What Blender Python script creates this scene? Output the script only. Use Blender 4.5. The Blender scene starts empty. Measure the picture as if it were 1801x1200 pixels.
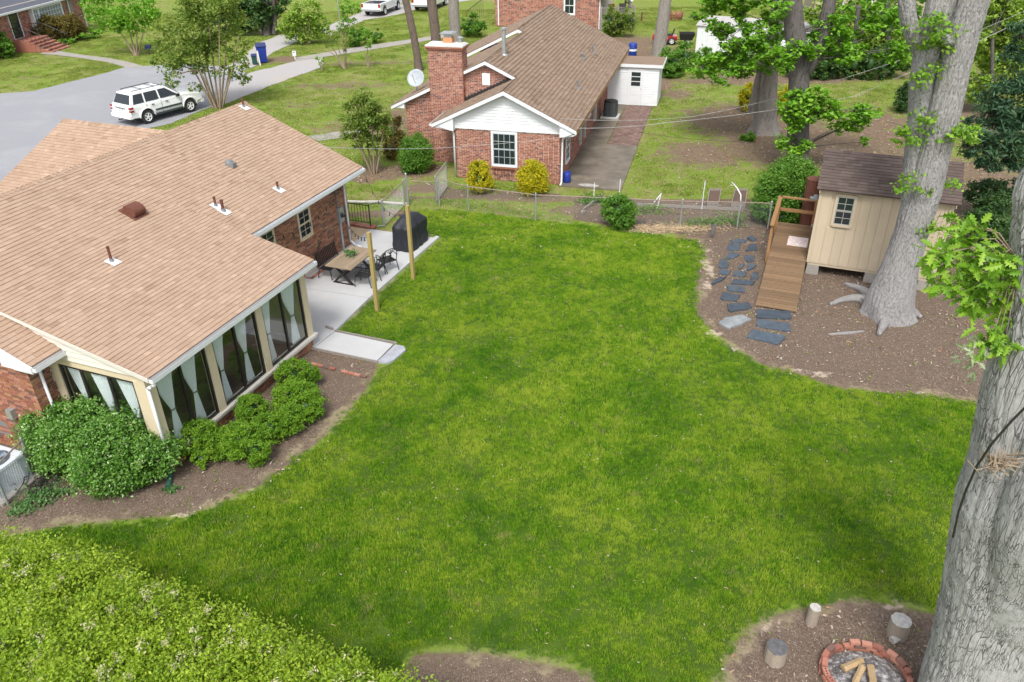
import bpy, math, random
import numpy as np
from mathutils import Matrix, Vector

random.seed(7)
rng = np.random.default_rng(7)
scene = bpy.context.scene
C = scene.collection

# ------------------------------------------------------------------ camera, sky, sun, exposure
F_PX, PITCH, ROLL, CAM_Z = 1390.0, math.radians(30.92), math.radians(-0.78), 12.0
_M = np.array([[1, 0, 0], [0, 0, -1], [0, 1, 0]], float)
_cp, _sp = math.cos(PITCH), math.sin(PITCH)
_cr, _sr = math.cos(ROLL), math.sin(ROLL)
ROT = np.array([[_cr, -_sr, 0], [_sr, _cr, 0], [0, 0, 1]]) @ np.array([[1, 0, 0], [0, _cp, -_sp], [0, _sp, _cp]]) @ _M
CAMP = np.array([0, 0, CAM_Z])
cam_data = bpy.data.cameras.new("camera")
cam = bpy.data.objects.new("camera", cam_data)
C.objects.link(cam)
cam_data.sensor_width = 36.0
cam_data.lens = F_PX / 1801.0 * 36.0
cam_data.clip_start = 0.1
cam_data.clip_end = 1500.0
m = Matrix.Identity(4)
for i in range(3):
    m[i][0] = ROT[0][i]; m[i][1] = -ROT[1][i]; m[i][2] = -ROT[2][i]; m[i][3] = CAMP[i]
cam.matrix_world = m
scene.camera = cam

SUN_EL, SUN_AZ = math.radians(55), math.radians(-170)     # azimuth clockwise from +y
world = bpy.data.worlds.new("World")
scene.world = world
world.use_nodes = True
wn = world.node_tree.nodes; wl = world.node_tree.links
sky = wn.new('ShaderNodeTexSky'); sky.sky_type = 'NISHITA'; sky.sun_disc = False
sky.sun_elevation = SUN_EL; sky.sun_rotation = SUN_AZ
sky.dust_density = 3.0; sky.ozone_density = 0.6; sky.air_density = 1.0
hs = wn.new('ShaderNodeHueSaturation'); hs.inputs['Saturation'].default_value = 0.35
bgn = wn['Background']
wl.new(sky.outputs[0], hs.inputs['Color']); wl.new(hs.outputs[0], bgn.inputs[0])
bgn.inputs[1].default_value = 0.13
sun_d = bpy.data.lights.new("sun", 'SUN')
sun_d.energy = 1.5; sun_d.angle = math.radians(14); sun_d.color = (1.0, 0.96, 0.9)
sun = bpy.data.objects.new("sun", sun_d); C.objects.link(sun)
sd_ = Vector((math.sin(SUN_AZ) * math.cos(SUN_EL), math.cos(SUN_AZ) * math.cos(SUN_EL), math.sin(SUN_EL)))
sun.rotation_euler = sd_.to_track_quat('Z', 'Y').to_euler()
scene.view_settings.view_transform = 'Standard'
scene.view_settings.look = 'None'
scene.view_settings.exposure = 0.98
scene.view_settings.gamma = 1.0
scene.cycles.max_bounces = 6
scene.cycles.transparent_max_bounces = 12

# ------------------------------------------------------------------ measuring helpers (photo pixel -> metres)
def ray(px, py): return ROT.T @ np.array([(px - 900.5) / F_PX, (py - 600) / F_PX, 1.0])
def at(px, py, z=0.0):
    d = ray(px, py); return CAMP + d * ((z - CAM_Z) / d[2])
def at_y(px, py, Y):
    d = ray(px, py); return CAMP + d * (Y / d[1])
def depth(P): return (ROT @ (np.array(P) - CAMP))[2]

# ------------------------------------------------------------------ value noise in numpy
_perm = np.random.RandomState(3).rand(64, 64, 64)
def vnoise(x, y, z=0.0):
    x, y, z = np.broadcast_arrays(np.asarray(x, float), np.asarray(y, float), np.asarray(z, float))
    xi, yi, zi = np.floor(x).astype(int), np.floor(y).astype(int), np.floor(z).astype(int)
    fx, fy, fz = x - xi, y - yi, z - zi
    fx, fy, fz = [t * t * (3 - 2 * t) for t in (fx, fy, fz)]
    r = 0
    for a in (0, 1):
        for b in (0, 1):
            for c in (0, 1):
                w = (fx if a else 1 - fx) * (fy if b else 1 - fy) * (fz if c else 1 - fz)
                r = r + w * _perm[(xi + a) % 64, (yi + b) % 64, (zi + c) % 64]
    return r * 2 - 1
def fbm(x, y, z=0.0, o=4):
    s, a, t = 0, 1, 0
    for k in range(o):
        s = s + a * vnoise(x * 2 ** k + 17 * k, y * 2 ** k + 5 * k, z * 2 ** k + 9 * k); t += a; a *= .55
    return s / t

# ------------------------------------------------------------------ objects
def tag(o, label=None, cat=None, group=None, kind=None):
    if label: o['label'] = label
    if cat: o['category'] = cat
    if group: o['group'] = group
    if kind: o['kind'] = kind
    return o
def thing(name, label, cat, loc=(0, 0, 0), rz=0.0, group=None, kind=None):
    o = bpy.data.objects.new(name, None); C.objects.link(o)
    o.empty_display_size = .3
    o.location = loc; o.rotation_euler = (0, 0, rz)
    return tag(o, label, cat, group, kind)

class MB:
    """collects polygons (each face with a tint 0..1) and links them as one mesh object"""
    def __init__(s, T=None): s.v = []; s.f = []; s.t = []; s.n = 0; s.T = T; s.arr = []
    def frame(s, o, ex, ey, ez=(0, 0, 1)):
        s.T = np.column_stack([np.array(ex, float), np.array(ey, float), np.array(ez, float), np.array(o, float)]); return s
    def add(s, vs, fs, tint=.5):
        vs = np.asarray(vs, float).reshape(-1, 3)
        if s.T is not None:
            vs = vs @ s.T[:, :3].T + s.T[:, 3]
            if np.linalg.det(s.T[:, :3]) < 0: fs = [tuple(f)[::-1] for f in fs]
        s.v.append(vs)
        for f in fs: s.f.append([i + s.n for i in f])
        s.t += [tint] * len(fs)
        s.n += len(vs); return s
    def bx(s, x0, x1, y0, y1, z0, z1, tint=.5, skip=''):
        vs = [(x0, y0, z0), (x1, y0, z0), (x1, y1, z0), (x0, y1, z0), (x0, y0, z1), (x1, y0, z1), (x1, y1, z1), (x0, y1, z1)]
        fs = {'b': (3, 2, 1, 0), 't': (4, 5, 6, 7), 'f': (0, 1, 5, 4), 'r': (1, 2, 6, 5), 'k': (2, 3, 7, 6), 'l': (3, 0, 4, 7)}
        return s.add(vs, [q for k, q in fs.items() if k not in skip], tint)
    def beam(s, a, b, w, h, up=(0, 0, 1), tint=.5):
        a, b = np.array(a, float), np.array(b, float); d = (b - a) / np.linalg.norm(b - a)
        x = np.cross(d, up); x = x / (np.linalg.norm(x) + 1e-9); y = np.cross(x, d)
        vs = [p + x * i * w / 2 + y * j * h / 2 for p in (a, b) for i, j in ((-1, -1), (1, -1), (1, 1), (-1, 1))]
        return s.add(vs, [(3, 2, 1, 0), (4, 5, 6, 7), (0, 1, 5, 4), (1, 2, 6, 5), (2, 3, 7, 6), (3, 0, 4, 7)], tint)
    def prism(s, poly, z0, z1, tint=.5):
        n = len(poly); vs = [(p[0], p[1], z0) for p in poly] + [(p[0], p[1], z1) for p in poly]
        return s.add(vs, [tuple(range(n))[::-1], tuple(range(n, 2 * n))] + [(i, (i + 1) % n, n + (i + 1) % n, n + i) for i in range(n)], tint)
    def slab(s, pts, th, tint=.5):
        pts = np.asarray(pts, float); n = len(pts); th = np.asarray(th, float)
        return s.add(np.vstack([pts, pts + th]), [tuple(range(n)), tuple(range(n, 2 * n))[::-1]] + [(i, n + i, n + (i + 1) % n, (i + 1) % n) for i in range(n)], tint)
    def tube(s, pts, r, n=8, cap=True, tint=.5):
        pts = np.asarray(pts, float); k = len(pts); r = np.broadcast_to(np.asarray(r, float), (k,))
        tg = np.gradient(pts, axis=0); tg /= np.linalg.norm(tg, axis=1)[:, None] + 1e-9
        ref = np.array([0, 0, 1.]) if abs(tg[0][2]) < .8 else np.array([1., 0, 0])
        vs = []; x = None
        for i in range(k):
            if x is None: x = np.cross(tg[i], ref)
            x = x - tg[i] * (x @ tg[i]); x /= np.linalg.norm(x) + 1e-9; y = np.cross(tg[i], x)
            for j in range(n):
                a = 2 * math.pi * j / n; vs.append(pts[i] + r[i] * (x * math.cos(a) + y * math.sin(a)))
        fs = [(i * n + j, i * n + (j + 1) % n, (i + 1) * n + (j + 1) % n, (i + 1) * n + j) for i in range(k - 1) for j in range(n)]
        if cap: fs += [tuple(range(n))[::-1], tuple(range((k - 1) * n, k * n))]
        return s.add(vs, fs, tint)
    def lathe(s, prof, c=(0, 0, 0), n=16, tint=.5, cap=True):
        vs = [(c[0] + r * math.cos(2 * math.pi * j / n), c[1] + r * math.sin(2 * math.pi * j / n), c[2] + z) for r, z in prof for j in range(n)]
        k = len(prof)
        fs = [(i * n + j, i * n + (j + 1) % n, (i + 1) * n + (j + 1) % n, (i + 1) * n + j) for i in range(k - 1) for j in range(n)]
        if cap: fs += [tuple(range(n))[::-1], tuple(range((k - 1) * n, k * n))]
        return s.add(vs, fs, tint)
    def mesh(s, name, mt, smooth=False):
        v = np.vstack(s.v) if s.v else np.zeros((0, 3))
        me = bpy.data.meshes.new(name)
        ln = np.array([len(f) for f in s.f], np.int32)
        me.vertices.add(len(v)); me.vertices.foreach_set('co', v.astype(np.float32).ravel())
        idx = np.fromiter((i for f in s.f for i in f), np.int32)
        me.loops.add(len(idx)); me.loops.foreach_set('vertex_index', idx)
        me.polygons.add(len(ln)); me.polygons.foreach_set('loop_start', np.concatenate([[0], np.cumsum(ln)[:-1]]).astype(np.int32) if len(ln) else [])
        me.update(calc_edges=True)
        at_ = me.attributes.new('tint', 'FLOAT', 'FACE'); at_.data.foreach_set('value', np.array(s.t, np.float32))
        me.polygons.foreach_set('use_smooth', [smooth] * len(ln))
        me.materials.append(mt); me.validate(); return me
    def build(s, name, mt, parent=None, smooth=False, kind=None):
        o = bpy.data.objects.new(name, s.mesh(name, mt, smooth)); C.objects.link(o)
        if parent is not None: o.parent = parent
        if kind: o['kind'] = kind
        return o
def fast_mesh(name, v, f, tint, mt, parent=None, smooth=False, kind=None):
    """v (n,3), f (m,k) numpy; tint per face"""
    me = bpy.data.meshes.new(name); k = f.shape[1]
    me.vertices.add(len(v)); me.vertices.foreach_set('co', v.astype(np.float32).ravel())
    me.loops.add(f.size); me.loops.foreach_set('vertex_index', f.astype(np.int32).ravel())
    me.polygons.add(len(f)); me.polygons.foreach_set('loop_start', (np.arange(len(f)) * k).astype(np.int32))
    me.update(calc_edges=True)
    a = me.attributes.new('tint', 'FLOAT', 'FACE'); a.data.foreach_set('value', np.asarray(tint, np.float32))
    me.polygons.foreach_set('use_smooth', np.full(len(f), smooth))
    me.materials.append(mt)
    o = bpy.data.objects.new(name, me); C.objects.link(o)
    if parent is not None: o.parent = parent
    if kind: o['kind'] = kind
    return o
def copy_tree(o, parent=None):
    c = o.copy(); C.objects.link(c)
    if parent is not None: c.parent = parent
    for ch in [x for x in C.objects if x.parent == o]: copy_tree(ch, c)
    return c

# ------------------------------------------------------------------ materials
class NT:
    def __init__(s, name):
        s.m = bpy.data.materials.new(name); s.m.use_nodes = True
        s.t = s.m.node_tree; s.N = s.t.nodes; s.L = s.t.links; s.b = s.N['Principled BSDF']
        s.geo = s.N.new('ShaderNodeNewGeometry')
    def noise(s, scale, detail=4, rough=.6, vec=None, stretch=None):
        n = s.N.new('ShaderNodeTexNoise'); n.inputs['Scale'].default_value = scale; n.inputs['Detail'].default_value = detail
        n.inputs['Roughness'].default_value = rough
        v = vec or s.geo.outputs['Position']
        if stretch:
            mp = s.N.new('ShaderNodeMapping'); mp.inputs['Scale'].default_value = stretch; s.L.new(v, mp.inputs[0]); v = mp.outputs[0]
        s.L.new(v, n.inputs['Vector']); return n.outputs['Fac']
    def voro(s, scale, out='Distance', feature='F1', stretch=None):
        n = s.N.new('ShaderNodeTexVoronoi'); n.inputs['Scale'].default_value = scale; n.feature = feature
        v = s.geo.outputs['Position']
        if stretch:
            mp = s.N.new('ShaderNodeMapping'); mp.inputs['Scale'].default_value = stretch; s.L.new(v, mp.inputs[0]); v = mp.outputs[0]
        s.L.new(v, n.inputs['Vector']); return n.outputs[out]
    def ramp(s, fac, stops):
        r = s.N.new('ShaderNodeValToRGB'); e = r.color_ramp.elements
        while len(e) < len(stops): e.new(.5)
        for i, (p, c) in enumerate(stops):
            e[i].position = p; e[i].color = (*c, 1) if len(c) == 3 else c
        s.L.new(fac, r.inputs[0]); return r.outputs[0]
    def attr(s, name='tint'):
        a = s.N.new('ShaderNodeAttribute'); a.attribute_name = name; return a.outputs['Fac']
    def math(s, op, a, b=None, clamp=False):
        n = s.N.new('ShaderNodeMath'); n.operation = op; n.use_clamp = clamp
        for i, x in enumerate((a, b)):
            if x is None: continue
            if isinstance(x, (int, float)): n.inputs[i].default_value = x
            else: s.L.new(x, n.inputs[i])
        return n.outputs[0]
    def sstep(s, x, lo, hi):
        n = s.N.new('ShaderNodeMapRange'); n.interpolation_type = 'SMOOTHSTEP'
        n.inputs[1].default_value = lo; n.inputs[2].default_value = hi; s.L.new(x, n.inputs[0]); return n.outputs[0]
    def mix(s, fac, a, b, mode='MIX'):
        n = s.N.new('ShaderNodeMix'); n.data_type = 'RGBA'; n.blend_type = mode
        for i, x in ((0, fac), (6, a), (7, b)):
            if isinstance(x, (int, float)): n.inputs[i].default_value = x
            elif isinstance(x, tuple): n.inputs[i].default_value = (*x, 1) if len(x) == 3 else x
            else: s.L.new(x, n.inputs[i])
        return n.outputs[2]
    def col(s, c):
        if isinstance(c, tuple): s.b.inputs['Base Color'].default_value = (*c, 1)
        else: s.L.new(c, s.b.inputs['Base Color'])
        return s
    def bump(s, h, strength=.3, dist=.02):
        n = s.N.new('ShaderNodeBump'); n.inputs['Strength'].default_value = strength; n.inputs['Distance'].default_value = dist
        s.L.new(h, n.inputs['Height']); s.L.new(n.outputs[0], s.b.inputs['Normal']); return s
    def set(s, **k):
        for n, v in k.items(): s.b.inputs[{'rough': 'Roughness', 'metal': 'Metallic', 'spec': 'Specular IOR Level', 'coat': 'Coat Weight'}[n]].default_value = v
        return s
def mk(name, base, rough=.7, metal=0., var=.12, scale=6., tint=0., bump=0., bscale=60., dark=None, dirt=0., stretch=None, spec=.5, coat=0.):
    """plain material: base colour with noise variation, per-piece tint and fine relief"""
    n = NT(name); b = np.array(base)
    c = n.ramp(n.noise(scale, 5, .65, stretch=stretch), [(.3, tuple(b * (1 - var))), (.7, tuple(np.minimum(b * (1 + var), 1)))])
    if tint:
        t = n.ramp(n.attr(), [(0, (1 - tint,) * 3), (1, (1 + tint,) * 3)])
        c = n.mix(1.0, c, t, 'MULTIPLY')
    if dirt:
        c = n.mix(n.math('MULTIPLY', n.sstep(n.noise(scale * .35, 6, .7), .5, .75), dirt), c, dark or tuple(b * .5))
    n.col(c).set(rough=rough, metal=metal, spec=spec, coat=coat)
    if bump: n.bump(n.noise(bscale, 4, .6, stretch=stretch), bump, .02)
    return n.m
def brick_mat(name, stops, bump=.35):
    n = NT(name)
    c = n.ramp(n.attr(), stops)
    n.N[-1].color_ramp.interpolation = 'LINEAR'
    c = n.mix(.35, c, n.ramp(n.noise(22, 5, .7), [(.3, (.16, .06, .045)), (.7, (.62, .42, .36))]), 'SOFT_LIGHT')
    c = n.mix(n.math('MULTIPLY', n.sstep(n.noise(1.1, 6, .7), .52, .8), .35), c, (.33, .27, .22))
    n.col(c).set(rough=.88).bump(n.noise(70, 4, .6), bump, .01); return n.m
M = {}
M['brick'] = brick_mat('brick', [(0, (.16, .10, .09)), (.06, (.18, .09, .075)), (.12, (.25, .105, .075)), (.5, (.325, .145, .098)), (.8, (.38, .185, .13)), (1, (.44, .26, .19))])
M['brick2'] = brick_mat('brick_tan', [(0, (.14, .10, .09)), (.12, (.17, .10, .08)), (.2, (.27, .11, .08)), (.6, (.35, .155, .11)), (1, (.42, .22, .16))])
M['brick_near'] = brick_mat('brick_brown', [(0, (.11, .08, .06)), (.15, (.16, .09, .06)), (.28, (.26, .115, .07)), (.65, (.34, .16, .09)), (1, (.38, .23, .13))])
M['mortar'] = mk('mortar', (.62, .55, .48), .95, var=.15, scale=9, bump=.2)
M['conc'] = mk('pale_concrete', (.43, .435, .44), .85, var=.06, scale=1.2, bump=.08, dirt=.4, dark=(.38, .375, .36))
M['conc2'] = mk('weathered_concrete', (.30, .28, .25), .9, var=.12, scale=2, bump=.2, dirt=.5, dark=(.2, .18, .15))
M['white'] = mk('white_paint', (.68, .70, .72), .5, var=.03, scale=3, dirt=.12, dark=(.55, .53, .5))
M['cream'] = mk('cream_paint', (.60, .51, .36), .55, var=.04, scale=3, tint=.04)
M['cream_w'] = mk('off_white_siding', (.62, .59, .53), .55, var=.04, scale=3, tint=.04)
M['shedw'] = mk('beige_painted_siding', (.49, .405, .295), .6, var=.04, scale=2, tint=.05, dirt=.15, dark=(.42, .34, .24))
M['black'] = mk('black_metal', (.025, .024, .024), .45, metal=.3, var=.2, scale=20)
M['bronze'] = mk('dark_bronze_frame', (.045, .04, .036), .4, metal=.5, var=.2)
M['galv'] = mk('galvanised_steel', (.42, .44, .45), .45, metal=.6, var=.18, scale=12)
M['rustst'] = mk('rusty_galvanised_rail', (.28, .22, .18), .7, metal=.3, var=.3, scale=15)
M['rust'] = mk('rust', (.13, .045, .028), .8, var=.3, scale=20, bump=.2)
M['flash'] = mk('pale_flashing', (.72, .73, .74), .5, var=.06)
M['lead'] = mk('lead_boot', (.18, .19, .20), .6, var=.15)
M['terra'] = mk('terracotta', (.55, .24, .12), .8, var=.12)
M['rubber'] = mk('tyre_rubber', (.022, .022, .023), .8, var=.2)
M['cable_w'] = mk('cable_pale', (.40, .41, .42), .6, var=.4, scale=8)
M['cable_b'] = mk('cable_black', (.02, .02, .02), .6)
M['green_pl'] = mk('green_plastic', (.015, .07, .055), .5)
M['blue_pl'] = mk('blue_plastic', (.012, .035, .26), .4)
M['navy_pl'] = mk('navy_plastic', (.012, .02, .11), .45)
M['red_p'] = mk('red_paint', (.35, .012, .015), .35, coat=.5)
M['carw'] = mk('white_car_paint', (.78, .79, .80), .25, var=.01, coat=.6)
M['slate'] = mk('slate', (.052, .070, .092), .75, var=.28, scale=5, tint=.2, bump=.3, bscale=25, dirt=.35, dark=(.15, .16, .16))
M['slate_lt'] = mk('pale_slate', (.22, .24, .25), .8, var=.3, scale=5, bump=.4, bscale=20)
def glass_dark(name, base, r=.06):
    n = NT(name); n.col(base).set(rough=r, spec=.7); return n.m
M['gl_dark'] = glass_dark('window_glass', (.02, .028, .032))
def glass_clear(name):
    n = NT(name); t = n.N.new('ShaderNodeBsdfTransparent'); g = n.N.new('ShaderNodeBsdfGlossy'); g.inputs['Roughness'].default_value = .02
    t.inputs[0].default_value = (.93, .96, .96, 1)
    f = n.N.new('ShaderNodeLayerWeight'); f.inputs['Blend'].default_value = .5; mx = n.N.new('ShaderNodeMixShader')
    n.L.new(n.math('ADD', n.math('MULTIPLY', n.math('POWER', f.outputs['Facing'], 4.0), .75), .07, True), mx.inputs[0]); n.L.new(t.outputs[0], mx.inputs[1]); n.L.new(g.outputs[0], mx.inputs[2])
    n.L.new(mx.outputs[0], n.N['Material Output'].inputs[0]); return n.m
M['glass'] = glass_clear('clear_glass')
def cloth(name, base):
    n = NT(name); n.col(n.ramp(n.noise(30, 3, .6, stretch=(1, 1, .1)), [(.3, tuple(np.array(base) * .9)), (.7, base)])).set(rough=.9)
    tr = n.N.new('ShaderNodeBsdfTranslucent'); tr.inputs[0].default_value = (*base, 1); mx = n.N.new('ShaderNodeMixShader'); mx.inputs[0].default_value = .12
    n.L.new(n.b.outputs[0], mx.inputs[1]); n.L.new(tr.outputs[0], mx.inputs[2]); n.L.new(mx.outputs[0], n.N['Material Output'].inputs[0]); return n.m
M['curtain'] = cloth('sheer_curtain', (.95, .96, .97))
def shingle_mat(name, c0, c1, c2, streak=.0):
    n = NT(name)
    c = n.ramp(n.attr(), [(0, c0), (.3, c1), (.75, c2), (1, tuple(np.array(c2) * 1.12))])
    g = n.ramp(n.noise(130, 3, .7), [(.3, (.72, .72, .72)), (.7, (1.25, 1.25, 1.25))])
    c = n.mix(.8, c, g, 'MULTIPLY')
    c = n.mix(n.math('MULTIPLY', n.sstep(n.noise(.7, 6, .65), .45, .75), .35), c, tuple(np.array(c0) * .9))
    n.col(c).set(rough=.95, spec=.2).bump(n.noise(160, 2, .6), .25, .006); return n.m
M['sh_tan'] = shingle_mat('tan_shingle', (.285, .193, .135), (.355, .246, .176), (.395, .283, .208))
M['sh_brn'] = shingle_mat('brown_shingle', (.165, .118, .084), (.215, .155, .112), (.255, .187, .138))
M['sh_dk'] = shingle_mat('dark_brown_shingle', (.065, .049, .043), (.092, .069, .060), (.12, .092, .082))
M['sh_gray'] = mk('grey_roof', (.09, .095, .12), .9, var=.2, scale=8, bump=.3)
def wood_mat(name, base, var=.25, sc=(1, 1, 1), rough=.8, tint=.15):
    n = NT(name); b = np.array(base)
    c = n.ramp(n.noise(14, 6, .7, stretch=sc), [(.25, tuple(b * (1 - var))), (.5, tuple(b)), (.78, tuple(np.minimum(b * (1 + var), 1)))])
    c = n.mix(1.0, c, n.ramp(n.attr(), [(0, (1 - tint,) * 3), (1, (1 + tint,) * 3)]), 'MULTIPLY')
    n.col(c).set(rough=rough).bump(n.noise(30, 5, .7, stretch=sc), .3, .01); return n.m
M['deckw'] = wood_mat('brown_stained_deck', (.175, .11, .06), .3, (.6, 4, 3), tint=.22)
M['railw'] = wood_mat('warm_stained_rail', (.29, .155, .065), .2)
M['postw'] = wood_mat('treated_pine', (.33, .255, .09), .15, (4, 4, .4))
M['tablew'] = wood_mat('weathered_table_boards', (.27, .205, .14), .25, (3, 1, 1))
M['grayw'] = wood_mat('grey_weathered_timber', (.25, .225, .20), .25)
M['logw'] = wood_mat('split_firewood', (.34, .24, .13), .25, (2, 2, 1))
M['logend'] = mk('sawn_log_top', (.42, .40, .37), .9, var=.3, scale=14, bump=.4)
M['stumpdk'] = mk('dark_sawn_top', (.10, .10, .105), .9, var=.35, scale=14, bump=.4)
M['stumpb'] = wood_mat('stump_bark', (.30, .25, .20), .35, (6, 6, .8))
M['straw'] = mk('straw', (.47, .36, .22), .95, var=.2, tint=.4)

def bark_mat(name, dk, lt, fs=9., zs=.16, st=.9, dist=.03):
    n = NT(name)
    a = n.noise(fs, 6, .7, stretch=(1, 1, zs)); b = n.noise(fs * 1.6, 3, .55, stretch=(1, 1, zs * .8))
    e = n.sstep(n.math('ABSOLUTE', n.math('SUBTRACT', b, .5)), .0, .05)
    e = n.math('MAXIMUM', e, n.sstep(n.noise(fs * .9, 3, .6, stretch=(1, 1, .5)), .45, .62))
    h = n.math('ADD', n.math('MULTIPLY', e, .45), n.math('MULTIPLY', a, .85))
    c = n.ramp(h, [(.25, dk), (.62, tuple(np.array(lt) * .8)), (1., lt)])
    c = n.mix(n.math('MULTIPLY', n.sstep(n.noise(1.3, 5, .7), .5, .72), .4), c, tuple(np.array(lt) * np.array([1.05, 1.08, 1.0])))
    n.col(c).set(rough=.95, spec=.15).bump(h, st, dist); return n.m
M['bark'] = bark_mat('oak_bark', (.075, .07, .068), (.36, .348, .345), 26, .22, 1.0, .03)
M['bark2'] = bark_mat('near_oak_bark', (.10, .095, .093), (.33, .32, .325), 15, .13, 1.0, .035)
def bark_plates(name, dk, lt):
    n = NT(name); nv = n.N.new('ShaderNodeTexNoise'); nv.inputs['Scale'].default_value = 1.8; nv.inputs['Detail'].default_value = 2
    mp = n.N.new('ShaderNodeMapping'); mp.inputs['Scale'].default_value = (1, 1, .10); n.L.new(n.geo.outputs['Position'], mp.inputs[0])
    vm = n.N.new('ShaderNodeVectorMath'); vm.operation = 'MULTIPLY_ADD'; n.L.new(n.geo.outputs['Position'], nv.inputs['Vector']); n.L.new(nv.outputs['Color'], vm.inputs[0]); vm.inputs[1].default_value = (.12, .12, .0); n.L.new(mp.outputs[0], vm.inputs[2])
    def vo(sc):
        v = n.N.new('ShaderNodeTexVoronoi'); v.feature = 'DISTANCE_TO_EDGE'; v.inputs['Scale'].default_value = sc; n.L.new(vm.outputs[0], v.inputs['Vector']); return v.outputs['Distance']
    e1 = n.sstep(vo(15), .0, .05); e2 = n.sstep(vo(36), .0, .08)
    gate = n.sstep(n.noise(2.0, 4, .6), .42, .60); a = n.noise(26, 6, .75, stretch=(1, 1, .3))
    e1 = n.math('MAXIMUM', e1, n.math('SUBTRACT', 1.0, n.math('MULTIPLY', gate, .95))); e2 = n.math('MAXIMUM', e2, n.sstep(n.noise(4, 4, .6), .38, .56))
    h = n.math('ADD', n.math('MULTIPLY', n.math('MULTIPLY', e1, e2), .55), n.math('MULTIPLY', a, .5))
    c = n.ramp(h, [(.15, dk), (.55, tuple(np.array(lt) * .72)), (.85, lt)])
    c = n.mix(n.math('MULTIPLY', n.sstep(n.noise(1.1, 6, .7), .45, .7), .5), c, tuple(np.array(lt) * np.array([1.15, 1.17, 1.18])))
    c = n.mix(n.math('MULTIPLY', n.sstep(n.noise(.9, 5, .7, stretch=(1, 1, .5)), .55, .75), .45), c, tuple(np.array(lt) * .5))
    n.col(c).set(rough=.95, spec=.15).bump(h, 1.0, .035); return n.m
M['bark2'] = bark_plates('near_oak_bark', (.07, .065, .063), (.40, .392, .40))
M['bark_dk'] = bark_mat('dark_bark', (.03, .026, .025), (.14, .125, .12), 9, .2)
M['bark_pine'] = bark_mat('pine_bark', (.04, .03, .026), (.17, .13, .11), 7, .3)
M['bark_gray'] = bark_mat('grey_bark', (.10, .09, .08), (.29, .26, .235), 9, .15)
M['bark_myr'] = bark_mat('smooth_brown_bark', (.11, .085, .06), (.30, .235, .17), 7, .12, .3, .01)

def leaf_mat(name, dark, mid, light, trans=.35, rough=.5, pos=1.2, spec=.35):
    n = NT(name)
    f = n.math('ADD', n.math('MULTIPLY', n.attr(), .8), n.math('MULTIPLY', n.noise(pos, 3, .6), .3))
    c = n.ramp(f, [(.1, dark), (.5, mid), (.95, light)])
    n.col(c).set(rough=rough, spec=spec)
    tr = n.N.new('ShaderNodeBsdfTranslucent'); mx = n.N.new('ShaderNodeMixShader'); mx.inputs[0].default_value = trans
    tc = n.mix(1.0, c, (1.3, 1.35, .55), 'MULTIPLY'); n.L.new(tc, tr.inputs[0])
    n.L.new(n.b.outputs[0], mx.inputs[1]); n.L.new(tr.outputs[0], mx.inputs[2]); n.L.new(mx.outputs[0], n.N['Material Output'].inputs[0]); return n.m
M['lf_oak'] = leaf_mat('oak_leaves', (.09, .20, .014), (.17, .34, .025), (.29, .46, .05))
M['lf_tulip'] = leaf_mat('fresh_green_leaves', (.08, .21, .016), (.15, .34, .022), (.26, .46, .05))
M['lf_back'] = leaf_mat('yellow_green_leaves', (.11, .21, .02), (.21, .34, .04), (.36, .46, .10))
M['lf_myr'] = leaf_mat('crape_myrtle_leaves', (.08, .155, .02), (.15, .235, .035), (.27, .31, .07))
M['lf_box'] = leaf_mat('boxwood_leaves', (.06, .155, .010), (.135, .28, .014), (.24, .38, .03))
M['lf_big'] = leaf_mat('glossy_shrub_leaves', (.035, .115, .012), (.095, .235, .02), (.23, .40, .09), .2, .35, spec=.6)
M['lf_hedge'] = leaf_mat('privet_leaves', (.085, .165, .010), (.23, .355, .018), (.40, .49, .05))
M['lf_bloom'] = leaf_mat('privet_blossom', (.26, .27, .12), (.42, .42, .22), (.60, .58, .38), .2, .8)
M['lf_yel'] = leaf_mat('golden_shrub_leaves', (.16, .22, .01), (.42, .40, .01), (.70, .55, .015))
M['lf_rust'] = leaf_mat('reddish_shrub_leaves', (.07, .055, .015), (.15, .12, .03), (.24, .19, .04))
M['lf_pine'] = leaf_mat('pine_needles', (.016, .05, .022), (.035, .09, .04), (.08, .15, .06), .1)
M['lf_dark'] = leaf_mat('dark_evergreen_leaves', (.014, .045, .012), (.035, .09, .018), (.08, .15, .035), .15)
M['lf_mid'] = leaf_mat('mid_green_leaves', (.045, .13, .015), (.10, .235, .022), (.19, .33, .05))
M['lf_crepe2'] = leaf_mat('leafy_ground_plant', (.04, .12, .03), (.09, .2, .06), (.2, .32, .12))

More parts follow.
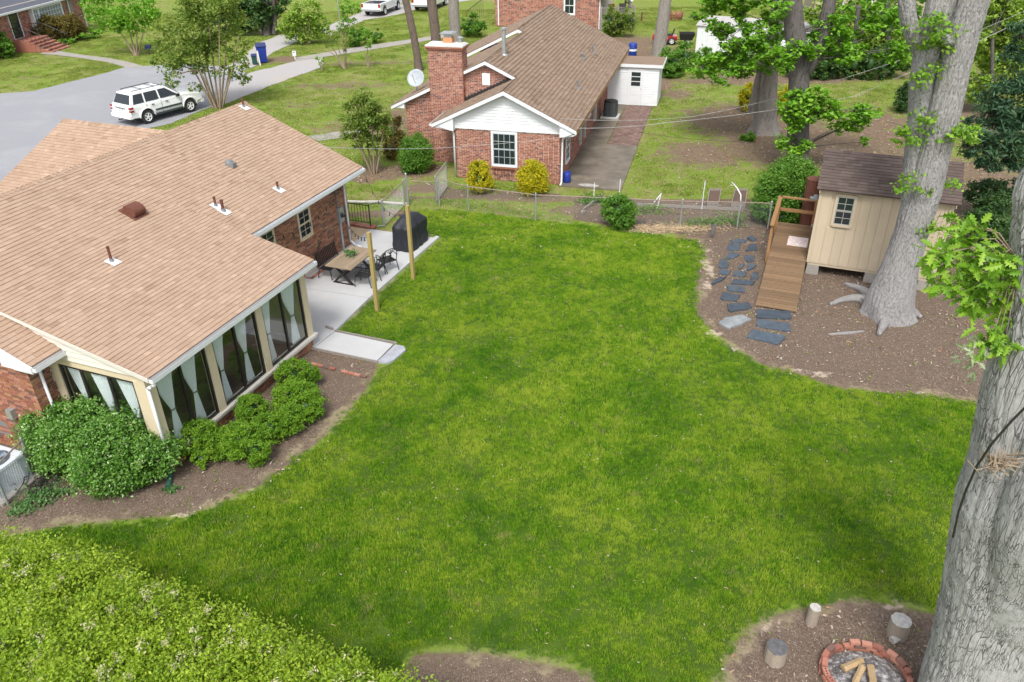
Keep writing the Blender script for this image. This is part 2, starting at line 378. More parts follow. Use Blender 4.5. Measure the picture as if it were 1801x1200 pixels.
# ------------------------------------------------------------------ foliage
def leaves(n_per, centers, radii, size, squash=.85, spread=.33, up=.35, long=1.0, shell=.75, sub=None, droop=0., lo=None):
    """leaf-sized folded faces clumped round sub-centres on each ellipsoid; returns verts, tris, tints"""
    P = []; TT = []
    for c, R, n in zip(centers, radii, n_per):
        R = np.array(R if np.ndim(R) else (R, R, R * squash), float)
        k = sub or int(np.clip(n / 90, 8, 110))
        d = rng.normal(size=(k, 3)); d /= np.linalg.norm(d, axis=1)[:, None]
        rr = shell + (1 - shell) * rng.random(k) ** .5; rr *= (.85 + .25 * rng.random(k))
        sc = d * rr[:, None] * R
        st = rng.random(k)
        who = rng.integers(0, k, n)
        p = sc[who] + rng.normal(size=(n, 3)) * R * spread * (.5 + .8 * rng.random(k))[who][:, None] * np.array([1, 1, .75])
        P.append(p + np.array(c)); TT.append(.55 * rng.random(n) + .45 * st[who])
    P = np.vstack(P); T = np.concatenate(TT)
    if lo is not None:
        k = P[:, 2] > lo; P = P[k]; T = T[k]
    n = len(P)
    nrm = rng.normal(size=(n, 3)); nrm /= np.linalg.norm(nrm, axis=1)[:, None]
    nrm[:, 2] = np.abs(nrm[:, 2]) + up; nrm /= np.linalg.norm(nrm, axis=1)[:, None]
    a = rng.normal(size=(n, 3)); a[:, 2] -= droop; a -= nrm * np.sum(a * nrm, 1)[:, None]; a /= np.linalg.norm(a, axis=1)[:, None]
    b = np.cross(nrm, a)
    s = size * (.65 + .7 * rng.random(n))[:, None]
    base = P - a * s * .5 * long; tip = P + a * s * .5 * long
    l = P + b * s * .34 + nrm * s * .10; r = P - b * s * .34 + nrm * s * .10
    V = np.stack([base, l, tip, r], 1).reshape(-1, 3)
    i = np.arange(n) * 4
    Fc = np.stack([np.stack([i, i + 1, i + 2], 1), np.stack([i, i + 2, i + 3], 1)], 1).reshape(-1, 3)
    return V, Fc, np.repeat(T, 2)
def crown(name, mt, parent, centers, radii, n_per, size, **k):
    V, Fc, T = leaves(n_per, centers, radii, size, **k)
    return fast_mesh(name, V, Fc, T, mt, parent)
def blob(mb, c, R, n=10, jit=.12, tint=.3):
    """lumpy closed core"""
    vs = []; 
    for i in range(n + 1):
        th = math.pi * i / n
        for j in range(2 * n):
            ph = math.pi * j / n; q = np.array([math.sin(th) * math.cos(ph), math.sin(th) * math.sin(ph), math.cos(th)])
            f = 1 + jit * float(vnoise(*(q * 2.3 + np.array(c) * 3)))
            vs.append(np.array(c) + q * np.array(R) * f)
    w = 2 * n
    mb.add(vs, [(i * w + j, (i + 1) * w + j, (i + 1) * w + (j + 1) % w, i * w + (j + 1) % w) for i in range(n) for j in range(w)], tint)
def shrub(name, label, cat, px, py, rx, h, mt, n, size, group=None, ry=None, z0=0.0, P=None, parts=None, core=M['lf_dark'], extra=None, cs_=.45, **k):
    """rounded shrub whose ground centre is seen at photo point px, py"""
    P = at(px, py, z0) if P is None else np.array(P, float); ry = ry or rx
    t = thing(name, label, cat, P, 0, group)
    cs = parts or [(0, 0, h * .52, rx, ry, h * .5)]
    mb = MB()
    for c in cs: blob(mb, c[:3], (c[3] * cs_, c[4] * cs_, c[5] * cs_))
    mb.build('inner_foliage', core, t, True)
    st = MB()
    for i in range(5):
        a = i * 1.26; st.tube([(0.05 * math.cos(a), .05 * math.sin(a), 0), (rx * .3 * math.cos(a), ry * .3 * math.sin(a), h * .5)], [.02, .012], 5)
    st.build('stem', M['bark_myr'], t)
    vol = np.array([c[3] * c[4] + c[3] * c[5] for c in cs]); ns = (n * vol / vol.sum()).astype(int)
    kk = dict(shell=.88, spread=.16, lo=.03); kk.update(k)
    crown('foliage', mt, t, [c[:3] for c in cs], [c[3:] for c in cs], ns, size, **kk)
    if extra:
        m2, n2, s2, kz = extra
        crown('blossom', m2, t, [(c[0], c[1], c[2] + kz) for c in cs], [c[3:] for c in cs], np.maximum((n2 * vol / vol.sum()).astype(int), 1), s2, **dict(kk, sub=22, spread=.07))
    return t
def px_path(nodes, Y):
    """nodes (px, py, half width px) on the vertical plane y = Y -> points, radii"""
    P = []; R = []
    for a in nodes:
        p = at_y(a[0], a[1], Y + (a[3] if len(a) > 3 else 0)); P.append(p); R.append(a[2] * depth(p) / F_PX)
    return np.array(P), np.array(R)
def resample(P, R, k):
    s = np.concatenate([[0], np.cumsum(np.linalg.norm(np.diff(P, axis=0), axis=1))]); t = np.linspace(0, s[-1], k)
    # catmull-like smoothing through linear interpolation followed by light blur
    Q = np.stack([np.interp(t, s, P[:, i]) for i in range(3)], 1); r = np.interp(t, s, R)
    for _ in range(max(1, k // 14)):
        Q[1:-1] = (Q[:-2] + 2 * Q[1:-1] + Q[2:]) / 4; r[1:-1] = (r[:-2] + 2 * r[1:-1] + r[2:]) / 4
    return Q, r
def trunk_mesh(name, mt, parent, P, R, n=24, k=30, amp=.05, flare=0., fur=0., furk=22, loc=(0, 0, 0), cap=True):
    Q, r = resample(np.asarray(P), np.asarray(R), k)
    tg = np.gradient(Q, axis=0); tg /= np.linalg.norm(tg, axis=1)[:, None]
    x = np.cross(tg, [0, 1, 0]); x /= np.linalg.norm(x, axis=1)[:, None]; y = np.cross(tg, x)
    ang = np.linspace(0, 2 * np.pi, n, endpoint=False)
    s = np.concatenate([[0], np.cumsum(np.linalg.norm(np.diff(Q, axis=0), axis=1))])
    A, S = np.meshgrid(ang, s)
    rr = r[:, None] * np.ones(n)
    rr = rr * (1 + amp * fbm(np.cos(A) * 1.6 + 3, np.sin(A) * 1.6 + 7, S * .9, 3))
    if flare:
        fl = np.exp(-S / .35); rr = rr * (1 + flare * fl * (.45 + .55 * np.cos(A * 5 + 1.3) * (.6 + .4 * np.cos(A * 2))))
    if fur:
        w = A * r.mean() * furk + 2.2 * vnoise(np.cos(A) * 3, np.sin(A) * 3, S * 1.7)
        g = np.abs(np.sin(w)); g2 = fbm(np.cos(A) * r.mean() * 26, np.sin(A) * r.mean() * 26, S * 5.5, 3)
        rr = rr + fur * (g ** .6 - .6) + fur * 1.3 * np.abs(g2)
    V = Q[:, None, :] + rr[..., None] * (np.cos(A)[..., None] * x[:, None, :] + np.sin(A)[..., None] * y[:, None, :]) - np.array(loc)
    idx = np.arange(k * n).reshape(k, n)
    f = np.stack([idx[:-1], np.roll(idx[:-1], -1, 1), np.roll(idx[1:], -1, 1), idx[1:]], -1).reshape(-1, 4)
    mb = MB(); mb.add(V.reshape(-1, 3), [tuple(q) for q in f] + ([tuple(idx[-1])] if cap else []))
    return mb.build(name, mt, parent, True)
def fill(poly, n, r, dy=0., ext=()):
    """n clump circles spread inside a photo-space outline of a crown"""
    P = np.array(poly, float); lo, hi = P.min(0), P.max(0); out = []
    while len(out) < n:
        x, y = rng.uniform(lo[0], hi[0]), rng.uniform(lo[1], hi[1]); c = False
        for i in range(len(P)):
            a, b = P[i], P[(i + 1) % len(P)]
            if (a[1] > y) != (b[1] > y) and x < a[0] + (y - a[1]) / (b[1] - a[1]) * (b[0] - a[0]): c = not c
        if c: out.append((x, y, r * rng.uniform(.6, 1.25), dy + rng.uniform(-1, 1) * .8))
    return out + list(ext)
def tree(name, label, base, nodes, mt, leafmt=None, clumps=(), size=.16, dens=1.0, branches=(), group=None, n=20, k=26, flare=.4, fur=0., up=.4, cat='tree', droop=0., long=1.1, twigs=True, cname='crown', k2=12):
    """base: photo point of the trunk foot; nodes (px, py, half width) up the trunk on the plane of the foot"""
    B = at(*base); Y = B[1]
    t = thing(name, label, cat, B, 0, group)
    P, R = px_path([(base[0], base[1], nodes[0][2] * 1.06)] + list(nodes), Y)
    P[0] = B - np.array([0, 0, .05])
    trunk_mesh('trunk', mt, t, P, R, n, k, flare=flare, fur=fur, loc=B)
    for br in branches:
        p, r = px_path(br, Y); trunk_mesh('limb', mt, t, p, r, max(8, n // 2), k2, loc=B, fur=fur)
    if clumps:
        cs = []; rs = []; ns = []
        tw = MB()
        for c in clumps:
            dy = c[3] if len(c) > 3 else 0; dn = c[4] if len(c) > 4 else 1; rz_ = c[5] if len(c) > 5 else .8
            p = at_y(c[0], c[1], Y + dy); R_ = c[2] * depth(p) / F_PX
            cs.append(p - B); rs.append((R_, R_, R_ * rz_)); ns.append(max(30, int(dens * dn * (R_ / size) ** 2 * 20)))
            if twigs:
                j = np.argmin(np.linalg.norm(P - p, axis=1) + 2 * np.maximum(P[:, 2] - p[2], 0)); q = P[j] - B
                mid = (q + p - B) / 2 + np.array([0, 0, .1 * R_])
                
                if rng.random() < .5 or len(clumps) < 12: tw.tube([q, mid, p - B], [R[j] * .11 + .01, .02, .010], 6)
                for _ in range(5):
                    e = rng.normal(size=3) * R_ * .6; tw.tube([p - B, p - B + e * .5 + [0, 0, .05 * R_], p - B + e], [.016, .01, .005], 4)
        if twigs: tw.build('branches', mt, t, True, kind='stuff')
        crown(cname, leafmt, t, cs, rs, ns, size, up=up, spread=.26, shell=.5, droop=droop, long=long)
    return t
# ================================================================== GROUND
def polyw(pts): return np.array([at(*p)[:2] for p in pts])
def sdist(X, Y, poly):
    """signed distance, positive inside"""
    d = np.full(X.shape, 1e9); ins = np.zeros(X.shape, bool); n = len(poly)
    for i in range(n):
        a, b = poly[i], poly[(i + 1) % n]; e = b - a; L = e @ e + 1e-12
        t = np.clip(((X - a[0]) * e[0] + (Y - a[1]) * e[1]) / L, 0, 1)
        d = np.minimum(d, np.hypot(X - a[0] - t * e[0], Y - a[1] - t * e[1]))
        c = (a[1] > Y) != (b[1] > Y)
        xs = a[0] + (Y - a[1]) / (b[1] - a[1] + 1e-12) * e[0]
        ins ^= c & (X < xs)
    return np.where(ins, d, -d)
LAWN = polyw([(590, 583), (640, 596), (690, 609), (700, 625), (668, 650), (640, 690), (598, 735), (560, 775), (505, 812), (462, 850), (400, 880), (335, 903), (250, 915),
              (120, 920), (0, 945), (-120, 1000), (-160, 1290), (690, 1290), (700, 1200), (728, 1148), (780, 1135), (860, 1148), (960, 1158), (1040, 1185), (1080, 1290),
              (1230, 1290), (1262, 1195), (1300, 1125), (1345, 1085), (1420, 1070), (1500, 1050), (1580, 1052), (1640, 1080), (1700, 1120), (1900, 1190), (2100, 900), (1801, 740), (1715, 705), (1600, 690),
              (1480, 682), (1410, 660), (1340, 640), (1290, 612), (1245, 580), (1225, 530), (1232, 480), (1243, 440), (1225, 422), (1130, 408), (1040, 395), (960, 388), (880, 378), (800, 368), (745, 368),
              (715, 372), (735, 400), (772, 420)])
NYARD = polyw([(700, 330), (830, 352), (1000, 345), (1040, 345), (1150, 335), (1310, 350), (1500, 330), (1801, 330), (2300, 330), (2300, 120), (1801, 100), (1650, 118), (1480, 118), (1230, 130), (1130, 60), (1050, 60), (1040, -60), (1900, -60), (1900, -150), (1000, -150), (960, 0), (1110, 250), (1095, 338), (985, 340), (900, 350), (700, 345)])
FRONT = polyw([(0, 170), (225, 120), (265, 112), (450, 180), (560, 130), (700, 60), (860, 10), (900, -150), (2500, -150), (1000, -150), (1000, 60), (720, 235), (760, 330), (640, 370), (560, 290), (300, 235), (0, 330), (-300, 300), (-300, 190)])
def grid_axis(lo, a, b, hi, st, grow=1.13, st2=.4):
    mid = list(np.arange(a, b, st)); up = [mid[-1]]; s = st
    while up[-1] < hi: s = min(s * grow, 12); up.append(up[-1] + s)
    dn = [mid[0]]; s = st
    while dn[-1] > lo: s = min(s * grow, 12); dn.append(dn[-1] - s)
    return np.array(dn[:0:-1] + mid + up[1:])
gx = grid_axis(-260, -22, 24, 260, .17); gy = grid_axis(-60, 3, 46, 420, .17)
GX, GY = np.meshgrid(gx, gy)
SDL = sdist(GX, GY, LAWN)
def blobs(X, Y, lst):
    r = np.zeros(X.shape)
    for px, py, rad, *w in lst:
        p = at(px, py); a = rad if np.ndim(rad) else (rad, rad)
        r = np.maximum(r, (w[0] if w else 1) * np.exp(-((X - p[0]) / a[0]) ** 2 - ((Y - p[1]) / a[1]) ** 2))
    return r
BARE = [(1330, 215, (4.5, 4.5)), (1400, 260, (4.5, 3.5)), (1240, 270, (3., 2.6), .8), (1480, 260, (4, 4)), (1560, 230, (3, 5), .9), (1350, 140, (8, 1.6)), (1150, 140, (1.5, 4), .9), (1190, 165, (1.5, 2.), .7),
        (1640, 130, (6, 3), .6), (1720, 210, (4, 5), .95), (1700, 330, (5, 5)), (1100, 75, (4, 4), .9), (1160, 95, (4, 3), .9), (1260, 385, (2.2, 1.2)), (1120, 372, (2.5, .7)), (1030, 368, (1.6, .6)), (980, 350, (4, .35), .9), (850, 345, (4, .35), .95),
        (650, 305, (1.6, 1.4)), (720, 300, (1.8, 1.2)), (700, 340, (1.2, .9), .6), (690, 375, (2.2, .5)), (750, 330, (1.4, .8), .8),
        (640, 225, (4, 3), .55), (600, 150, (6, 1.6), .6), (700, 210, (2, 5), .65), (500, 105, (2.5, 1.5), .9), (640, 110, (8, 1.2), .6), (530, 185, (3, 1.3), .5), (250, 90, (2, 2), .4), (130, 100, (3, 3), .45), (45, 138, (1.1, .5), .9), (1210, 420, (.6, 1.2), .9)]
BAREM = blobs(GX, GY, BARE)
me = bpy.data.meshes.new("ground")
ny, nx = GX.shape
HZ = .012 * fbm(GX * .7, GY * .7, 0, 3)
gv = np.stack([GX, GY, HZ - .02], -1).reshape(-1, 3).astype(np.float32)
ii = np.arange(nx * ny).reshape(ny, nx)
gf = np.stack([ii[:-1, :-1], ii[:-1, 1:], ii[1:, 1:], ii[1:, :-1]], -1).reshape(-1, 4)
def ground_mat():
    n = NT('ground_soil_and_turf')
    lawn, bare, far = n.attr('lawn'), n.attr('bare'), n.attr('mulch')
    ns = n.noise(1.6, 7, .72); nf = n.noise(14, 5, .7); nm = n.noise(.35, 4, .6)
    grassl = n.ramp(n.noise(.9, 6, .7), [(.3, (.035, .075, .010)), (.6, (.07, .12, .015)), (.8, (.12, .14, .03))])
    dry = n.ramp(nf, [(.3, (.17, .16, .06)), (.5, (.25, .21, .10)), (.75, (.33, .27, .15))])
    gry = n.ramp(n.noise(7, 5, .7), [(.3, (.11, .18, .02)), (.6, (.18, .25, .04)), (.8, (.26, .29, .08))])
    soil = n.ramp(n.noise(5, 8, .75), [(.25, (.070, .048, .030)), (.5, (.150, .110, .074)), (.75, (.28, .22, .16))])
    soil = n.mix(n.sstep(n.voro(34, 'Distance'), .16, .08), soil, (.36, .29, .22))
    chips = n.ramp(n.noise(40, 4, .8, stretch=(1, .6, 1)), [(.35, (.075, .052, .04)), (.55, (.16, .12, .095)), (.72, (.42, .36, .30))])
    soil = n.mix(n.math('MULTIPLY', far, .75), soil, chips)
    # yard: grass / dry grass / bare earth in ragged patches
    g = n.mix(n.sstep(n.math('ADD', n.math('ADD', n.math('MULTIPLY', ns, .8), n.math('MULTIPLY', nm, .5)), n.math('MULTIPLY', n.noise(4, 8, .8), .7)), .92, 1.2), gry, dry)
    bf = n.math('ADD', n.math('ADD', bare, n.math('MULTIPLY', n.math('SUBTRACT', ns, .5), 1.3)), n.math('MULTIPLY', n.math('SUBTRACT', n.noise(5, 7, .8), .5), .9))
    yard = n.mix(n.sstep(bf, .32, .58), g, n.mix(.25, soil, (.24, .17, .12)))
    lf = n.math('ADD', lawn, n.math('MULTIPLY', n.math('SUBTRACT', ns, .5), 1.3))
    lf2 = n.math('ADD', lf, n.math('MULTIPLY', n.math('SUBTRACT', nf, .5), .5))
    yard = n.mix(n.sstep(far, .3, .6), yard, soil)
    edge = n.mix(n.math('MULTIPLY', n.sstep(lf2, -.28, -.06), n.math('MULTIPLY', n.sstep(n.noise(.8, 5, .7), .44, .62), .75)), yard, n.mix(.5, dry, (.36, .30, .22)))
    edge = n.mix(n.math('MULTIPLY', n.attr('yardzone'), 1.0), edge, yard)
    c = n.mix(n.sstep(lf2, -.06, .16), edge, grassl)
    sand = n.sstep(n.math('ADD', n.attr('sand'), n.math('MULTIPLY', n.math('SUBTRACT', n.noise(5, 7, .75), .5), 2.6)), .45, .85)
    c = n.mix(n.math('MULTIPLY', sand, .85), c, (.46, .38, .30))
    n.col(c).set(rough=.97, spec=.1)
    n.bump(n.math('ADD', n.noise(30, 6, .75), n.math('MULTIPLY', n.noise(6, 4, .7), 1.5)), .7, .03)
    return n.m
me.vertices.add(len(gv)); me.vertices.foreach_set('co', gv.ravel())
me.loops.add(gf.size); me.loops.foreach_set('vertex_index', gf.astype(np.int32).ravel())
me.polygons.add(len(gf)); me.polygons.foreach_set('loop_start', (np.arange(len(gf)) * 4).astype(np.int32)); me.update(calc_edges=True)
me.polygons.foreach_set('use_smooth', np.ones(len(gf), bool))
MULCH = np.maximum.reduce([sdist(GX, GY, polyw(q)) for q in (
    [(1225, 405), (1300, 400), (1360, 395), (1430, 330), (1801, 330), (2300, 360), (2300, 900), (1801, 740), (1715, 705), (1480, 682), (1340, 640), (1225, 560), (1225, 470)],
    [(1262, 1290), (1262, 1195), (1300, 1125), (1345, 1085), (1500, 1050), (1640, 1080), (1800, 1150), (1900, 1290)],
    [(700, 1290), (700, 1200), (728, 1148), (860, 1148), (1040, 1185), (1080, 1290)],
    [(556, 605), (665, 640), (640, 690), (560, 775), (462, 850), (335, 903), (120, 920), (0, 945), (-100, 900), (0, 760), (300, 800), (540, 610)],
    [(1010, 350), (1330, 350), (1350, 400), (1250, 415), (1130, 405), (1010, 385)], [(985, 340), (760, 330), (770, 345), (985, 352)])])
SAND = blobs(GX, GY, [(1245, 470, (.22, 1.1)), (1243, 500, (.18, .5)), (1255, 585, (.35, .3), .9), (1290, 612, (.4, .2), .8), (1440, 658, (.5, .16)), (1405, 650, (.3, .1), .8), (1610, 690, (.35, .1), .7), (1240, 440, (.3, .4), .8), (325, 905, (.35, .12)), (1570, 1062, (.22, .14)), (1350, 1100, (.35, .3), .6), (1330, 425, (.8, .12), .6), (1270, 560, (.15, .3), .7), (440, 860, (.3, .2), .55), (600, 780, (.1, .6), .4), (1025, 387, (.3, .1), .8)])
YZ = (GY > 30.6).astype(float)
for nm, arr in (('lawn', np.clip(SDL, -1, 1)), ('bare', BAREM), ('mulch', np.clip(MULCH * 2 + .5, 0, 1)), ('sand', SAND), ('yardzone', YZ)):
    a = me.attributes.new(nm, 'FLOAT', 'POINT'); a.data.foreach_set('value', arr.astype(np.float32).ravel())
me.materials.append(ground_mat())
ground = bpy.data.objects.new("ground", me); C.objects.link(ground); tag(ground, kind='structure')

# road, drives and footways: sheets a little above the ground with wobbly edges
def sheet(name, pts, z, mt, wob=.12, sub=.6, kind='structure', th=.0):
    w = polyw(pts); out = []
    for i in range(len(w)):
        a, b = w[i], w[(i + 1) % len(w)]; k = max(1, int(np.linalg.norm(b - a) / sub)); e = (b - a) / (np.linalg.norm(b - a) + 1e-9); nn = np.array([-e[1], e[0]])
        for j in range(k):
            p = a + (b - a) * j / k
            out.append(p + nn * wob * float(fbm(p[0] * 1.3, p[1] * 1.3, 4, 3)))
    mb = MB()
    if th: mb.prism(out, z - th, z)
    else: mb.add([(p[0], p[1], z) for p in out], [tuple(range(len(out)))])
    return tag(mb.build(name, mt), kind=kind)
def road_mat(name, a, b, c_):
    n = NT(name); n.col(n.mix(n.sstep(n.noise(.25, 6, .7), .45, .7), n.ramp(n.noise(60, 4, .8), [(.3, a), (.7, b)]), c_)).set(rough=.95, spec=.2).bump(n.noise(90, 3, .7), .3, .01); return n.m
M['asph'] = road_mat('worn_asphalt', (.20, .205, .22), (.33, .335, .355), (.30, .30, .32))
M['gravel'] = road_mat('gravel', (.22, .21, .21), (.50, .48, .47), (.38, .35, .32))
sheet('road', [(-600, 520), (-600, 190), (0, 165), (60, 160), (120, 145), (180, 130), (222, 118), (258, 116), (330, 112), (420, 120), (455, 145), (440, 165), (400, 180), (352, 195), (300, 218), (250, 228), (150, 300), (60, 420), (0, 520)], .0, M['asph'])
sheet('gravel_drive', [(400, 150), (440, 128), (520, 108), (570, 100), (565, 118), (500, 142), (440, 165), (400, 182), (370, 178)], .004, M['gravel'], .25)
sheet('driveway', [(380, 128), (430, 100), (450, 78), (490, 62), (520, 60), (530, 70), (480, 92), (460, 112), (420, 128)], .008, M['gravel'], .2)
sheet('far_driveway', [(560, 52), (600, 36), (640, 20), (700, 10), (790, -10), (860, -14), (860, -4), (740, 14), (700, 26), (640, 36), (580, 62)], .004, M['gravel'], .25)
sheet('footway', [(518, 102), (620, 84), (760, 64), (800, 58), (800, 64), (700, 80), (600, 96), (520, 108)], .004, M['conc2'], .03)
sheet('front_walk', [(68, 95), (92, 88), (140, 96), (190, 102), (230, 110), (258, 118), (226, 120), (190, 110), (140, 102), (100, 97)], .006, M['conc2'], .04)
sheet('neighbour_front_walk', [(540, 240), (592, 232), (640, 228), (640, 236), (600, 243), (560, 248)], .004, M['conc2'], .03)
sheet('pale_driveway', [(1400, 10), (1480, 28), (1530, 40), (1620, 52), (1620, 30), (1500, 0)], .004, M['gravel'], .3)

# ================================================================== PIECES: brickwork and shingles
def brick_wall(mb, L, top, z0=0., opens=(), x0=0., bl=.203, bh=.0577, jt=.011, dep=.012, pieces=None, pcond=None):
    """running bond in the builder's current frame: x along the wall, y out of it, z up; top(x) gives the height"""
    k = 0; z = z0
    while True:
        z1 = z + bh
        if z1 > max(top(x0), top(x0 + L), top(x0 + L / 2)) + 1e-6: break
        off = (0 if k % 2 else (bl + jt) / 2); x = x0 - off
        while x < x0 + L - .02:
            a, b = max(x, x0), min(x + bl, x0 + L)
            if rng.random() < .07: b = min(b, x + bl * .47); nxt = x + (bl + jt) * .5
            else: nxt = x + bl + jt
            segs = [(a, b)]
            for (ox0, ox1, oz0, oz1) in opens:
                if z1 > oz0 and z < oz1:
                    ns = []
                    for (p, q) in segs:
                        if q <= ox0 or p >= ox1: ns.append((p, q)); continue
                        if p < ox0: ns.append((p, ox0))
                        if q > ox1: ns.append((ox1, q))
                    segs = ns
            for (p, q) in segs:
                if q - p < .03 or top((p + q) / 2) < z1: continue
                t = rng.random(); d = dep * (.75 + .5 * rng.random())
                if pieces is not None and pcond(p, z): pieces.append((p, q, z, z1, d, t))
                else: mb.bx(p, q, 0, d, z, z1, t, 'f')
            x = nxt
        z = z1 + jt; k += 1
def shingle_field(mb, o, ex, up, nrm, poly, expo=.13, w=.20, th=.017, pieces=None, pcond=None, keyed=True):
    """tabs in courses over a polygon (2D: along the eave, up the slope)"""
    poly = np.array(poly); o, ex, up, nrm = [np.array(q, float) for q in (o, ex, up, nrm)]
    y0, y1 = poly[:, 1].min(), poly[:, 1].max(); k = 0; y = y0
    mb.T = np.column_stack([ex, up, nrm, o])
    while y < y1 - .02:
        ym = min(y + expo * .5, y1 - .001); xs = []
        for i in range(len(poly)):
            a, b = poly[i], poly[(i + 1) % len(poly)]
            if (a[1] > ym) != (b[1] > ym): xs.append(a[0] + (ym - a[1]) / (b[1] - a[1]) * (b[0] - a[0]))
        xs.sort()
        ct = rng.random() * .12
        for xa, xb in zip(xs[::2], xs[1::2]):
            x = xa - rng.random() * w
            while x < xb:
                ww = w * (.7 + .6 * rng.random()); p, q = max(x, xa), min(x + ww, xb); x += ww
                if q - p < .03: continue
                t = min(1, max(0, .48 + .17 * rng.normal() + ct)); g = .004; h = th * (.8 + .5 * rng.random()); yb = y - .004 * rng.random(); yt = min(y + expo + .01, y1 + .01)
                vs = [(p + g, yb, .001), (q - g, yb, .001), (q - g, yb, h), (p + g, yb, h), (q, yt, .002), (p, yt, .002)]
                fs = [(0, 1, 2, 3), (3, 2, 4, 5), (0, 3, 5), (1, 4, 2)]
                if pieces is not None and pcond((p + q) / 2, y): pieces.append((vs, fs, t))
                else: mb.add(vs, fs, t)
        y += expo; k += 1
def piece_objects(name, T, lst, mt, parent, cap=300):
    for vs, fs, t in lst[:cap]:
        b = MB(T); b.add(vs, fs, t); b.build(name, mt, parent)
def brick_objects(T, lst, mt, parent, cap=300):
    shared = {}
    for (p, q, z, z1, d, t) in lst[:cap]:
        key = (round(q - p, 2), int(t * 8))
        if key not in shared:
            b = MB(); b.bx(0, q - p, 0, .012, 0, z1 - z, t, 'f'); shared[key] = b.mesh('brick', mt)
        o = bpy.data.objects.new('brick', shared[key]); C.objects.link(o); o.parent = parent
        mm = Matrix.Identity(4)
        P = T[:, :3] @ np.array([p, d - .010, z]) + T[:, 3]
        for i in range(3):
            for j in range(3): mm[i][j] = T[i, j]
            mm[i][3] = P[i]
        o.matrix_local = mm
def frame_T(o, ex, ey, ez=(0, 0, 1)): return np.column_stack([np.array(ex, float), np.array(ey, float), np.array(ez, float), np.array(o, float)])
def sash_window(parent, T, x0, x1, z0, z1, cols=3, rows=2, trim=.07, frame=None, sash=None, glass=None, sill=True, double=True, name='window', proud=.03, shade=None):
    """window in a wall frame T (x along, y out, z up): trim > sash, panes behind glazing bars"""
    frame = frame or M['white']; sash = sash or frame; glass = glass or M['gl_dark']
    b = MB(T)
    b.bx(x0 - trim, x0, -.02, proud, z0 - trim, z1 + trim); b.bx(x1, x1 + trim, -.02, proud, z0 - trim, z1 + trim)
    b.bx(x0, x1, -.02, proud, z1, z1 + trim); b.bx(x0, x1, -.02, proud + (.03 if sill else 0), z0 - trim, z0)
    w = b.build(name, frame, parent)
    halves = [(z0, (z0 + z1) / 2, .020), ((z0 + z1) / 2, z1, .033)] if double else [(z0, z1, .030)]; proud = max(proud, .05)
    sb = MB(T)
    for a, c, y in halves:
        s = .035
        sb.bx(x0, x0 + s, y - .03, y + .002, a, c); sb.bx(x1 - s, x1, y - .03, y + .002, a, c); sb.bx(x0 + s, x1 - s, y - .03, y + .002, a, a + s); sb.bx(x0 + s, x1 - s, y - .03, y + .002, c - s, c)
        for i in range(1, cols): xx = x0 + (x1 - x0) * i / cols; sb.bx(xx - .009, xx + .009, y - .02, y - .002, a + s, c - s)
        for j in range(1, rows): zz = a + (c - a) * j / rows; sb.bx(x0 + s, x1 - s, y - .021, y - .003, zz - .009, zz + .009)
    sb.build('sash', sash, w)
    for a, c, y in halves:
        for i in range(cols):
            for j in range(rows):
                g = MB(T); g.bx(x0 + (x1 - x0) * i / cols, x0 + (x1 - x0) * (i + 1) / cols, y - .014, y - .010, a + (c - a) * j / rows, a + (c - a) * (j + 1) / rows); g.build('pane', glass, w)
    return w

# ================================================================== THE BRICK HOUSE WITH THE SUNROOM (local x: away from its long wall, y: along it)
HA = math.radians(21.4)
HO = np.array([-5.8202, 19.8639, 0.])
house = thing('brick_house', 'tan-roofed brick house with glazed sunroom and white curtains beside the lawn', 'house', HO, -HA)
WX = -2.76; YG = -6.55; YE = 6.81; XB = -10.9
m_sl, s_sl = .413, .235
zmain = lambda x: 2.95 - m_sl * (x + 2.15)
zsun = lambda x: 2.76 - s_sl * (x - .25)
XC = -4.25
# wall cores (mortar coloured) with bricks laid on their faces
w = MB()
w.bx(XB, WX - .012, YG + .012, YE - .012, 0, 2.62)
w.slab([(WX - .012, YG + .012, 2.62), (XB, YG + .012, 2.62), (-6.83, YG + .012, 4.62)], (0, .15, 0)); w.slab([(WX - .012, YE - .162, 2.62), (XB, YE - .162, 2.62), (-6.83, YE - .162, 4.62)], (0, .15, 0))
w.bx(-.25, -.012, -5.98 + .012, -.012, 0, .30); w.bx(-2.77, -.25, -5.968, -5.80, 0, .30); w.bx(-2.77, -.25, -.2, -.012, 0, .3)
walls = w.build('wall', M['mortar'], house)
bw = MB()
# long back wall seen over the patio
OP_BACK = [(3.78, 4.50, 1.35, 2.42), (1.75, 2.50, 1.35, 2.42), (3.76, 4.46, 0, .36)]
Tb = frame_T((WX - .012, 0, 0), (0, 1, 0), (1, 0, 0)); bw.T = Tb
brick_wall(bw, YE + .0, lambda x: 2.66, opens=OP_BACK)
bw.T = frame_T((WX - .012, YG, 0), (0, 1, 0), (1, 0, 0)); brick_wall(bw, .55, lambda x: 2.66)
bw.T = frame_T((-.012, -5.98, 0), (0, 1, 0), (1, 0, 0)); brick_wall(bw, 5.98, lambda x: .285)
bw.T = frame_T((-2.76, -5.968, 0), (1, 0, 0), (0, -1, 0)); brick_wall(bw, 2.75, lambda x: .285)
bw.T = frame_T((WX, YE - .012, 0), (-1, 0, 0), (0, 1, 0)); brick_wall(bw, 8.1, lambda x: 2.66 + max(0, min(x, 8.1 - x)) * m_sl)
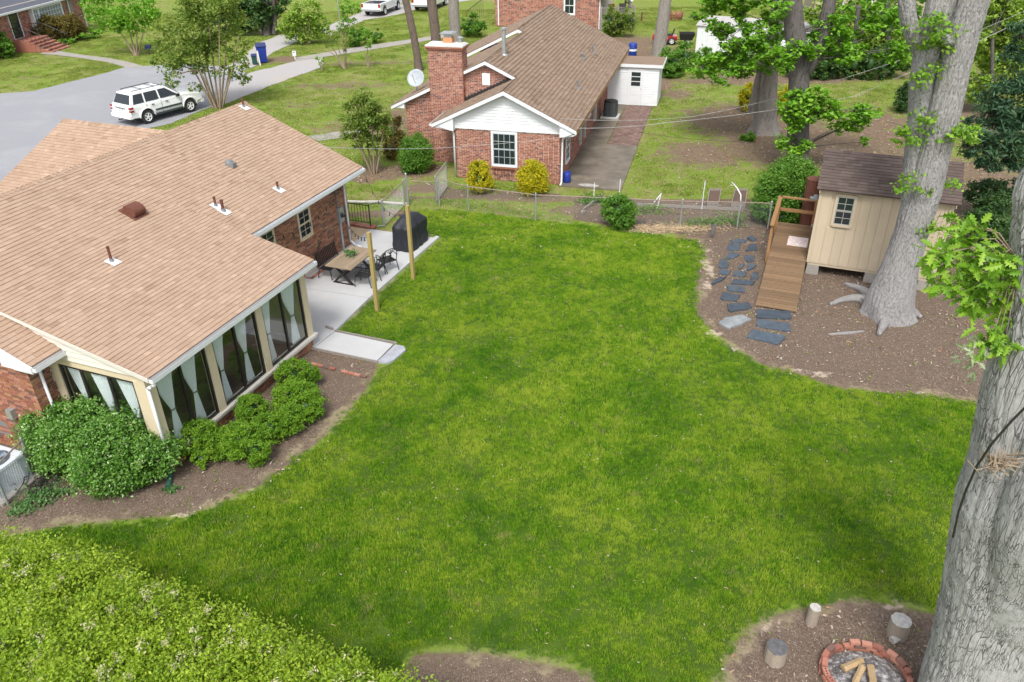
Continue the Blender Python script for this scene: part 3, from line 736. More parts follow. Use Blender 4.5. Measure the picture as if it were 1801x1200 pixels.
# near gable wall: its bricks show largest, so those are pieces
near_b = []; Tg = frame_T((WX, YG + .012, 0), (-1, 0, 0), (0, -1, 0)); bw.T = Tg
brick_wall(bw, 5.2, lambda x: 2.70 + x * m_sl, pieces=near_b, pcond=lambda p, z: p < 2.2 and z > .35)
random.Random(1).shuffle(near_b)
for (p, q, z, z1, d, t) in near_b[300:]: bw.bx(p, q, 0, d, z, z1, t, 'f')
bw.build('brickwork', M['brick_near'], walls, kind='stuff')
brick_objects(Tg, near_b, M['brick'], walls)
# windows of the back wall, window wells
for a, c in ((3.78, 4.50), (1.75, 2.50)):
    wd = sash_window(house, Tb, a + .05, c - .05, 1.42, 2.36, 2, 2, .06, frame=M['cream'], sash=M['cream'], proud=.04)
    r = MB(Tb)
    for i in range(6): r.bx(a + i * (c - a) / 6 + .005, a + (i + 1) * (c - a) / 6 - .005, 0, .05, 1.27, 1.35, rng.random())
    r.build('brick_sill', M['brick_near'], wd)
r = MB(Tb); r.bx(3.78, 4.44, -.10, -.08, .02, .36); r.build('basement_window', M['gl_dark'], house)
well = thing('window_well', 'low brick-edged window well at the house wall by the dining table', 'window well', HO, -HA)
for i in range(9):
    b = MB(); x = WX + .03; y = 3.74 + i * .115
    if i < 5: b.bx(-2.60, -2.45, 3.70 + i * .215, 3.70 + i * .215 + .2, 0, .07, rng.random()); b.build('brick', M['brick2'], well); b = MB()
    if i < 2:
        b.bx(-2.73 + i * 0, -2.62, (3.70, 4.70)[i], (3.70, 4.70)[i] + .09, 0, .07, rng.random()); b.build('brick', M['brick2'], well)
b = MB(); b.bx(-2.74, -2.60, 3.8, 4.7, 0.0, .02); b.build('well_floor', M['conc2'], well)

# ---------------- roof: decks, then shingles
def plane_frame(o, ex, slope_dir, slope):
    up = np.array([slope_dir[0], slope_dir[1], slope]); up = up / np.linalg.norm(up); ex = np.array(ex, float); n = np.cross(ex, up)
    if n[2] < 0: n = -n
    return np.array(o, float), ex, up, n
roof = MB()
xe = -2.15; xr = -6.8; zr = zmain(xr)
roof.slab([(xe, -6.8, zmain(xe)), (xe, 7.1, zmain(xe)), (xr, 7.1, zr), (xr, -6.8, zr)], (0, 0, -.10))
roof.slab([(-11.45, -6.8, zmain(xe)), (xr, -6.8, zr), (xr, 7.1, zr), (-11.45, 7.1, zmain(xe))], (0, 0, -.10))
roof.slab([(.28, -6.06, zsun(.28)), (.28, .22, zsun(.28)), (XC, .22, zsun(XC)), (XC, -6.06, zsun(XC))], (0, 0, -.09))
zw = lambda y: zr - .42 * (3.2 - y); zw2 = lambda y: zr - .42 * (y - 3.2)
ye = -1.4
roof.slab([(-16.2, ye, zw(ye)), (-11.2, ye, zw(ye)), (xr, 3.2, zr), (-11.05, 3.2, zr), (-11.05, 2.9, zw(2.9))][1:4] + [(-11.2, 3.2, zr)], (0, 0, -.1))
roof.slab([(-11.2, 3.2, zr - .001), (xr, 3.2, zr - .001), (-11.2, 7.8, zw2(7.8))], (0, 0, -.1))
roof_o = roof.build('roof', M['sh_tan'], house)
LS = math.hypot(xe - xr, zr - zmain(xe))
sh = MB()
o, ex, up, nn = plane_frame((xe, 0, zmain(xe)), (0, 1, 0), (-1, 0), m_sl)
shingle_field(sh, o, ex, up, nn, [(.24, 0), (7.12, 0), (7.12, LS), (-6.82, LS), (-6.82, (xe - XC) * 1.082), (.24, (xe - XC) * 1.082)])
shingle_field(sh, o, ex, up, nn, [(-6.82, 0), (-5.9, 0), (-5.9, LS * .5), (-6.82, LS * .5)])
# sunroom plane; the nearest 300 tabs are pieces
ss = []
o, ex, up, nn = plane_frame((.30, 0, zsun(.30)), (0, 1, 0), (-1, 0), s_sl)
LSS = math.hypot(.30 - XC, zsun(XC) - zsun(.3))
shingle_field(sh, o, ex, up, nn, [(-6.09, 0), (.25, 0), (.25, LSS), (-6.09, LSS)], pieces=ss, pcond=lambda x, y: x < -1.4 and y < 2.0)
Ts = sh.T
for q in ss[300:]: sh.add(*q)
# ridge caps and the rear wing
oW, exW, upW, nW = plane_frame((-11.2, ye, zw(ye)), (1, 0, 0), (0, 1), .42)
LW = math.hypot(3.2 - ye, zr - zw(ye))
shingle_field(sh, oW, exW, upW, nW, [(0, 0), (.0, LW), (4.42, LW), (.0, -.01)])
sh.T = None
for i in range(95):
    y = -6.8 + i * .147
    sh.add([(xr + .14, y, zr - .055 + .018), (xr, y, zr + .022), (xr - .14, y, zr - .055 + .018), (xr + .14, y + .17, zr - .06), (xr, y + .17, zr + .004), (xr - .14, y + .17, zr - .06)], [(0, 1, 4, 3), (1, 2, 5, 4)], rng.random())
for i in range(30):
    x = -11.2 + i * .147
    sh.add([(x, 3.06, zr - .04), (x, 3.2, zr + .024), (x, 3.34, zr - .04), (x + .17, 3.06, zr - .06), (x + .17, 3.2, zr + .006), (x + .17, 3.34, zr - .06)], [(0, 3, 4, 1), (1, 4, 5, 2)], rng.random())
sh.build('shingle_courses', M['sh_tan'], roof_o, kind='stuff')
piece_objects('shingle', Ts, ss, M['sh_tan'], roof_o)
wl_ = MB(); wl_.bx(-11.1, -10.95, -1.0, 7.4, 0, 2.9); wl_.slab([(-11.1, -1.0, 2.9), (-11.1, 7.4, 2.9), (-11.1, 3.2, 4.6)], (.15, 0, 0)); wl_.build('rear_wall', M['brick_near'], house)
# fascias, rakes, soffits
fb = MB()
zz = zmain(xe)
fb.bx(xe - .04, xe, .26, 7.08, zz - .22, zz - .02); fb.bx(xe - .04, xe, -6.8, -6.0, zz - .2, zz - .02)
fb.bx(WX, xe - .04, .0, 7.0, zz - .24, zz - .22); fb.bx(WX, xe - .04, -6.8, -6.0, zz - .22, zz - .2)
for (y0, y1) in ((-6.86, -6.80), (7.10, 7.14)):
    fb.slab([(xe + .02, y0, zmain(xe) - .02), (xr, y0, zr - .02), (xr, y0, zr - .2), (xe - .25, y0, zmain(xe) - .10), (xe + .02, y0, zmain(xe) - .16)], (0, y1 - y0, 0))
fb.slab([(xe, -6.8, zz - .2), (WX - .35, -6.8, zz - .2), (WX - .35, -6.8, zmain(WX - .35) - .1), (WX - .1, -6.8, zmain(WX) - .1), (xe, -6.8, zz - .06)], (0, .25, 0))
fb.slab([(xe, -6.8, zz - .13), (xr, -6.8, zr - .13), (xr, -6.53, zr - .13), (xe, -6.53, zz - .13)], (0, 0, .02))
fb.build('white_trim', M['white'], house)
fb = MB()
fb.slab([(.28, -6.10, zsun(.28) - .015), (XC, -6.10, zsun(XC) - .015), (XC, -6.10, zsun(XC) - .08), (.28, -6.10, zsun(.28) - .12)], (0, .04, 0))
fb.slab([(.28, .22, zsun(.28) - .015), (XC, .22, zsun(XC) - .015), (XC, .22, zsun(XC) - .09), (.28, .22, zsun(.28) - .16)], (0, .04, 0))
fb.bx(.03, .27, -6.05, .20, 2.635, 2.655); fb.build('rake_board', M['cream_w'], house)
# gutters and downspouts
def gutter(mb, x, y0, y1, z, w=.11, h=.10):
    for a, b_, c, d in ((x, x + .006, z - h, z), (x + w - .006, x + w, z - h, z + .006), (x, x + w, z - h - .004, z - h)): mb.bx(a, b_, y0, y1, c, d)
    mb.bx(x, x + w, y0 - .004, y0, z - h, z); mb.bx(x, x + w, y1, y1 + .004, z - h, z)
g = MB(); gutter(g, .29, -6.08, .22, zsun(.28) - .03); g.build('gutter', M['white'], house)
g = MB(); gutter(g, xe + .005, .40, 7.1, zz - .03); g.build('gutter', M['white'], house)
g = MB(); gutter(g, xe + .005, -6.82, -6.0, zz - .03); g.build('gutter', M['white'], house)
g = MB(); g.bx(xe + .012, xe + .10, -6.8, -6.02, zz - .10, zz - .07); g.bx(.30, .39, -6.07, .21, zsun(.28) - .1, zsun(.28) - .085); g.build('gutter_debris', M['grayw'], house)
def downspout(pts, name='downspout', mt=None):
    b = MB()
    for a, c in zip(pts[:-1], pts[1:]): b.beam(a, c, .075, .055, up=(.3, 1, .01))
    return b.build(name, mt or M['white'], house, True)
downspout([(.34, -6.0, 2.56), (.20, -5.98, 2.45), (.06, -5.98, 2.36), (.06, -5.98, .22)])
b = MB(); P = [(.06, -6.02, .24), (.07, -6.04, .10), (.14, -6.14, .04), (.25, -6.3, .03), (.34, -6.45, .03)]
Q, r = resample(np.array(P), np.full(5, .055), 60); r = r * (1 + .1 * (np.arange(60) % 2)); b.tube(Q, r, 10); b.build('drain_hose', M['green_pl'], house)
downspout([(xe + .06, -6.4, zz - .12), (WX + .12, -6.34, 2.58), (WX + .05, -6.3, 2.5), (WX + .05, -6.3, .1)])
downspout([(xe + .06, 7.0, zz - .12), (xe - .1, 6.95, zz - .25), (WX + .12, 6.7, 2.6), (WX + .05, 6.62, 2.5), (WX + .05, 6.62, .25), (WX + .25, 6.62, .08), (WX + .5, 6.62, .06)])
# meter box, conduits
b = MB(); b.bx(WX, WX + .12, 6.03, 6.33, 1.15, 1.70); mt_ = b.build('electric_meter', M['galv'], house)
b = MB(); b.T = frame_T((WX + .12, 6.18, 1.42), (0, 1, 0), (0, 0, 1), (1, 0, 0)); b.lathe([(.09, 0), (.09, .03), (.07, .05), (.07, .10), (.05, .12)], n=14); b.build('meter_dial', M['gl_dark'], mt_)
b = MB(); b.bx(WX, WX + .06, 6.09, 6.19, .05, 1.15); b.build('conduit', M['galv'], house)
b = MB(); b.tube([(WX + .03, 6.12, 1.7), (WX + .03, 6.12, 2.7)], .02, 6); b.build('cable_riser', M['lead'], house)
# utility bits on the near gable
b = MB(); b.bx(-3.85, -3.68, YG - .13, YG, 1.05, 1.30); b.build('switch_box', M['galv'], house)
b = MB(); b.tube([(-3.76, YG - .06, 1.05), (-3.74, YG - .07, .75), (-3.66, YG - .08, .45), (-3.72, YG - .1, .2)], .018, 6); b.build('conduit', M['lead'], house)
b = MB(); b.bx(-3.42, -3.24, YG - .10, YG, .86, 1.0); b.slab([(-3.42, YG - .10, .86), (-3.24, YG - .10, .86), (-3.24, YG - .18, .80), (-3.42, YG - .18, .80)], (0, 0, .01)); b.build('dryer_vent', M['white'], house)
b = MB(Tg); b.bx(1.45, 2.3, 0, .012, .35, .8); b.build('basement_window', M['lead'], house)
for i in range(7):
    b = MB(Tg); b.bx(1.45 + i * .12, 1.45 + i * .12 + .105, 0, .06, .26, .34, rng.random()); b.build('brick', M['brick2'], house)
# plumbing vents on the roof
def vent_pipe(x, y, zf, h, r=.035, pl=(.34, .26)):
    z = zf(x); s = m_sl if zf is zmain else s_sl
    b = MB(); b.T = frame_T((x + .04, y, z + .014), np.array([1, 0, -s]) / math.hypot(1, s), (0, 1, 0), np.array([s, 0, 1]) / math.hypot(1, s)); b.bx(-pl[0] / 2, pl[0] / 2, -pl[1] / 2, pl[1] / 2, 0, .006)
    f = b.build('flashing', M['flash'], roof_o)
    b = MB(); b.lathe([(r * 2.0, 0), (r * 1.5, .05), (r * 1.2, .10)], (x, y, z), 12); b.build('pipe_boot', M['lead'], roof_o)
    b = MB(); b.lathe([(r, -.05), (r, h - .04), (r * 1.15, h - .04), (r * 1.15, h), (r * .8, h), (r * .8, h - .1)], (x, y, z), 12); b.build('vent_pipe', M['rust'], roof_o)
vent_pipe(-3.32, -3.12, zsun if XC < -3.32 else zmain, .42)
vent_pipe(-3.51, 1.07, zmain, .30); vent_pipe(-3.24, 1.04, zmain, .36, .045)
vent_pipe(-2.99, 3.37, zmain, .26); vent_pipe(-6.55, 6.75, zmain, .34)
x, y = -4.54, -.97; z = zmain(x)
b = MB(); b.T = frame_T((x, y, z), np.array([1, 0, -m_sl]) / 1.082, (0, 1, 0), np.array([m_sl, 0, 1]) / 1.082)
prof = [(-.2, .03), (.16, .03), (.22, .08), (.22, .16)] + [(.22 - .42 * (1 - math.cos(a)) / 2, .16 + .11 * math.sin(a)) for a in np.linspace(0, math.pi, 9)]
b.slab([(p, -.2, q) for p, q in prof], (0, .4, 0)); b.bx(-.3, .28, -.26, .26, .018, .03); b.build('roof_vent', M['rust'], roof_o)
x, y = -4.60, 3.24; z = zmain(x)
b = MB(); b.lathe([(.13, 0), (.13, .10), (.10, .17), (.03, .20)], (x, y, z), 14); b.bx(x + .02, x + .2, y - .09, y + .09, z - .04, z + .10); b.build('roof_vent', M['lead'], roof_o)

# ---------------- sunroom shell
sunroom = []
fr = MB()
fr.bx(-.16, 0, -5.98, 0, 2.42, 2.63)                                         # header, long side
fr.bx(-2.72, -.16, -5.98, -5.84, 2.46, 2.66)                                 # header, near side
fr.bx(-2.72, -.16, -.14, 0, 2.42, 2.63)
fr.build('header', M['cream'], house)
for (a, c) in ((-5.98, -5.72), (-4.08, -3.84), (-2.16, -1.91), (-.17, .06)):
    b = MB(); b.bx(-.15, .025, a, c, .42, 2.62); b.build('post', M['cream'], house)
b = MB(); b.bx(-.15, .03, -6.0, -5.982, .42, 2.62); b.bx(-.30, -.151, -5.995, -5.84, .42, 2.5); b.build('corner_board', M['cream'], house)
b = MB(); b.bx(-2.75, -2.50, -6.0, -5.84, .3, 2.5); b.build('post', M['cream'], house)
b = MB(); b.bx(-.18, .10, -6.02, .16, .36, .42); b.bx(-.18, .06, -6.0, .12, .285, .36); b.build('sill', M['cream_w'], house)
b = MB(); b.bx(-2.5, -.19, -6.06, -5.82, .36, .42); b.bx(-2.5, -.19, -6.02, -5.84, .285, .36); b.build('sill', M['cream_w'], house)
b = MB(); b.bx(-2.7, -.2, -5.9, -.1, -.02, .12); b.build('sunroom_floor', mk('sunroom_tiles', (.16, .12, .10), .35, var=.2, scale=3), house)
b = MB(); b.bx(-2.74, -2.70, -5.8, 0, .1, 2.7); b.build('sunroom_back_wall', mk('sunroom_back_wall', (.22, .17, .13), .8, var=.25, scale=2), house)
b = MB(); b.bx(-2.7, -.2, -.10, -.02, .1, 2.42); b.build('sunroom_end_wall', M['cream'], house)
def glazed(T, a, c, z0, z1, mull):
    f = MB(T); s = .055
    f.bx(a, a + s, -.07, -.01, z0, z1); f.bx(c - s, c, -.07, -.01, z0, z1); f.bx(a + s, c - s, -.07, -.01, z0, z0 + s); f.bx(a + s, c - s, -.07, -.01, z1 - s, z1)
    for mm_ in mull: f.bx(mm_ - .03, mm_ + .03, -.06, .0, z0 + s, z1 - s)
    wd = f.build('window', M['bronze'], house)
    ed = [a + s] + list(mull) + [c - s]
    for p, q in zip(ed[:-1], ed[1:]):
        g = MB(T); g.bx(p, q, -.042, -.036, z0 + s, z1 - s); g.build('pane', M['glass'], wd)
Tx = frame_T((0, 0, 0), (0, 1, 0), (1, 0, 0)); Ty = frame_T((0, -5.98, 0), (1, 0, 0), (0, -1, 0))
glazed(Tx, -5.72, -4.08, .42, 2.42, [-4.92]); glazed(Tx, -3.84, -2.16, .42, 2.42, [-3.0]); glazed(Tx, -1.91, -.17, .42, 2.42, [-1.05])
glazed(Ty, -2.50, -.31, .42, 2.46, [-1.85, -1.05])
# lap siding between the two roofs
zb = lambda x: max(zmain(x), 2.66)
for k in range(9):
    z0 = 2.66 + k * .135; z1 = z0 + .128
    xl0, xl1 = -2.15 - (z0 - 2.95) / m_sl, -2.15 - (z1 - 2.95) / m_sl; xr0, xr1 = .25 - (z0 + .1 - 2.76) / s_sl, .25 - (z1 + .1 - 2.76) / s_sl
    xl0, xl1 = min(xl0, -2.05), min(xl1, -2.05); xr0, xr1 = min(xr0, .2), min(xr1, .2)
    if k == 0: xl0 = -2.7; xl1 = -2.7
    if xl0 >= xr0 - .05: break
    xr1 = max(xr1, xl1 + .02)
    b = MB(); b.add([(xl0, -6.03, z0), (xr0, -6.03, z0), (xr1, -6.008, z1), (xl1, -6.008, z1), (xl0, -5.98, z0), (xr0, -5.98, z0), (xr1, -5.98, z1), (xl1, -5.98, z1)],
                   [(0, 1, 2, 3), (0, 4, 5, 1), (3, 2, 6, 7), (1, 5, 6, 2), (0, 3, 7, 4)], rng.random()); b.build('siding_board', M['cream_w'], house)
b = MB(); b.slab([(-2.7, -5.975, 2.66), (.15, -5.975, 2.62), (XC, -5.975, zsun(XC) - .1)], (0, .06, 0)); b.build('gable_sheathing', M['cream'], house)

# ---------------- curtains (each hangs free: its own thing)
def curtain(label, T, x0, x1, z0=.5, z1=2.38, tie=.55, pinch=.5, side=0, n=30, k=26, group='white curtains tied back in the sunroom'):
    w = x1 - x0; v = []
    for i in range(k):
        t = i / (k - 1); z = z1 + (z0 - z1) * t
        g = .16 + .84 * min(1, abs(t - tie) / (tie if t < tie else 1 - tie) * 1.15) ** (.85 if t < tie else .9) * (1 if t < tie else .45)
        cx = x0 + w * (.5 + (pinch - .5) * (1 - abs(t - tie) / (tie if t < tie else 1.6)))
        for j in range(n):
            s = j / (n - 1) - .5; xx = cx + s * w * g
            v.append((xx, -.11 + .022 * math.sin(s * 44 + 2 * math.sin(t * 3)) * (.4 + .6 * g) + .02 * (1 - g) * math.cos(s * 3.1), z + .01 * math.sin(s * 30) * (t > .95)))
    b = MB(T); idx = np.arange(n * k).reshape(k, n)
    b.add(v, [tuple(q) for q in np.stack([idx[:-1, :-1], idx[:-1, 1:], idx[1:, 1:], idx[1:, :-1]], -1).reshape(-1, 4)])
    o = tag(b.build('curtain', M['curtain'], None, True), label, 'curtain', group); o.matrix_world = Matrix.Translation(HO) @ Matrix.Rotation(-HA, 4, 'Z')
    zt = z1 + (z0 - z1) * tie; cx = x0 + w * pinch
    tb = MB(T); tb.bx(cx - w * .10, cx + w * .10, -.15, -.07, zt - .015, zt + .015); tb.build('tie', M['grayw'], o)
curtain('gathered white curtain at the left jamb of the first big pane beside the corner downspout', Tx, -5.68, -5.10, pinch=.62)
curtain('tied white curtain hanging right of the mullion in the sunroom bay nearest the corner downspout', Tx, -4.88, -4.32, pinch=.55)
curtain('faint white curtain at the left edge of the middle sunroom bay', Tx, -3.80, -3.30, pinch=.45)
curtain('tied white curtain right of the mullion in the middle sunroom bay', Tx, -2.95, -2.42, pinch=.55)
curtain('faint white curtain at the left edge of the sunroom bay nearest the patio', Tx, -1.87, -1.40, pinch=.45)
curtain('wide tied white curtain in the sunroom pane nearest the patio', Tx, -.98, -.30, pinch=.6)
curtain('white curtain in the left pane of the short sunroom side, beside the brick corner', Ty, -2.40, -1.90, pinch=.7)
curtain('white curtain in the middle pane of the short sunroom side, above the big shrub', Ty, -1.70, -1.15, pinch=.6)
curtain('white curtain in the right pane of the short sunroom side, next to the corner post', Ty, -.95, -.40, pinch=.6)
def hp(x, y, z=0.):
    return np.array([HO[0] + x * math.cos(HA) + y * math.sin(HA), HO[1] - x * math.sin(HA) + y * math.cos(HA), z])
# ================================================================== PATIO AND WHAT STANDS ON IT (house frame)
def hthing(name, label, cat, x=0, y=0, rz=0., group=None, kind=None, z=0.): return thing(name, label, cat, hp(x, y, z), -HA + rz, group, kind)
pat = hthing('concrete_patio', 'pale new concrete patio beside the lawn', None, kind='structure'); del pat['label']
def pslab(poly, name='slab', mt=None, z1=.06, z0=-.1, par=pat):
    b = MB(); b.prism(poly, z0, z1); return b.build(name, mt or M['conc'], par)
pslab([(WX, .02), (.08, -.10 + .03), (.14, .92), (.04, 3.15), (WX, 3.0)])
pslab([(WX, 3.02), (.04, 3.17), (.04, 8.45), (-.10, 8.46), (-.12, 8.28), (-.50, 8.26), (WX - .0, 8.2)])
pslab([(.10, -.09), (2.17, -.10), (2.17, .86), (.16, .90)], z1=.05)
pslab([(WX, 6.83), (WX, 8.2), (-3.9, 8.2), (-3.9, 6.83)], mt=mk('tan_concrete', (.48, .36, .22), .9, var=.12, scale=2), z1=.05)
edg = hthing('timber_edging', 'thin weathered timber edging on both sides of the pale walk slab', 'edging')
b = MB(); b.beam((.0, .96, .03), (2.25, .95, .03), .035, .09); b.build('edging_board', M['grayw'], edg)
b = MB(); b.beam((-.0, -.14, .03), (2.2, -.14, .03), .035, .08); b.build('edging_board', M['grayw'], edg)
b = MB(); b.beam((-.22, 1.02, .06), (.05, .96, .06), .06, .12); b.build('edging_block', M['grayw'], edg)
sl = tag(MB().prism([hp(x, y)[:2] for x, y in ((2.20, -.12), (2.24, .86), (2.52, .87), (2.66, .70), (2.60, .1), (2.50, -.1))], -.02, .05).build('slate_slab', mk('mottled_slate', (.33, .34, .38), .7, var=.25, scale=4, dirt=.5, dark=(.10, .15, .27), bump=.2)), 'blue-grey mottled slate slab at the end of the pale walk', 'stone slab')
be = hthing('brick_edging', 'faded row of edging bricks set flush in the soil by the walk', 'edging')
for i in range(9):
    if i == 4: continue
    b = MB(); a = .45 + i * .205; b.beam((a, -.82 - .01 * i, .015), (a + .19, -.83 - .01 * i, .015), .09, .04, tint=rng.random()); b.build('brick', M['brick2'], be)

# dining table
tb = hthing('dining_table', 'wooden plank dining table with black trestle legs on the patio', 'table', -1.28, 4.40)
for i in range(6):
    b = MB(); x0 = -.50 + i * .167; b.bx(x0 + .002, x0 + .165, -.79, .79, .72, .76, rng.random()); b.build('plank', M['tablew'], tb)
for y in (-.84, .79):
    b = MB(); b.bx(-.50, .50, y, y + .05, .72, .762, .7); b.build('end_board', M['tablew'], tb)
for y in (-.62, .62):
    b = MB()
    b.beam((-.40, y, .04), (.40, y, .04), .08, .06); b.beam((-.36, y, .06), (.30, y, .70), .07, .06, up=(0, 1, 0)); b.beam((.36, y + .005, .06), (-.30, y + .005, .70), .07, .06, up=(0, 1, 0)); b.beam((-.38, y, .70), (.38, y, .70), .08, .05)
    b.build('trestle', M['black'], tb)
b = MB(); b.beam((0, -.62, .36), (0, .62, .36), .06, .07); b.build('stretcher', M['black'], tb)
pp = hthing('potted_plant', 'small leafy plant in a white pot on the dining table', 'potted plant', -1.33, 4.50, z=.762)
b = MB(); b.lathe([(.055, 0), (.075, .13), (.068, .13), (.06, .11)], n=16); b.build('pot', M['white'], pp, True)
V, Fc, T = leaves([150], [(0, 0, .17)], [(.15, .15, .11)], .09, shell=.3, up=.2, spread=.5); fast_mesh('foliage', V, Fc, T, M['lf_crepe2'], pp)

def chair(label, x, y, rz, lattice=True, group='black metal patio chairs'):
    t = hthing('patio_chair', label, 'chair', x, y, rz, group)          # faces +y of its own frame
    b = MB()
    for i in range(7): b.bx(-.24, .24, -.23 + i * .068, -.23 + i * .068 + .05, .425, .44)
    b.build('seat', M['black'], t)
    b = MB(); b.tube([(-.25, -.24, .43), (-.25, .24, .43), (.25, .24, .43), (.25, -.24, .43), (-.25, -.24, .43)], .014, 6); b.build('seat_frame', M['black'], t)
    for sx in (-1, 1):
        b = MB(); b.tube([(sx * .25, .23, .43), (sx * .27, .27, .0)], .016, 6); b.build('leg', M['black'], t)
        b = MB(); b.tube([(sx * .25, -.23, .43), (sx * .27, -.33, .0)], .016, 6); b.build('leg', M['black'], t)
        b = MB(); b.tube([(sx * .27, .20, .43), (sx * .29, .20, .62), (sx * .29, .0, .66), (sx * .28, -.27, .64)], .014, 6); b.build('armrest', M['black'], t)
    b = MB(); b.tube([(-.25, -.23, .43), (-.26, -.30, .72), (-.20, -.345, .92), (0, -.35, .95), (.20, -.345, .92), (.26, -.30, .72), (.25, -.23, .43)], .015, 6)
    b.build('back_frame', M['black'], t)
    for k in range(5):
        b = MB(); x0 = -.16 + k * .08
        b.tube([(x0, -.24, .46), (x0 * (1 if not lattice else -.3), -.29, .68), (x0 * 1.1, -.34, .92)], .011, 5); b.build('back_bar', M['black'], t)
    return t
chair('black patio chair at the near end of the lawn side of the table', -.58, 4.0, math.radians(100))
chair('black patio chair in the middle of the lawn side, half behind the nearer wooden post', -.52, 4.62, math.radians(95))
chair('black patio chair pulled out past the far corner of the table', -.42, 5.25, math.radians(60))
bn = hthing('patio_bench', 'black slat-backed metal bench between the table and the brick wall', 'bench', -2.02, 4.45, math.radians(-90))
b = MB()
for i in range(7): b.bx(-.62, .62, -.22 + i * .066, -.22 + i * .066 + .05, .42, .435)
b.build('seat', M['black'], bn)
for sx in (-.6, .6):
    b = MB(); b.tube([(sx, .22, .42), (sx, .25, 0)], .018, 6); b.build('leg', M['black'], bn)
    b = MB(); b.tube([(sx, -.22, .42), (sx, -.30, 0)], .018, 6); b.build('leg', M['black'], bn)
b = MB(); b.tube([(-.6, -.22, .42), (-.6, -.32, .92), (.6, -.32, .92), (.6, -.22, .42)], .017, 6); b.build('back_frame', M['black'], bn)
for k in range(13):
    b = MB(); x0 = -.54 + k * .09; b.beam((x0, -.235, .46), (x0, -.32, .91), .045, .012, up=(1, 0, 0)); b.build('back_slat', M['black'], bn)

# covered grill
gr = hthing('covered_grill', 'barbecue grill under a black fabric cover on the patio corner', 'grill', -.62, 7.42, math.radians(0))
n, k = 48, 26
idx = np.arange(n * k).reshape(k, n); v = []
for i in range(k):
    t = i / (k - 1)
    for j in range(n):
        a = 2 * math.pi * j / n; ca, sa = math.cos(a), math.sin(a)
        p = 8.0; q = (abs(ca) ** p + abs(sa) ** p) ** (-1 / p)
        if t < .62: z = .02 + .93 * t / .62; sx, sy = .40 + .015 * (1 - t), .68 + .015 * (1 - t)
        elif t < .9: s = (t - .62) / .28; z = .95 + .30 * s; sx, sy = .40 - .19 * s, .68 - .36 * s
        else: s = (t - .9) / .1; z = 1.25 + .03 * s; sx, sy = .21 * (1 - s) + .01, .32 * (1 - s) + .01
        fold = .022 * math.sin(a * 9 + 2 * math.sin(a * 3)) * (1 - t) + .03 * float(vnoise(ca * 3, sa * 3, z * 4))
        v.append((ca * q * sx + ca * fold, sa * q * sy + sa * fold, z + .01 * float(vnoise(ca * 5, sa * 5, z * 2))))
mcov = NT('black_cover_fabric'); mcov.col((.018, .021, .028)).set(rough=.55, spec=.4).bump(mcov.noise(5, 5, .6), .6, .05)
b = MB(); b.add(v, [(idx[i, j], idx[i, (j + 1) % n], idx[i + 1, (j + 1) % n], idx[i + 1, j]) for i in range(k - 1) for j in range(n)]); b.build('cover', mcov.m, gr, True)
for y in (-.3, .3):
    b = MB(); b.tube([(.40, y - .1, .62), (.45, y, .60), (.40, y + .1, .62)], .012, 6); b.build('strap', M['black'], gr)
for sy in (-.55, .55):
    for sx in (-.3, .3):
        b = MB(); b.T = frame_T((sx, sy, .04), (0, 1, 0), (0, 0, 1), (1, 0, 0)); b.lathe([(.04, -.012), (.04, .012)], n=10); b.build('castor', M['rubber'], gr)

# posts with string lights
posts = []
for lab, x, y, hh in (('square yellow timber post at the patio edge nearer the sunroom', .66, 2.60, 2.66), ('square yellow timber post in the lawn in front of the covered grill', .72, 4.98, 2.66)):
    t = hthing('timber_post', lab, 'post', x, y, group='timber posts for string lights')
    b = MB(); b.bx(-.055, .055, -.055, .055, -.1, hh, .6); b.build('shaft', M['postw'], t)
    b = MB(); b.tube([(-.055, 0, hh - .1), (-.09, 0, hh - .1), (-.10, 0, hh - .14)], .006, 5); b.build('hook', M['black'], t); posts.append(hp(x, y, hh - .12))
def light_string(label, A, B, sag, n, hang=.10):
    t = thing('string_light', label, 'string lights', A, 0, 'string lights over the patio'); A = np.array(A, float); B = np.array(B, float)
    P = [(B - A) * s + np.array([0, 0, -sag * 4 * s * (1 - s)]) for s in np.linspace(0, 1, 28)]
    b = MB(); b.tube(P, .006, 5); b.build('cable', M['cable_b'], t)
    for i in range(n):
        s = (i + .5) / n; p = (B - A) * s + np.array([0, 0, -sag * 4 * s * (1 - s)])
        b = MB(); b.lathe([(.014, 0), (.018, -.05), (.013, -.06)], p, 8); so = b.build('bulb_socket', M['black'], t)
        b = MB(); b.lathe([(.012, -.055), (.026, -.085), (.024, -.105), (.006, -.125)], p, 8); b.build('bulb', M['gl_dark'], so, True)
light_string('string of bulbs sagging from the nearer post to the wall beside the meter', posts[0], hp(-2.7, 6.4, 1.2), .3, 8)
light_string('string of bulbs from the gutter corner down to the farther post', hp(-2.05, 7.0, 2.8), posts[1], .75, 8)
light_string('string of bulbs hung along the brick wall under the eave', hp(-2.6, 1.5, 2.6), hp(-2.6, 6.5, 2.55), .7, 10)

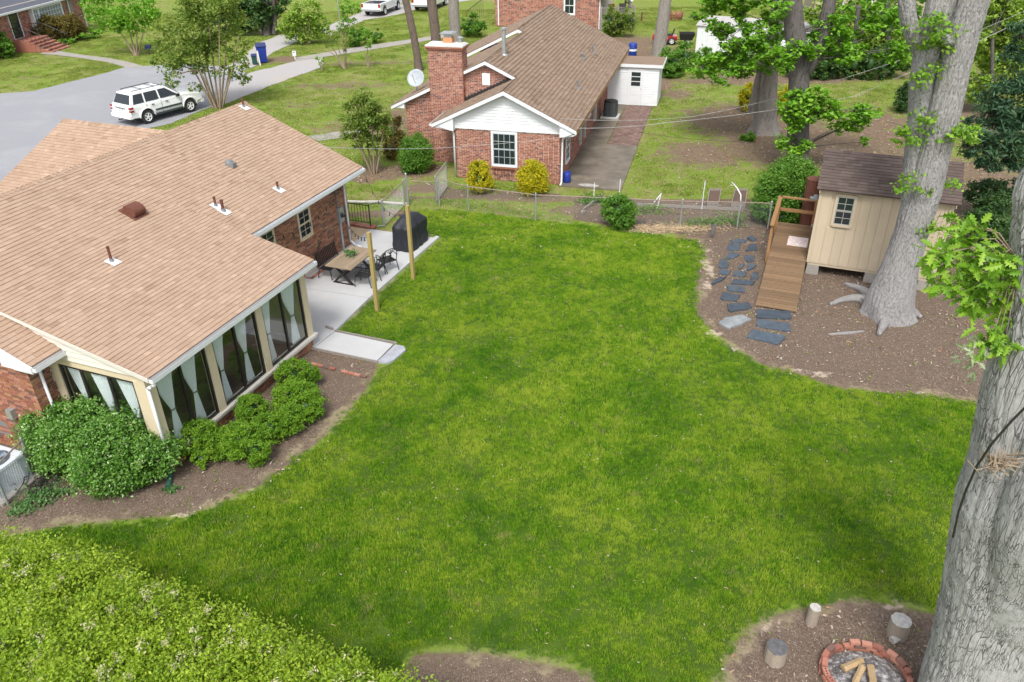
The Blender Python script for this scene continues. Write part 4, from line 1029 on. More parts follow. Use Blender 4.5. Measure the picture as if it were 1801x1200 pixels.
# iron railing with brick step
rl = hthing('iron_railing', 'short black iron railing on a brick step past the house corner', 'railing', -3.9, 8.35)
b = MB()
b.beam((0, 0, .95), (1.05, 0, .95), .03, .025); b.beam((0, 0, .25), (1.05, 0, .25), .025, .02); b.build('rail', M['black'], rl)
for i in range(9):
    b = MB(); b.beam((.02 + i * .127, 0, .25), (.02 + i * .127, 0, .95), .014, .014, up=(1, 0, 0)); b.build('baluster', M['black'], rl)
for x in (0, 1.05):
    b = MB(); b.beam((x, .0, .12), (x, .0, 1.02), .035, .035, up=(1, 0, 0)); b.build('rail_post', M['black'], rl)
for r_ in range(2):
    for i in range(6):
        b = MB(); b.bx(i * .2 + r_ * .05, i * .2 + .19 + r_ * .05, -.12, .14, r_ * .07, r_ * .07 + .06, rng.random()); b.build('brick', M['brick2'], rl)

# ---------------- chain-link fences
def chain_mesh(mb, A, B, h, z0=.04, s=.075, r=.0022):
    A = np.array(A, float); B = np.array(B, float); L = np.linalg.norm(B - A); d = (B - A) / L; n = int(L / s)
    for i in range(-int(h / s), n + 1):
        for sg in (1, -1):
            a0 = i * s if sg > 0 else i * s + h; a1 = a0 + sg * h
            lo, hi = 0., 1.
            for e0, e1 in ((0, L),):
                if a1 != a0:
                    t0, t1 = sorted(((e0 - a0) / (a1 - a0), (e1 - a0) / (a1 - a0))); lo, hi = max(lo, t0), min(hi, t1)
            if hi - lo < .02: continue
            p, q = A + d * (a0 + (a1 - a0) * lo) + [0, 0, z0 + h * lo], A + d * (a0 + (a1 - a0) * hi) + [0, 0, z0 + h * hi]
            x = np.cross(q - p, [0, 0, 1.]); x /= np.linalg.norm(x) + 1e-9; y = np.array([0, 0, 1.]) * .7
            mb.add([p + x * r, p - x * r * .5 + y * r, p - x * r * .5 - y * r, q + x * r, q - x * r * .5 + y * r, q - x * r * .5 - y * r], [(0, 1, 4, 3), (1, 2, 5, 4), (2, 0, 3, 5)])
def fence(label, pts, h=1.07, rail=None, group=None, s=.075, posts_at=None, extra=(), r=.0022, pm=None):
    B0 = np.array(pts[0], float); t = thing('chain_link_fence', label, 'fence', B0, 0, group)
    cm = MB()
    for a, c in zip(pts[:-1], pts[1:]):
        a = np.array(a) - B0; c = np.array(c) - B0
        chain_mesh(cm, a, c, h - .08, s=s, r=r)
        b = MB(); b.tube([a + [0, 0, h - .03], c + [0, 0, h - .03]], .021, 8); b.build('top_rail', rail or M['rustst'], t)
    for p in pts + list(extra):
        p = np.array(p) - B0; b = MB(); b.tube([p, p + [0, 0, h + .02]], .030, 8); b.lathe([(.034, 0), (.034, .03), (.012, .06)], p + [0, 0, h + .01], 8); b.build('fence_post', pm or M['galv'], t)
    cm.build('wire_mesh', M['galv'], t, kind='stuff')
    return t
fp = [at(773, 363), at(824, 371), at(942, 387), at(1073, 393), at(1196, 399), at(1296, 401), at(1350, 403)]
fence('long chain-link fence with rusty top rail between the lawn and the neighbour yard', [at(716, 360), at(773, 363)], h=1.07, group='chain-link fencing between the two yards')['label'] = 'short chain-link fence run left of the open gate'
C_f = fence('long low chain-link fence between the bright lawn and the garden bed', [at(768, 356)] + fp[1:], h=1.07, group='chain-link fencing between the two yards')
# open gate leaf by the neighbour wall
def gate_leaf(label, A, B, h=1.15, name='chain_link_gate'):
    A = np.array(A, float); B = np.array(B, float); t = thing(name, label, 'gate', A); d = B - A
    for nm, p, q in (('gate_frame', (0, 0, .06), (0, 0, h)), ('gate_frame', d + [0, 0, .06], d + [0, 0, h]), ('gate_frame', (0, 0, .06), d + [0, 0, .06]), ('gate_frame', (0, 0, h), d + [0, 0, h])):
        b = MB(); b.tube([p, q], .02, 8); b.build(nm, M['galv'], t)
    cm = MB(); chain_mesh(cm, (0, 0, 0), d, h - .1); cm.build('wire_mesh', M['galv'], t, kind='stuff'); return t
gate_leaf('open chain-link gate leaf standing beside the neighbour brick wall corner', at(768, 356), at(787, 330))
tp = thing('gate_post', 'tall galvanised gate post at the bend of the fence by the patio', 'post', at(718, 362)); b = MB(); b.tube([(0, 0, 0), (0, 0, 1.35)], .038, 10); b.lathe([(.042, 1.34), (.042, 1.37), (.015, 1.41)], n=10); b.build('shaft', M['galv'], tp)
fence('chain-link fence run with bulb-hung rail from the patio to the tall gate post', [hp(-2.46, 8.72), at(712, 362)], h=1.07, group='chain-link fencing between the two yards')
gate_leaf('small chain-link gate beside the black iron railing', hp(-2.86, 8.36), hp(-2.48, 8.70), 1.05)
bl = thing('border_log', 'pale weathered log edging the grass beyond the patio gate', 'log', at(612, 357)); A0 = at(612, 357)
P_, R_ = px_path([(612, 357, 1.2), (640, 358, 1.8), (665, 357, 2.2), (690, 360, 2.2), (718, 361, 2.0)], A0[1]); P_ = np.array([at(a, c) for a, c in ((612, 357), (640, 358), (665, 357), (690, 360), (718, 361))]); P_[:, 2] += .06
trunk_mesh('log', M['logend'], bl, P_, np.full(5, .06), 10, 14, loc=A0)

# near-left fence run, air conditioner, coils
fence('chain-link fence run with brown rail in front of the air conditioner', [at(-90, 925), at(14, 886), at(62, 832)], h=1.0, s=.075, r=.0022, pm=M['galv'])
ac = thing('air_conditioner', 'pale grey outdoor air conditioner behind the wire fence at the brick wall', 'air conditioner', at(8, 852), -HA)
b = MB(); b.bx(-.42, .42, -.42, .42, .05, .66); b.build('casing', mk('ac_grey_blue', (.42, .47, .52), .5, var=.06), ac)
b = MB(); b.prism([(-.44, -.38), (-.38, -.44), (.38, -.44), (.44, -.38), (.44, .38), (.38, .44), (-.38, .44), (-.44, .38)], .66, .72); b.build('top_cover', mk('ac_top', (.55, .60, .65), .45, var=.05), ac)
b = MB(); b.lathe([(.33, .721), (.33, .726)], n=28); f_ = b.build('fan_opening', mk('ac_blue_shadow', (.06, .09, .13), .4), ac)
for i in range(5):
    b = MB(); a = i * 2 * math.pi / 5; b.add([(.05 * math.cos(a), .05 * math.sin(a), .728), (.29 * math.cos(a - .3), .29 * math.sin(a - .3), .729), (.29 * math.cos(a + .35), .29 * math.sin(a + .35), .736)], [(0, 1, 2)]); b.build('fan_blade', mk('ac_blade', (.22, .30, .38), .4) if i == 0 else bpy.data.materials['ac_blade'], f_)
b = MB()
for rr in (.10, .16, .22, .28, .32): b.tube([(rr * math.cos(a), rr * math.sin(a), .745) for a in np.linspace(0, 2 * math.pi, 25)], .004, 4, cap=False)
for i in range(8): a = i * math.pi / 4; b.tube([(0, 0, .745), (.33 * math.cos(a), .33 * math.sin(a), .745)], .004, 4)
b.build('fan_guard', M['lead'], ac)
b = MB(); b.bx(-.6, .6, -.55, .55, -.02, .05); b.build('pad', M['conc2'], ac)

b = MB(); c0 = at(72, 850)
for i in range(16):
    c = c0 + np.array([rng.uniform(-.5, .45), rng.uniform(-.30, .35), .05 + .02 * i % .12]); R1 = rng.uniform(.12, .26); t0 = rng.uniform(0, 6)
    b.tube([(c[0] + R1 * math.cos(a + t0), c[1] + R1 * 1.2 * math.sin(a + t0), max(.02, c[2] + .10 * math.sin(a * 1.5 + t0))) for a in np.linspace(0, 5.5, 16)], .011, 5)
tag(b.build('cable_coil', M['cable_b'], None, True), 'tangle of black hose and cable on the soil between fence and big shrub', 'hose')

# ================================================================== THE NEIGHBOUR'S HOUSE
NA_ = math.radians(14.6); NO = np.array([2.1965, 33.3762, 0.])
nb = thing('brick_ranch_house', 'red brick house with brown stepped roof, white front gable and tall brick chimney', 'house', NO, -NA_)
def npnt(x, y, z=0.): return np.array([NO[0] + x * math.cos(NA_) + y * math.sin(NA_), NO[1] - x * math.sin(NA_) + y * math.cos(NA_), z])
zr1 = lambda x: 4.0 - .475 * (x + 2.43)
G1, G2, G3, GE = 0., 2.25, 9.5, 17.6
core = MB()
core.bx(-4.70, -.012, .012, GE, 0, 2.3); core.bx(-7.84, -4.0, G2 + .012, GE, 0, 2.55)
core.slab([(-7.84, G2 + .012, 2.5), (-.4, G2 + .012, 2.5), (-.4, G2 + .012, 2.9), (-3.87, G2 + .012, 4.60), (-7.84, G2 + .012, 2.72)], (0, .15, 0))
core.bx(-6.49, -4.90, 1.972, 2.70, 0, 5.05)
nwall = core.build('wall', M['mortar'], nb)
bw = MB()
Tn = frame_T((-4.71, .012, 0), (1, 0, 0), (0, -1, 0)); bw.T = Tn
brick_wall(bw, 4.71, lambda x: 2.24, opens=[(1.62, 2.80, .62, 2.22)], jt=.015, bl=.2, bh=.055)
bw.T = frame_T((-.012, 0, 0), (0, 1, 0), (1, 0, 0)); brick_wall(bw, 17.6, lambda x: 2.3, opens=[(1.2, 2.2, .5, 1.9), (7.2, 8.0, 1.0, 2.0)], jt=.015, bl=.2, bh=.055)
zl2 = lambda x: 4.68 - .475 * (-3.87 - x)      # left roof plane of the middle block
Tn2 = frame_T((-7.85, G2 + .012, 0), (1, 0, 0), (0, -1, 0)); bw.T = Tn2
brick_wall(bw, 1.36, lambda x: zl2(-7.85 + x) - .12, x0=0, jt=.015, bl=.2, bh=.055)
bw.T = frame_T((-4.90, G2 + .012, 0), (1, 0, 0), (0, -1, 0))
tp2 = lambda x: min(zl2(-4.9 + x) if -4.9 + x < -3.87 else 9, zr1(-4.9 + x)) - .12
zl1 = lambda x: 4.0 - .475 * (-2.43 - x)
brick_wall(bw, 2.5, tp2, z0=0, opens=[(.82, 1.20, 3.60, 4.12)], jt=.015, bl=.2, bh=.055)
Tc = frame_T((-6.50, 1.972, 0), (1, 0, 0), (0, -1, 0)); bw.T = Tc
brick_wall(bw, 1.61, lambda x: 5.10, jt=.015, bl=.2, bh=.055)
bw.T = frame_T((-4.902, 1.96, 0), (0, 1, 0), (1, 0, 0)); brick_wall(bw, .75, lambda x: 5.10, jt=.015, bl=.2, bh=.055)
bw.T = frame_T((-6.49, 2.70, 0), (0, -1, 0), (-1, 0, 0)); brick_wall(bw, .72, lambda x: 5.10, jt=.015, bl=.2, bh=.055)
bw.build('brickwork', M['brick'], nwall, kind='stuff')
# chimney top
ch = MB(); ch.bx(-6.56, -4.84, 1.90, 2.76, 5.10, 5.16); ch.bx(-6.60, -4.80, 1.86, 2.80, 5.17, 5.23); cho = ch.build('chimney', M['brick'], nb)
b = MB(); b.prism([(-6.58, 1.88), (-4.82, 1.88), (-4.82, 2.78), (-6.58, 2.78)], 5.24, 5.29); b.slab([(-6.5, 1.96, 5.3), (-4.9, 1.96, 5.3), (-4.9, 2.7, 5.3), (-6.5, 2.7, 5.3)], (0, 0, .03)); b.build('chimney_cap', mk('chimney_crown', (.62, .62, .60), .8, var=.15, dirt=.4, dark=(.35, .3, .25)), cho)
b = MB(); b.bx(-5.85, -5.45, 2.3, 2.7, 5.32, 5.56); b.build('chimney_pot', M['terra'], cho)
b = MB(); b.bx(-5.90, -5.40, 2.24, 2.76, 5.74, 5.77); b.bx(-5.82, -5.48, 2.32, 2.68, 5.56, 5.70); b.prism([(-5.98, 2.2), (-5.32, 2.2), (-5.32, 2.8), (-5.98, 2.8)], 5.72, 5.745); b.build('chimney_cowl', M['galv'], cho)
b = MB(); b.lathe([(.09, 5.30), (.09, 5.52), (.14, 5.53), (.14, 5.56), (.02, 5.62)], (-5.12, 2.5, 0), 12); b.lathe([(.13, 5.44), (.13, 5.46)], (-5.12, 2.5, 0), 12); b.build('flue', M['galv'], cho)
# roof decks and shingles
xe2 = .73
rf = MB()
R_reg = [(-.3, -2.43), (2.05, -2.43), (2.05, -3.87), (9.3, -3.87), (9.3, -4.15), (17.9, -4.15)]
for (y0, y1, xr_) in ((-.3, 2.05, -2.43), (2.05, 9.3, -3.87), (9.3, 17.9, -4.15)):
    rf.slab([(xe2, y0, zr1(xe2)), (xr_, y0, zr1(xr_)), (xr_, y1, zr1(xr_)), (xe2, y1, zr1(xe2))], (0, 0, -.09))
rf.slab([(-2.43, -.3, 4.0), (-5.68, -.3, 4.0 - .475 * 3.25), (-5.68, 2.25, 4.0 - .475 * 3.25), (-2.43, 2.25, 4.0)], (0, 0, -.09))
rf.slab([(-3.87, 2.05, 4.684), (-8.5, 2.05, 4.684 - .475 * 4.63), (-8.5, 9.3, 4.684 - .475 * 4.63), (-3.87, 9.3, 4.684)], (0, 0, -.09))
rf.slab([(-4.15, 9.3, 4.817), (-9.03, 9.3, 4.817 - .475 * 4.88), (-9.03, 17.9, 4.817 - .475 * 4.88), (-4.15, 17.9, 4.817)], (0, 0, -.09))
nroof = rf.build('roof', M['sh_brn'], nb)
sh = MB(); cs_ = math.hypot(1, .475)
def nfield(x0, y0, y1, x1, dirx):
    L = abs(x1 - x0) * cs_
    o, ex, up, nn = plane_frame((x0, 0, zr1(x0) if dirx < 0 else {-5.68: 4.0 - .475 * 3.25, -8.5: 4.684 - .475 * 4.63, -9.03: 4.817 - .475 * 4.88}[x0]), (0, 1, 0), (dirx, 0), .475)
    shingle_field(sh, o, ex, up, nn, [(y0, 0), (y1, 0), (y1, L), (y0, L)], expo=.18, w=.36, th=.035)
nfield(xe2, -.33, 2.03, -2.43, -1); nfield(xe2, 2.03, 9.28, -3.87, -1); nfield(xe2, 9.28, 17.9, -4.15, -1)
nfield(-5.68, -.33, 2.12, -2.43, 1); nfield(-8.5, 2.02, 9.3, -3.87, 1); nfield(-9.03, 9.27, 17.9, -4.15, 1)
sh.T = None
for (y0, y1, xr_, zz_) in ((-.33, 2.2, -2.43, 4.0), (2.02, 9.3, -3.87, 4.684), (9.27, 17.9, -4.15, 4.817)):
    y = y0
    while y < y1:
        sh.add([(xr_ - .14, y, zz_ - .045), (xr_, y, zz_ + .035), (xr_ + .14, y, zz_ - .045), (xr_ - .14, y + .17, zz_ - .05), (xr_, y + .17, zz_ + .015), (xr_ + .14, y + .17, zz_ - .05)], [(0, 1, 4, 3), (1, 2, 5, 4)], rng.random()); y += .145
sh.build('shingle_courses', M['sh_brn'], nroof, kind='stuff')
# gables, rakes, fascia
def rake(y, xl, xp, xr_, zp, w=.16, th=.05):
    for a in (xl, xr_):
        segs = [(a, xp)] if not (abs(y - 2.05) < .01 and a < xp) else [(a, -6.52), (-4.86, xp)]
        for p, q in segs:
            zp_, zq = zp - .475 * abs(p - xp), zp - .475 * abs(q - xp); r_ = MB()
            r_.slab([(p, y, zp_ - .015), (q, y, zq - .015), (q, y, zq - .015 - w), (p, y, zp_ - .015 - w * .9)], (0, -th, 0)); r_.build('rake_board', M['white'], nb)
rake(-.30, -5.68, -2.43, .73, 4.0); rake(2.05, -8.5, -3.87, -2.3, 4.684, .14); rake(9.3, -9.03, -4.15, -3.9, 4.817, .14)
for q_, t_ in (([(-5.66, -.3, 2.42), (-4.71, -.3, 2.86), (-4.71, -.3, 2.18), (-4.9, -.3, 2.2)], .3), ([(.71, -.3, 2.42), (0, -.3, 2.75), (0, -.3, 2.18), (.2, -.3, 2.2)], .3), ([(-8.48, 2.05, 2.42), (-7.85, 2.05, 2.74), (-7.85, 2.05, 2.40)], .2)):
    r_ = MB(); r_.slab(q_, (0, t_, 0)); r_.build('boxed_eave', M['white'], nb)
for q_ in ((-4.80, .06, -.05, .0, 2.24, 2.45), (-5.68, -5.66, -.3, 2.1, 2.30, 2.44)):
    r_ = MB(); r_.bx(*q_); r_.build('frieze_board', M['white'], nb)

b = MB(); b.bx(.69, .73, -.3, 17.9, zr1(.73) - .18, zr1(.73) - .02); b.build('eave_fascia', mk('unpainted_fascia', (.42, .24, .09), .7, var=.25), nb)
b = MB(); b.bx(0, .69, -.2, 17.8, zr1(.73) - .18, zr1(.73) - .17); b.build('soffit', M['white'], nb)
for k in range(12):
    z0 = 2.45 + k * .13; z1 = z0 + .125; hw0, hw1 = (3.86 - z0) / .475, max(.02, (3.86 - z1) / .475)
    if hw0 < .1: break
    b = MB(); b.add([(max(-4.95, -2.43 - hw0), -.035, z0), (min(.3, -2.43 + hw0), -.035, z0), (min(.3, -2.43 + hw1), -.015, z1), (max(-4.95, -2.43 - hw1), -.015, z1), (-2.43 - min(hw0, 2.5), 0, z0), (-2.43 + min(hw0, 2.5), 0, z0)], [(0, 1, 2, 3), (0, 4, 5, 1)]); b.build('siding_board', M['white'], nb)
b = MB(); b.slab([(-4.71, .0, 2.2), (0, .0, 2.2), (0, .0, 2.75), (-2.43, .0, 3.92), (-4.71, .0, 2.85)], (0, .1, 0)); b.build('gable_sheathing', M['white'], nb)
# stepped black flashing
b = MB(); x = -5.2
while x < -2.5:
    z = zl1(x); b.bx(x, x + .16, 2.13, 2.238, z - .02, z + .19); x += .15
b.build('step_flashing', M['cable_b'], nb)
# gable louvre
b = MB(Tn2); b.T = frame_T((-4.90, G2 - .0, 0), (1, 0, 0), (0, -1, 0)); b.bx(.82, 1.20, -.03, .0, 3.60, 4.12); lv = b.build('louvre_vent', M['galv'], nb)
for i in range(8):
    b = MB(); b.T = frame_T((-4.90, G2, 0), (1, 0, 0), (0, -1, 0)); z0 = 3.62 + i * .062; b.slab([(.83, .03, z0), (1.19, .03, z0), (1.19, .0, z0 + .05), (.83, .0, z0 + .05)], (0, .008, 0)); b.build('louvre_slat', M['white'], lv)
# windows
Tf = frame_T((-4.71, 0, 0), (1, 0, 0), (0, -1, 0))
w_ = sash_window(nb, Tf, 1.70, 2.72, .72, 2.12, 4, 2, .08, frame=M['white'], sash=mk('grey_sash', (.42, .47, .50), .5), proud=.03)
b = MB(Tf); b.bx(1.62, 2.82, 0, .07, .56, .62, .4); b.build('window_sill', M['brick'], w_)
pr = MB(Tf)
for i in range(6):
    x = 1.76 + i * .16; pr.tube([(x, .02, .50), (x, .18, .48), (x + .04, .20, .40), (x, .10, .34), (x - .03, .03, .30)], .010, 5)
pr.tube([(1.70, .18, .49), (2.66, .18, .49)], .012, 5); pr.tube([(1.70, .03, .49), (2.66, .03, .49)], .012, 5)
tag(pr.build('window_box_rack', M['rust']), 'rusty wrought-iron planter rack under the neighbour window', 'planter rack').matrix_world = Matrix.Translation(NO) @ Matrix.Rotation(-NA_, 4, 'Z')
Tr = frame_T((0, 0, 0), (0, 1, 0), (1, 0, 0))
sash_window(nb, Tr, 1.28, 2.12, .58, 1.86, 2, 2, .07); sash_window(nb, Tr, 7.25, 7.95, 1.05, 1.95, 2, 1, .07)
for y, w0 in ((4.75, .25), (6.0, .18), (9.0, .6)):
    b = MB(Tr); b.bx(y, y + w0, 0, .10, .35, 1.9); b.build('shutter', mk('pale_shutter', (.33, .36, .33), .7) if y == 4.75 else bpy.data.materials['pale_shutter'], nb)
# gutters pipes
def npipe(pts, r=.045):
    b = MB(); b.tube(pts, r, 8); b.build('downspout', M['white'], nb, True)
npipe([(-5.66, -.28, 2.34), (-5.2, -.2, 2.25), (-4.84, -.06, 2.15), (-4.78, -.05, 2.0), (-4.78, -.05, .05)])
npipe([(.70, -.26, 2.36), (.6, -.24, 2.28), (.22, -.14, 2.18), (.10, -.06, 2.05), (.08, -.05, .12), (.06, -.22, .05)])
b = MB(); gutter(b, -5.80, -.3, 2.0, 2.44); b.build('gutter', M['white'], nb)
# roof pipes
def on_nroof(px, py):
    d = ray(px, py); lo, hi = 10., 80.
    for _ in range(50):
        mid = (lo + hi) / 2; P = CAMP + d * mid - NO; x = P[0] * math.cos(NA_) - P[1] * math.sin(NA_); y = P[0] * math.sin(NA_) + P[1] * math.cos(NA_)
        if P[2] > zr1(x): lo = mid
        else: hi = mid
    return x, y, zr1(x)
for px, py, h, r, mt in ((886.5, 97, 1.15, .10, 'galv'), (1042, 94, .35, .04, 'lead'), (1024, 103, .22, .06, 'lead'), (1016, 155, .32, .04, 'lead')):
    x, y, z = on_nroof(px, py); b = MB(); b.lathe([(r * 1.7, 0), (r, .08), (r, h), (r * 1.5, h), (r * 1.5, h + .06), (r * .3, h + .10)], (x, y, z - .02), 12)
    b.bx(x - .18, x + .18, y - .15, y + .15, z - .05, z + .01); b.build('roof_pipe', M[mt], nroof)
x, y, z = on_nroof(1048, 98); b = MB(); b.add([(x - .5, y, z + .24 + .02), (x + .35, y - .1, z - .165 + .02), (x + .35, y + .05, z - .165 + .02), (x - .5, y + .12, z + .24 + .02)], [(0, 1, 2, 3)]); b.build('rust_patch', M['rust'], nroof)
# patio slab, brick path, buckets, condenser
npat = thing('neighbour_patio', None, None, NO, -NA_, kind='structure')
mp_ = NT('stained_concrete'); mp_.col(mp_.mix(mp_.sstep(mp_.noise(.9, 6, .7), .35, .7), (.115, .095, .07), (.21, .18, .14))).set(rough=.55).bump(mp_.noise(40, 3, .6), .15, .01)
b = MB(); b.prism([(.02, -.25), (2.72, -.20), (2.72, 6.15), (.02, 6.2)], -.05, .05); b.build('slab', mp_.m, npat)
b = MB(); b.add([(1.25 + (.40 + .1 * rng.random()) * math.cos(a), .06 + (.16 + .05 * rng.random()) * math.sin(a), .054) for a in np.linspace(0, 6.28, 26)[:-1]], [tuple(range(25))]); b.build('pale_stain', mk('dried_paint', (.34, .33, .30), .9, var=.3, scale=9), npat)
b = MB(); b.prism([(.02, 6.22), (1.15, 6.22), (1.15, 14.0), (.02, 14.0)], -.05, .03); b.build('slab', mp_.m, npat)
for i in range(45):
    for j in range(6):
        pass
mbp = MB()
for i in range(74):
    for j in range(7): mbp.bx(1.2 + j * .21 + (i % 2) * .05, 1.2 + j * .21 + .20 + (i % 2) * .05, 6.2 + i * .105, 6.2 + i * .105 + .095, 0, .045 + .008 * rng.random(), rng.random(), 'b')
mbp.build('path_bricks', mk('worn_path_brick', (.18, .115, .095), .9, var=.25, scale=4, tint=.3), npat, kind='stuff')
def bucket(label, P, r, h, mt, band=None):
    t = thing('barrel', label, 'barrel', P); b = MB(); b.lathe([(r * .85, 0), (r, h * .1), (r * 1.03, h * .5), (r, h * .95), (r * .9, h), (r * .8, h), (r * .75, h - .03)], n=16); b.build('body', mt, t, True)
    b = MB(); b.lathe([(r * 1.05, h * .72), (r * 1.08, h * .74), (r * 1.05, h * .76)], n=16, cap=False); b.build('rim', mt, t)
    if band: b = MB(); b.lathe([(r * 1.035, h * .45), (r * 1.04, h * .6)], n=16, cap=False); b.build('label_band', M['white'], t)
bucket('small blue plastic drum at the foot of the neighbour downspout', npnt(.27, .25, .05), .17, .46, M['blue_pl'])
cu = thing('condenser_unit', 'dark round-cornered condenser unit beside the neighbour brick wall', 'air conditioner', npnt(.62, 11.3, .03), -NA_)
b = MB(); b.prism([(.36 * (1 if abs(math.cos(a)) > .01 else 0) * math.copysign(min(1, abs(math.cos(a)) ** .4), math.cos(a)), .36 * math.copysign(min(1, abs(math.sin(a)) ** .4), math.sin(a))) for a in np.linspace(.1, 2 * math.pi + .1, 25)[:-1]], .08, .85); b.build('casing', mk('condenser_green', (.045, .055, .055), .5, var=.2), cu)
b = MB(); b.lathe([(.37, .85), (.38, .88), (.34, .91), (.05, .93)], n=24); b.build('top_grille', M['black'], cu)
for i in range(12):
    a = i * math.pi / 6; b = MB(); b.beam((.38 * math.cos(a), .38 * math.sin(a), .1), (.38 * math.cos(a), .38 * math.sin(a), .84), .02, .02, up=(1, 0, 0)); b.build('louvre', M['black'], cu)
b = MB(); b.bx(-.5, .5, -.5, .5, -.02, .08); b.build('pad', M['conc'], cu)
# white lean-to store
st_ = thing('lean_to_shed', 'white clapboard lean-to store with a three-light door behind the condenser', 'shed', npnt(0, 14.15), -NA_)
b = MB(); b.bx(0.0, 2.9, .02, 2.2, 0, 2.22); b.build('frame', M['white'], st_)
for k in range(17):
    z0 = .03 + k * .13
    for (xa, xb_) in ((0.02, 1.22), (2.02, 2.92)):
        b = MB(); b.slab([(xa, -.03, z0), (xb_, -.03, z0), (xb_, .0, z0 + .13), (xa, .0, z0 + .13)], (0, .03, 0)); b.build('siding_board', M['white'], st_)
    b = MB(); b.slab([(2.93, -.02, z0), (2.93, 2.2, z0), (2.90, 2.2, z0 + .13), (2.90, -.02, z0 + .13)], (-.02, 0, 0)); b.build('siding_board', M['white'], st_)
b = MB(); b.bx(-.1, 3.1, -.12, 2.35, 2.22, 2.30); b.build('roof', M['sh_brn'], st_); b = MB(); b.bx(-.1, 3.12, -.15, -.12, 2.16, 2.33); b.bx(3.1, 3.13, -.12, 2.35, 2.16, 2.33); b.build('fascia', M['white'], st_)
b = MB(); b.bx(1.25, 1.99, -.04, .0, .02, 2.02); dr = b.build('door', M['white'], st_)
b = MB(); b.bx(1.19, 1.25, -.06, 0, 0, 2.1); b.bx(1.99, 2.05, -.06, 0, 0, 2.1); b.bx(1.25, 1.99, -.06, 0, 2.02, 2.1); b.build('door_frame', M['white'], st_)
for i in range(3): b = MB(); b.bx(1.36, 1.88, -.05, -.041, 1.12 + i * .27, 1.34 + i * .27); b.build('pane', M['gl_dark'], dr)
for i in range(2): b = MB(); b.bx(1.36, 1.88, -.05, -.041, .15 + i * .42, .48 + i * .42); b.build('door_panel', M['white'], dr)
b = MB(); b.lathe([(.03, 0), (.03, .02), (.045, .05), (.01, .08)], n=8); b.T = None; b.v = [v @ np.array([[1, 0, 0], [0, 0, 1], [0, -1, 0]]).T + [1.93, -.05, .95] for v in b.v]; b.build('handle', M['terra'], dr)
# satellite dish left of the chimney
ds = thing('satellite_dish', 'grey satellite dish on the roof edge left of the brick chimney', 'satellite dish', npnt(-7.6, 3.2, 2.95))
b = MB(); nrm_ = np.array([-.25, -.8, .5]); nrm_ /= np.linalg.norm(nrm_); ex_ = np.cross(nrm_, [0, 0, 1]); ex_ /= np.linalg.norm(ex_); ey_ = np.cross(nrm_, ex_)
b.T = frame_T((0, -.15, .62), ex_, ey_, nrm_); b.lathe([(.01, -.09), (.2, -.07), (.34, -.03), (.42, .02), (.42, .03), (.34, -.02), (.2, -.06), (.01, -.08)], n=24); b.build('dish', mk('dish_grey', (.36, .40, .44), .5), ds, True)
b = MB(); b.tube([(0, 0, 0), (0, 0, .45), (0, -.1, .6)], .025, 8); b.tube([(0, -.1, .25), tuple(np.array([0, -.15, .62]) + nrm_ * .45 - ey_ * 0)], .015, 6); b.build('mast', M['galv'], ds)
# iron railing at the neighbour front
nr = thing('iron_railing', 'dark iron stair railing left of the neighbour brick wall', 'railing', npnt(-8.6, 4.6), -NA_)
b = MB(); b.beam((0, 0, .9), (.65, -1.2, .9), .03, .03); b.beam((0, 0, .2), (.65, -1.2, .2), .03, .03); b.build('rail', M['black'], nr)
for i in range(8): b = MB(); b.beam((.65 * i / 7, -1.2 * i / 7, 0), (.65 * i / 7, -1.2 * i / 7, .9), .018, .018, up=(1, 0, 0)); b.build('baluster', M['black'], nr)
# service cables
def cable(label, pts, r, mt, sag=0., group=None):
    pts = np.array(pts, float); o = []
    for a, c in zip(pts[:-1], pts[1:]):
        for s in np.linspace(0, 1, 16)[:-1]: o.append(a + (c - a) * s - np.array([0, 0, sag * 4 * s * (1 - s)]))
    o.append(pts[-1]); b = MB(); b.tube(o, r, 6); return tag(b.build('overhead_cable', M[mt], None, True), label, 'cable', group)
G0 = npnt(-.55, -.32, 3.0)
cable('overhead service cable from the neighbour gable rising to the right behind the tulip tree', [G0, at_y(1220, 205, 36), at_y(1500, 133, 38), at_y(1801, 20, 42)], .007, 'cable_w', .15)
cable('lower overhead service cable crossing the neighbour yard toward the twin oak', [npnt(-.0, -.34, 2.6), at_y(1180, 215, 34), at_y(1500, 170, 35), at_y(1820, 25, 38)], .008, 'cable_w', .1)
cable('thin overhead wire crossing in front of the neighbour window to the bush', [at_y(560, 258, 27), at_y(760, 261, 30), npnt(-.1, -.4, 2.2)], .007, 'cable_w', .05)
cable('faint thin wire running from the gable corner across the neighbour patio', [npnt(.1, -.3, 2.0), at_y(1120, 232, 36), at_y(1320, 250, 33)], .006, 'cable_b', .1)
cable('black cable strapped to the big near oak trunk', [at_y(1870, 650, 6.7), at_y(1830, 690, 6.75), at_y(1780, 740, 6.85), at_y(1745, 780, 6.92), at_y(1718, 820, 7.05), at_y(1700, 860, 7.2), at_y(1686, 900, 7.4), at_y(1676, 945, 7.65)], .014, 'cable_b')
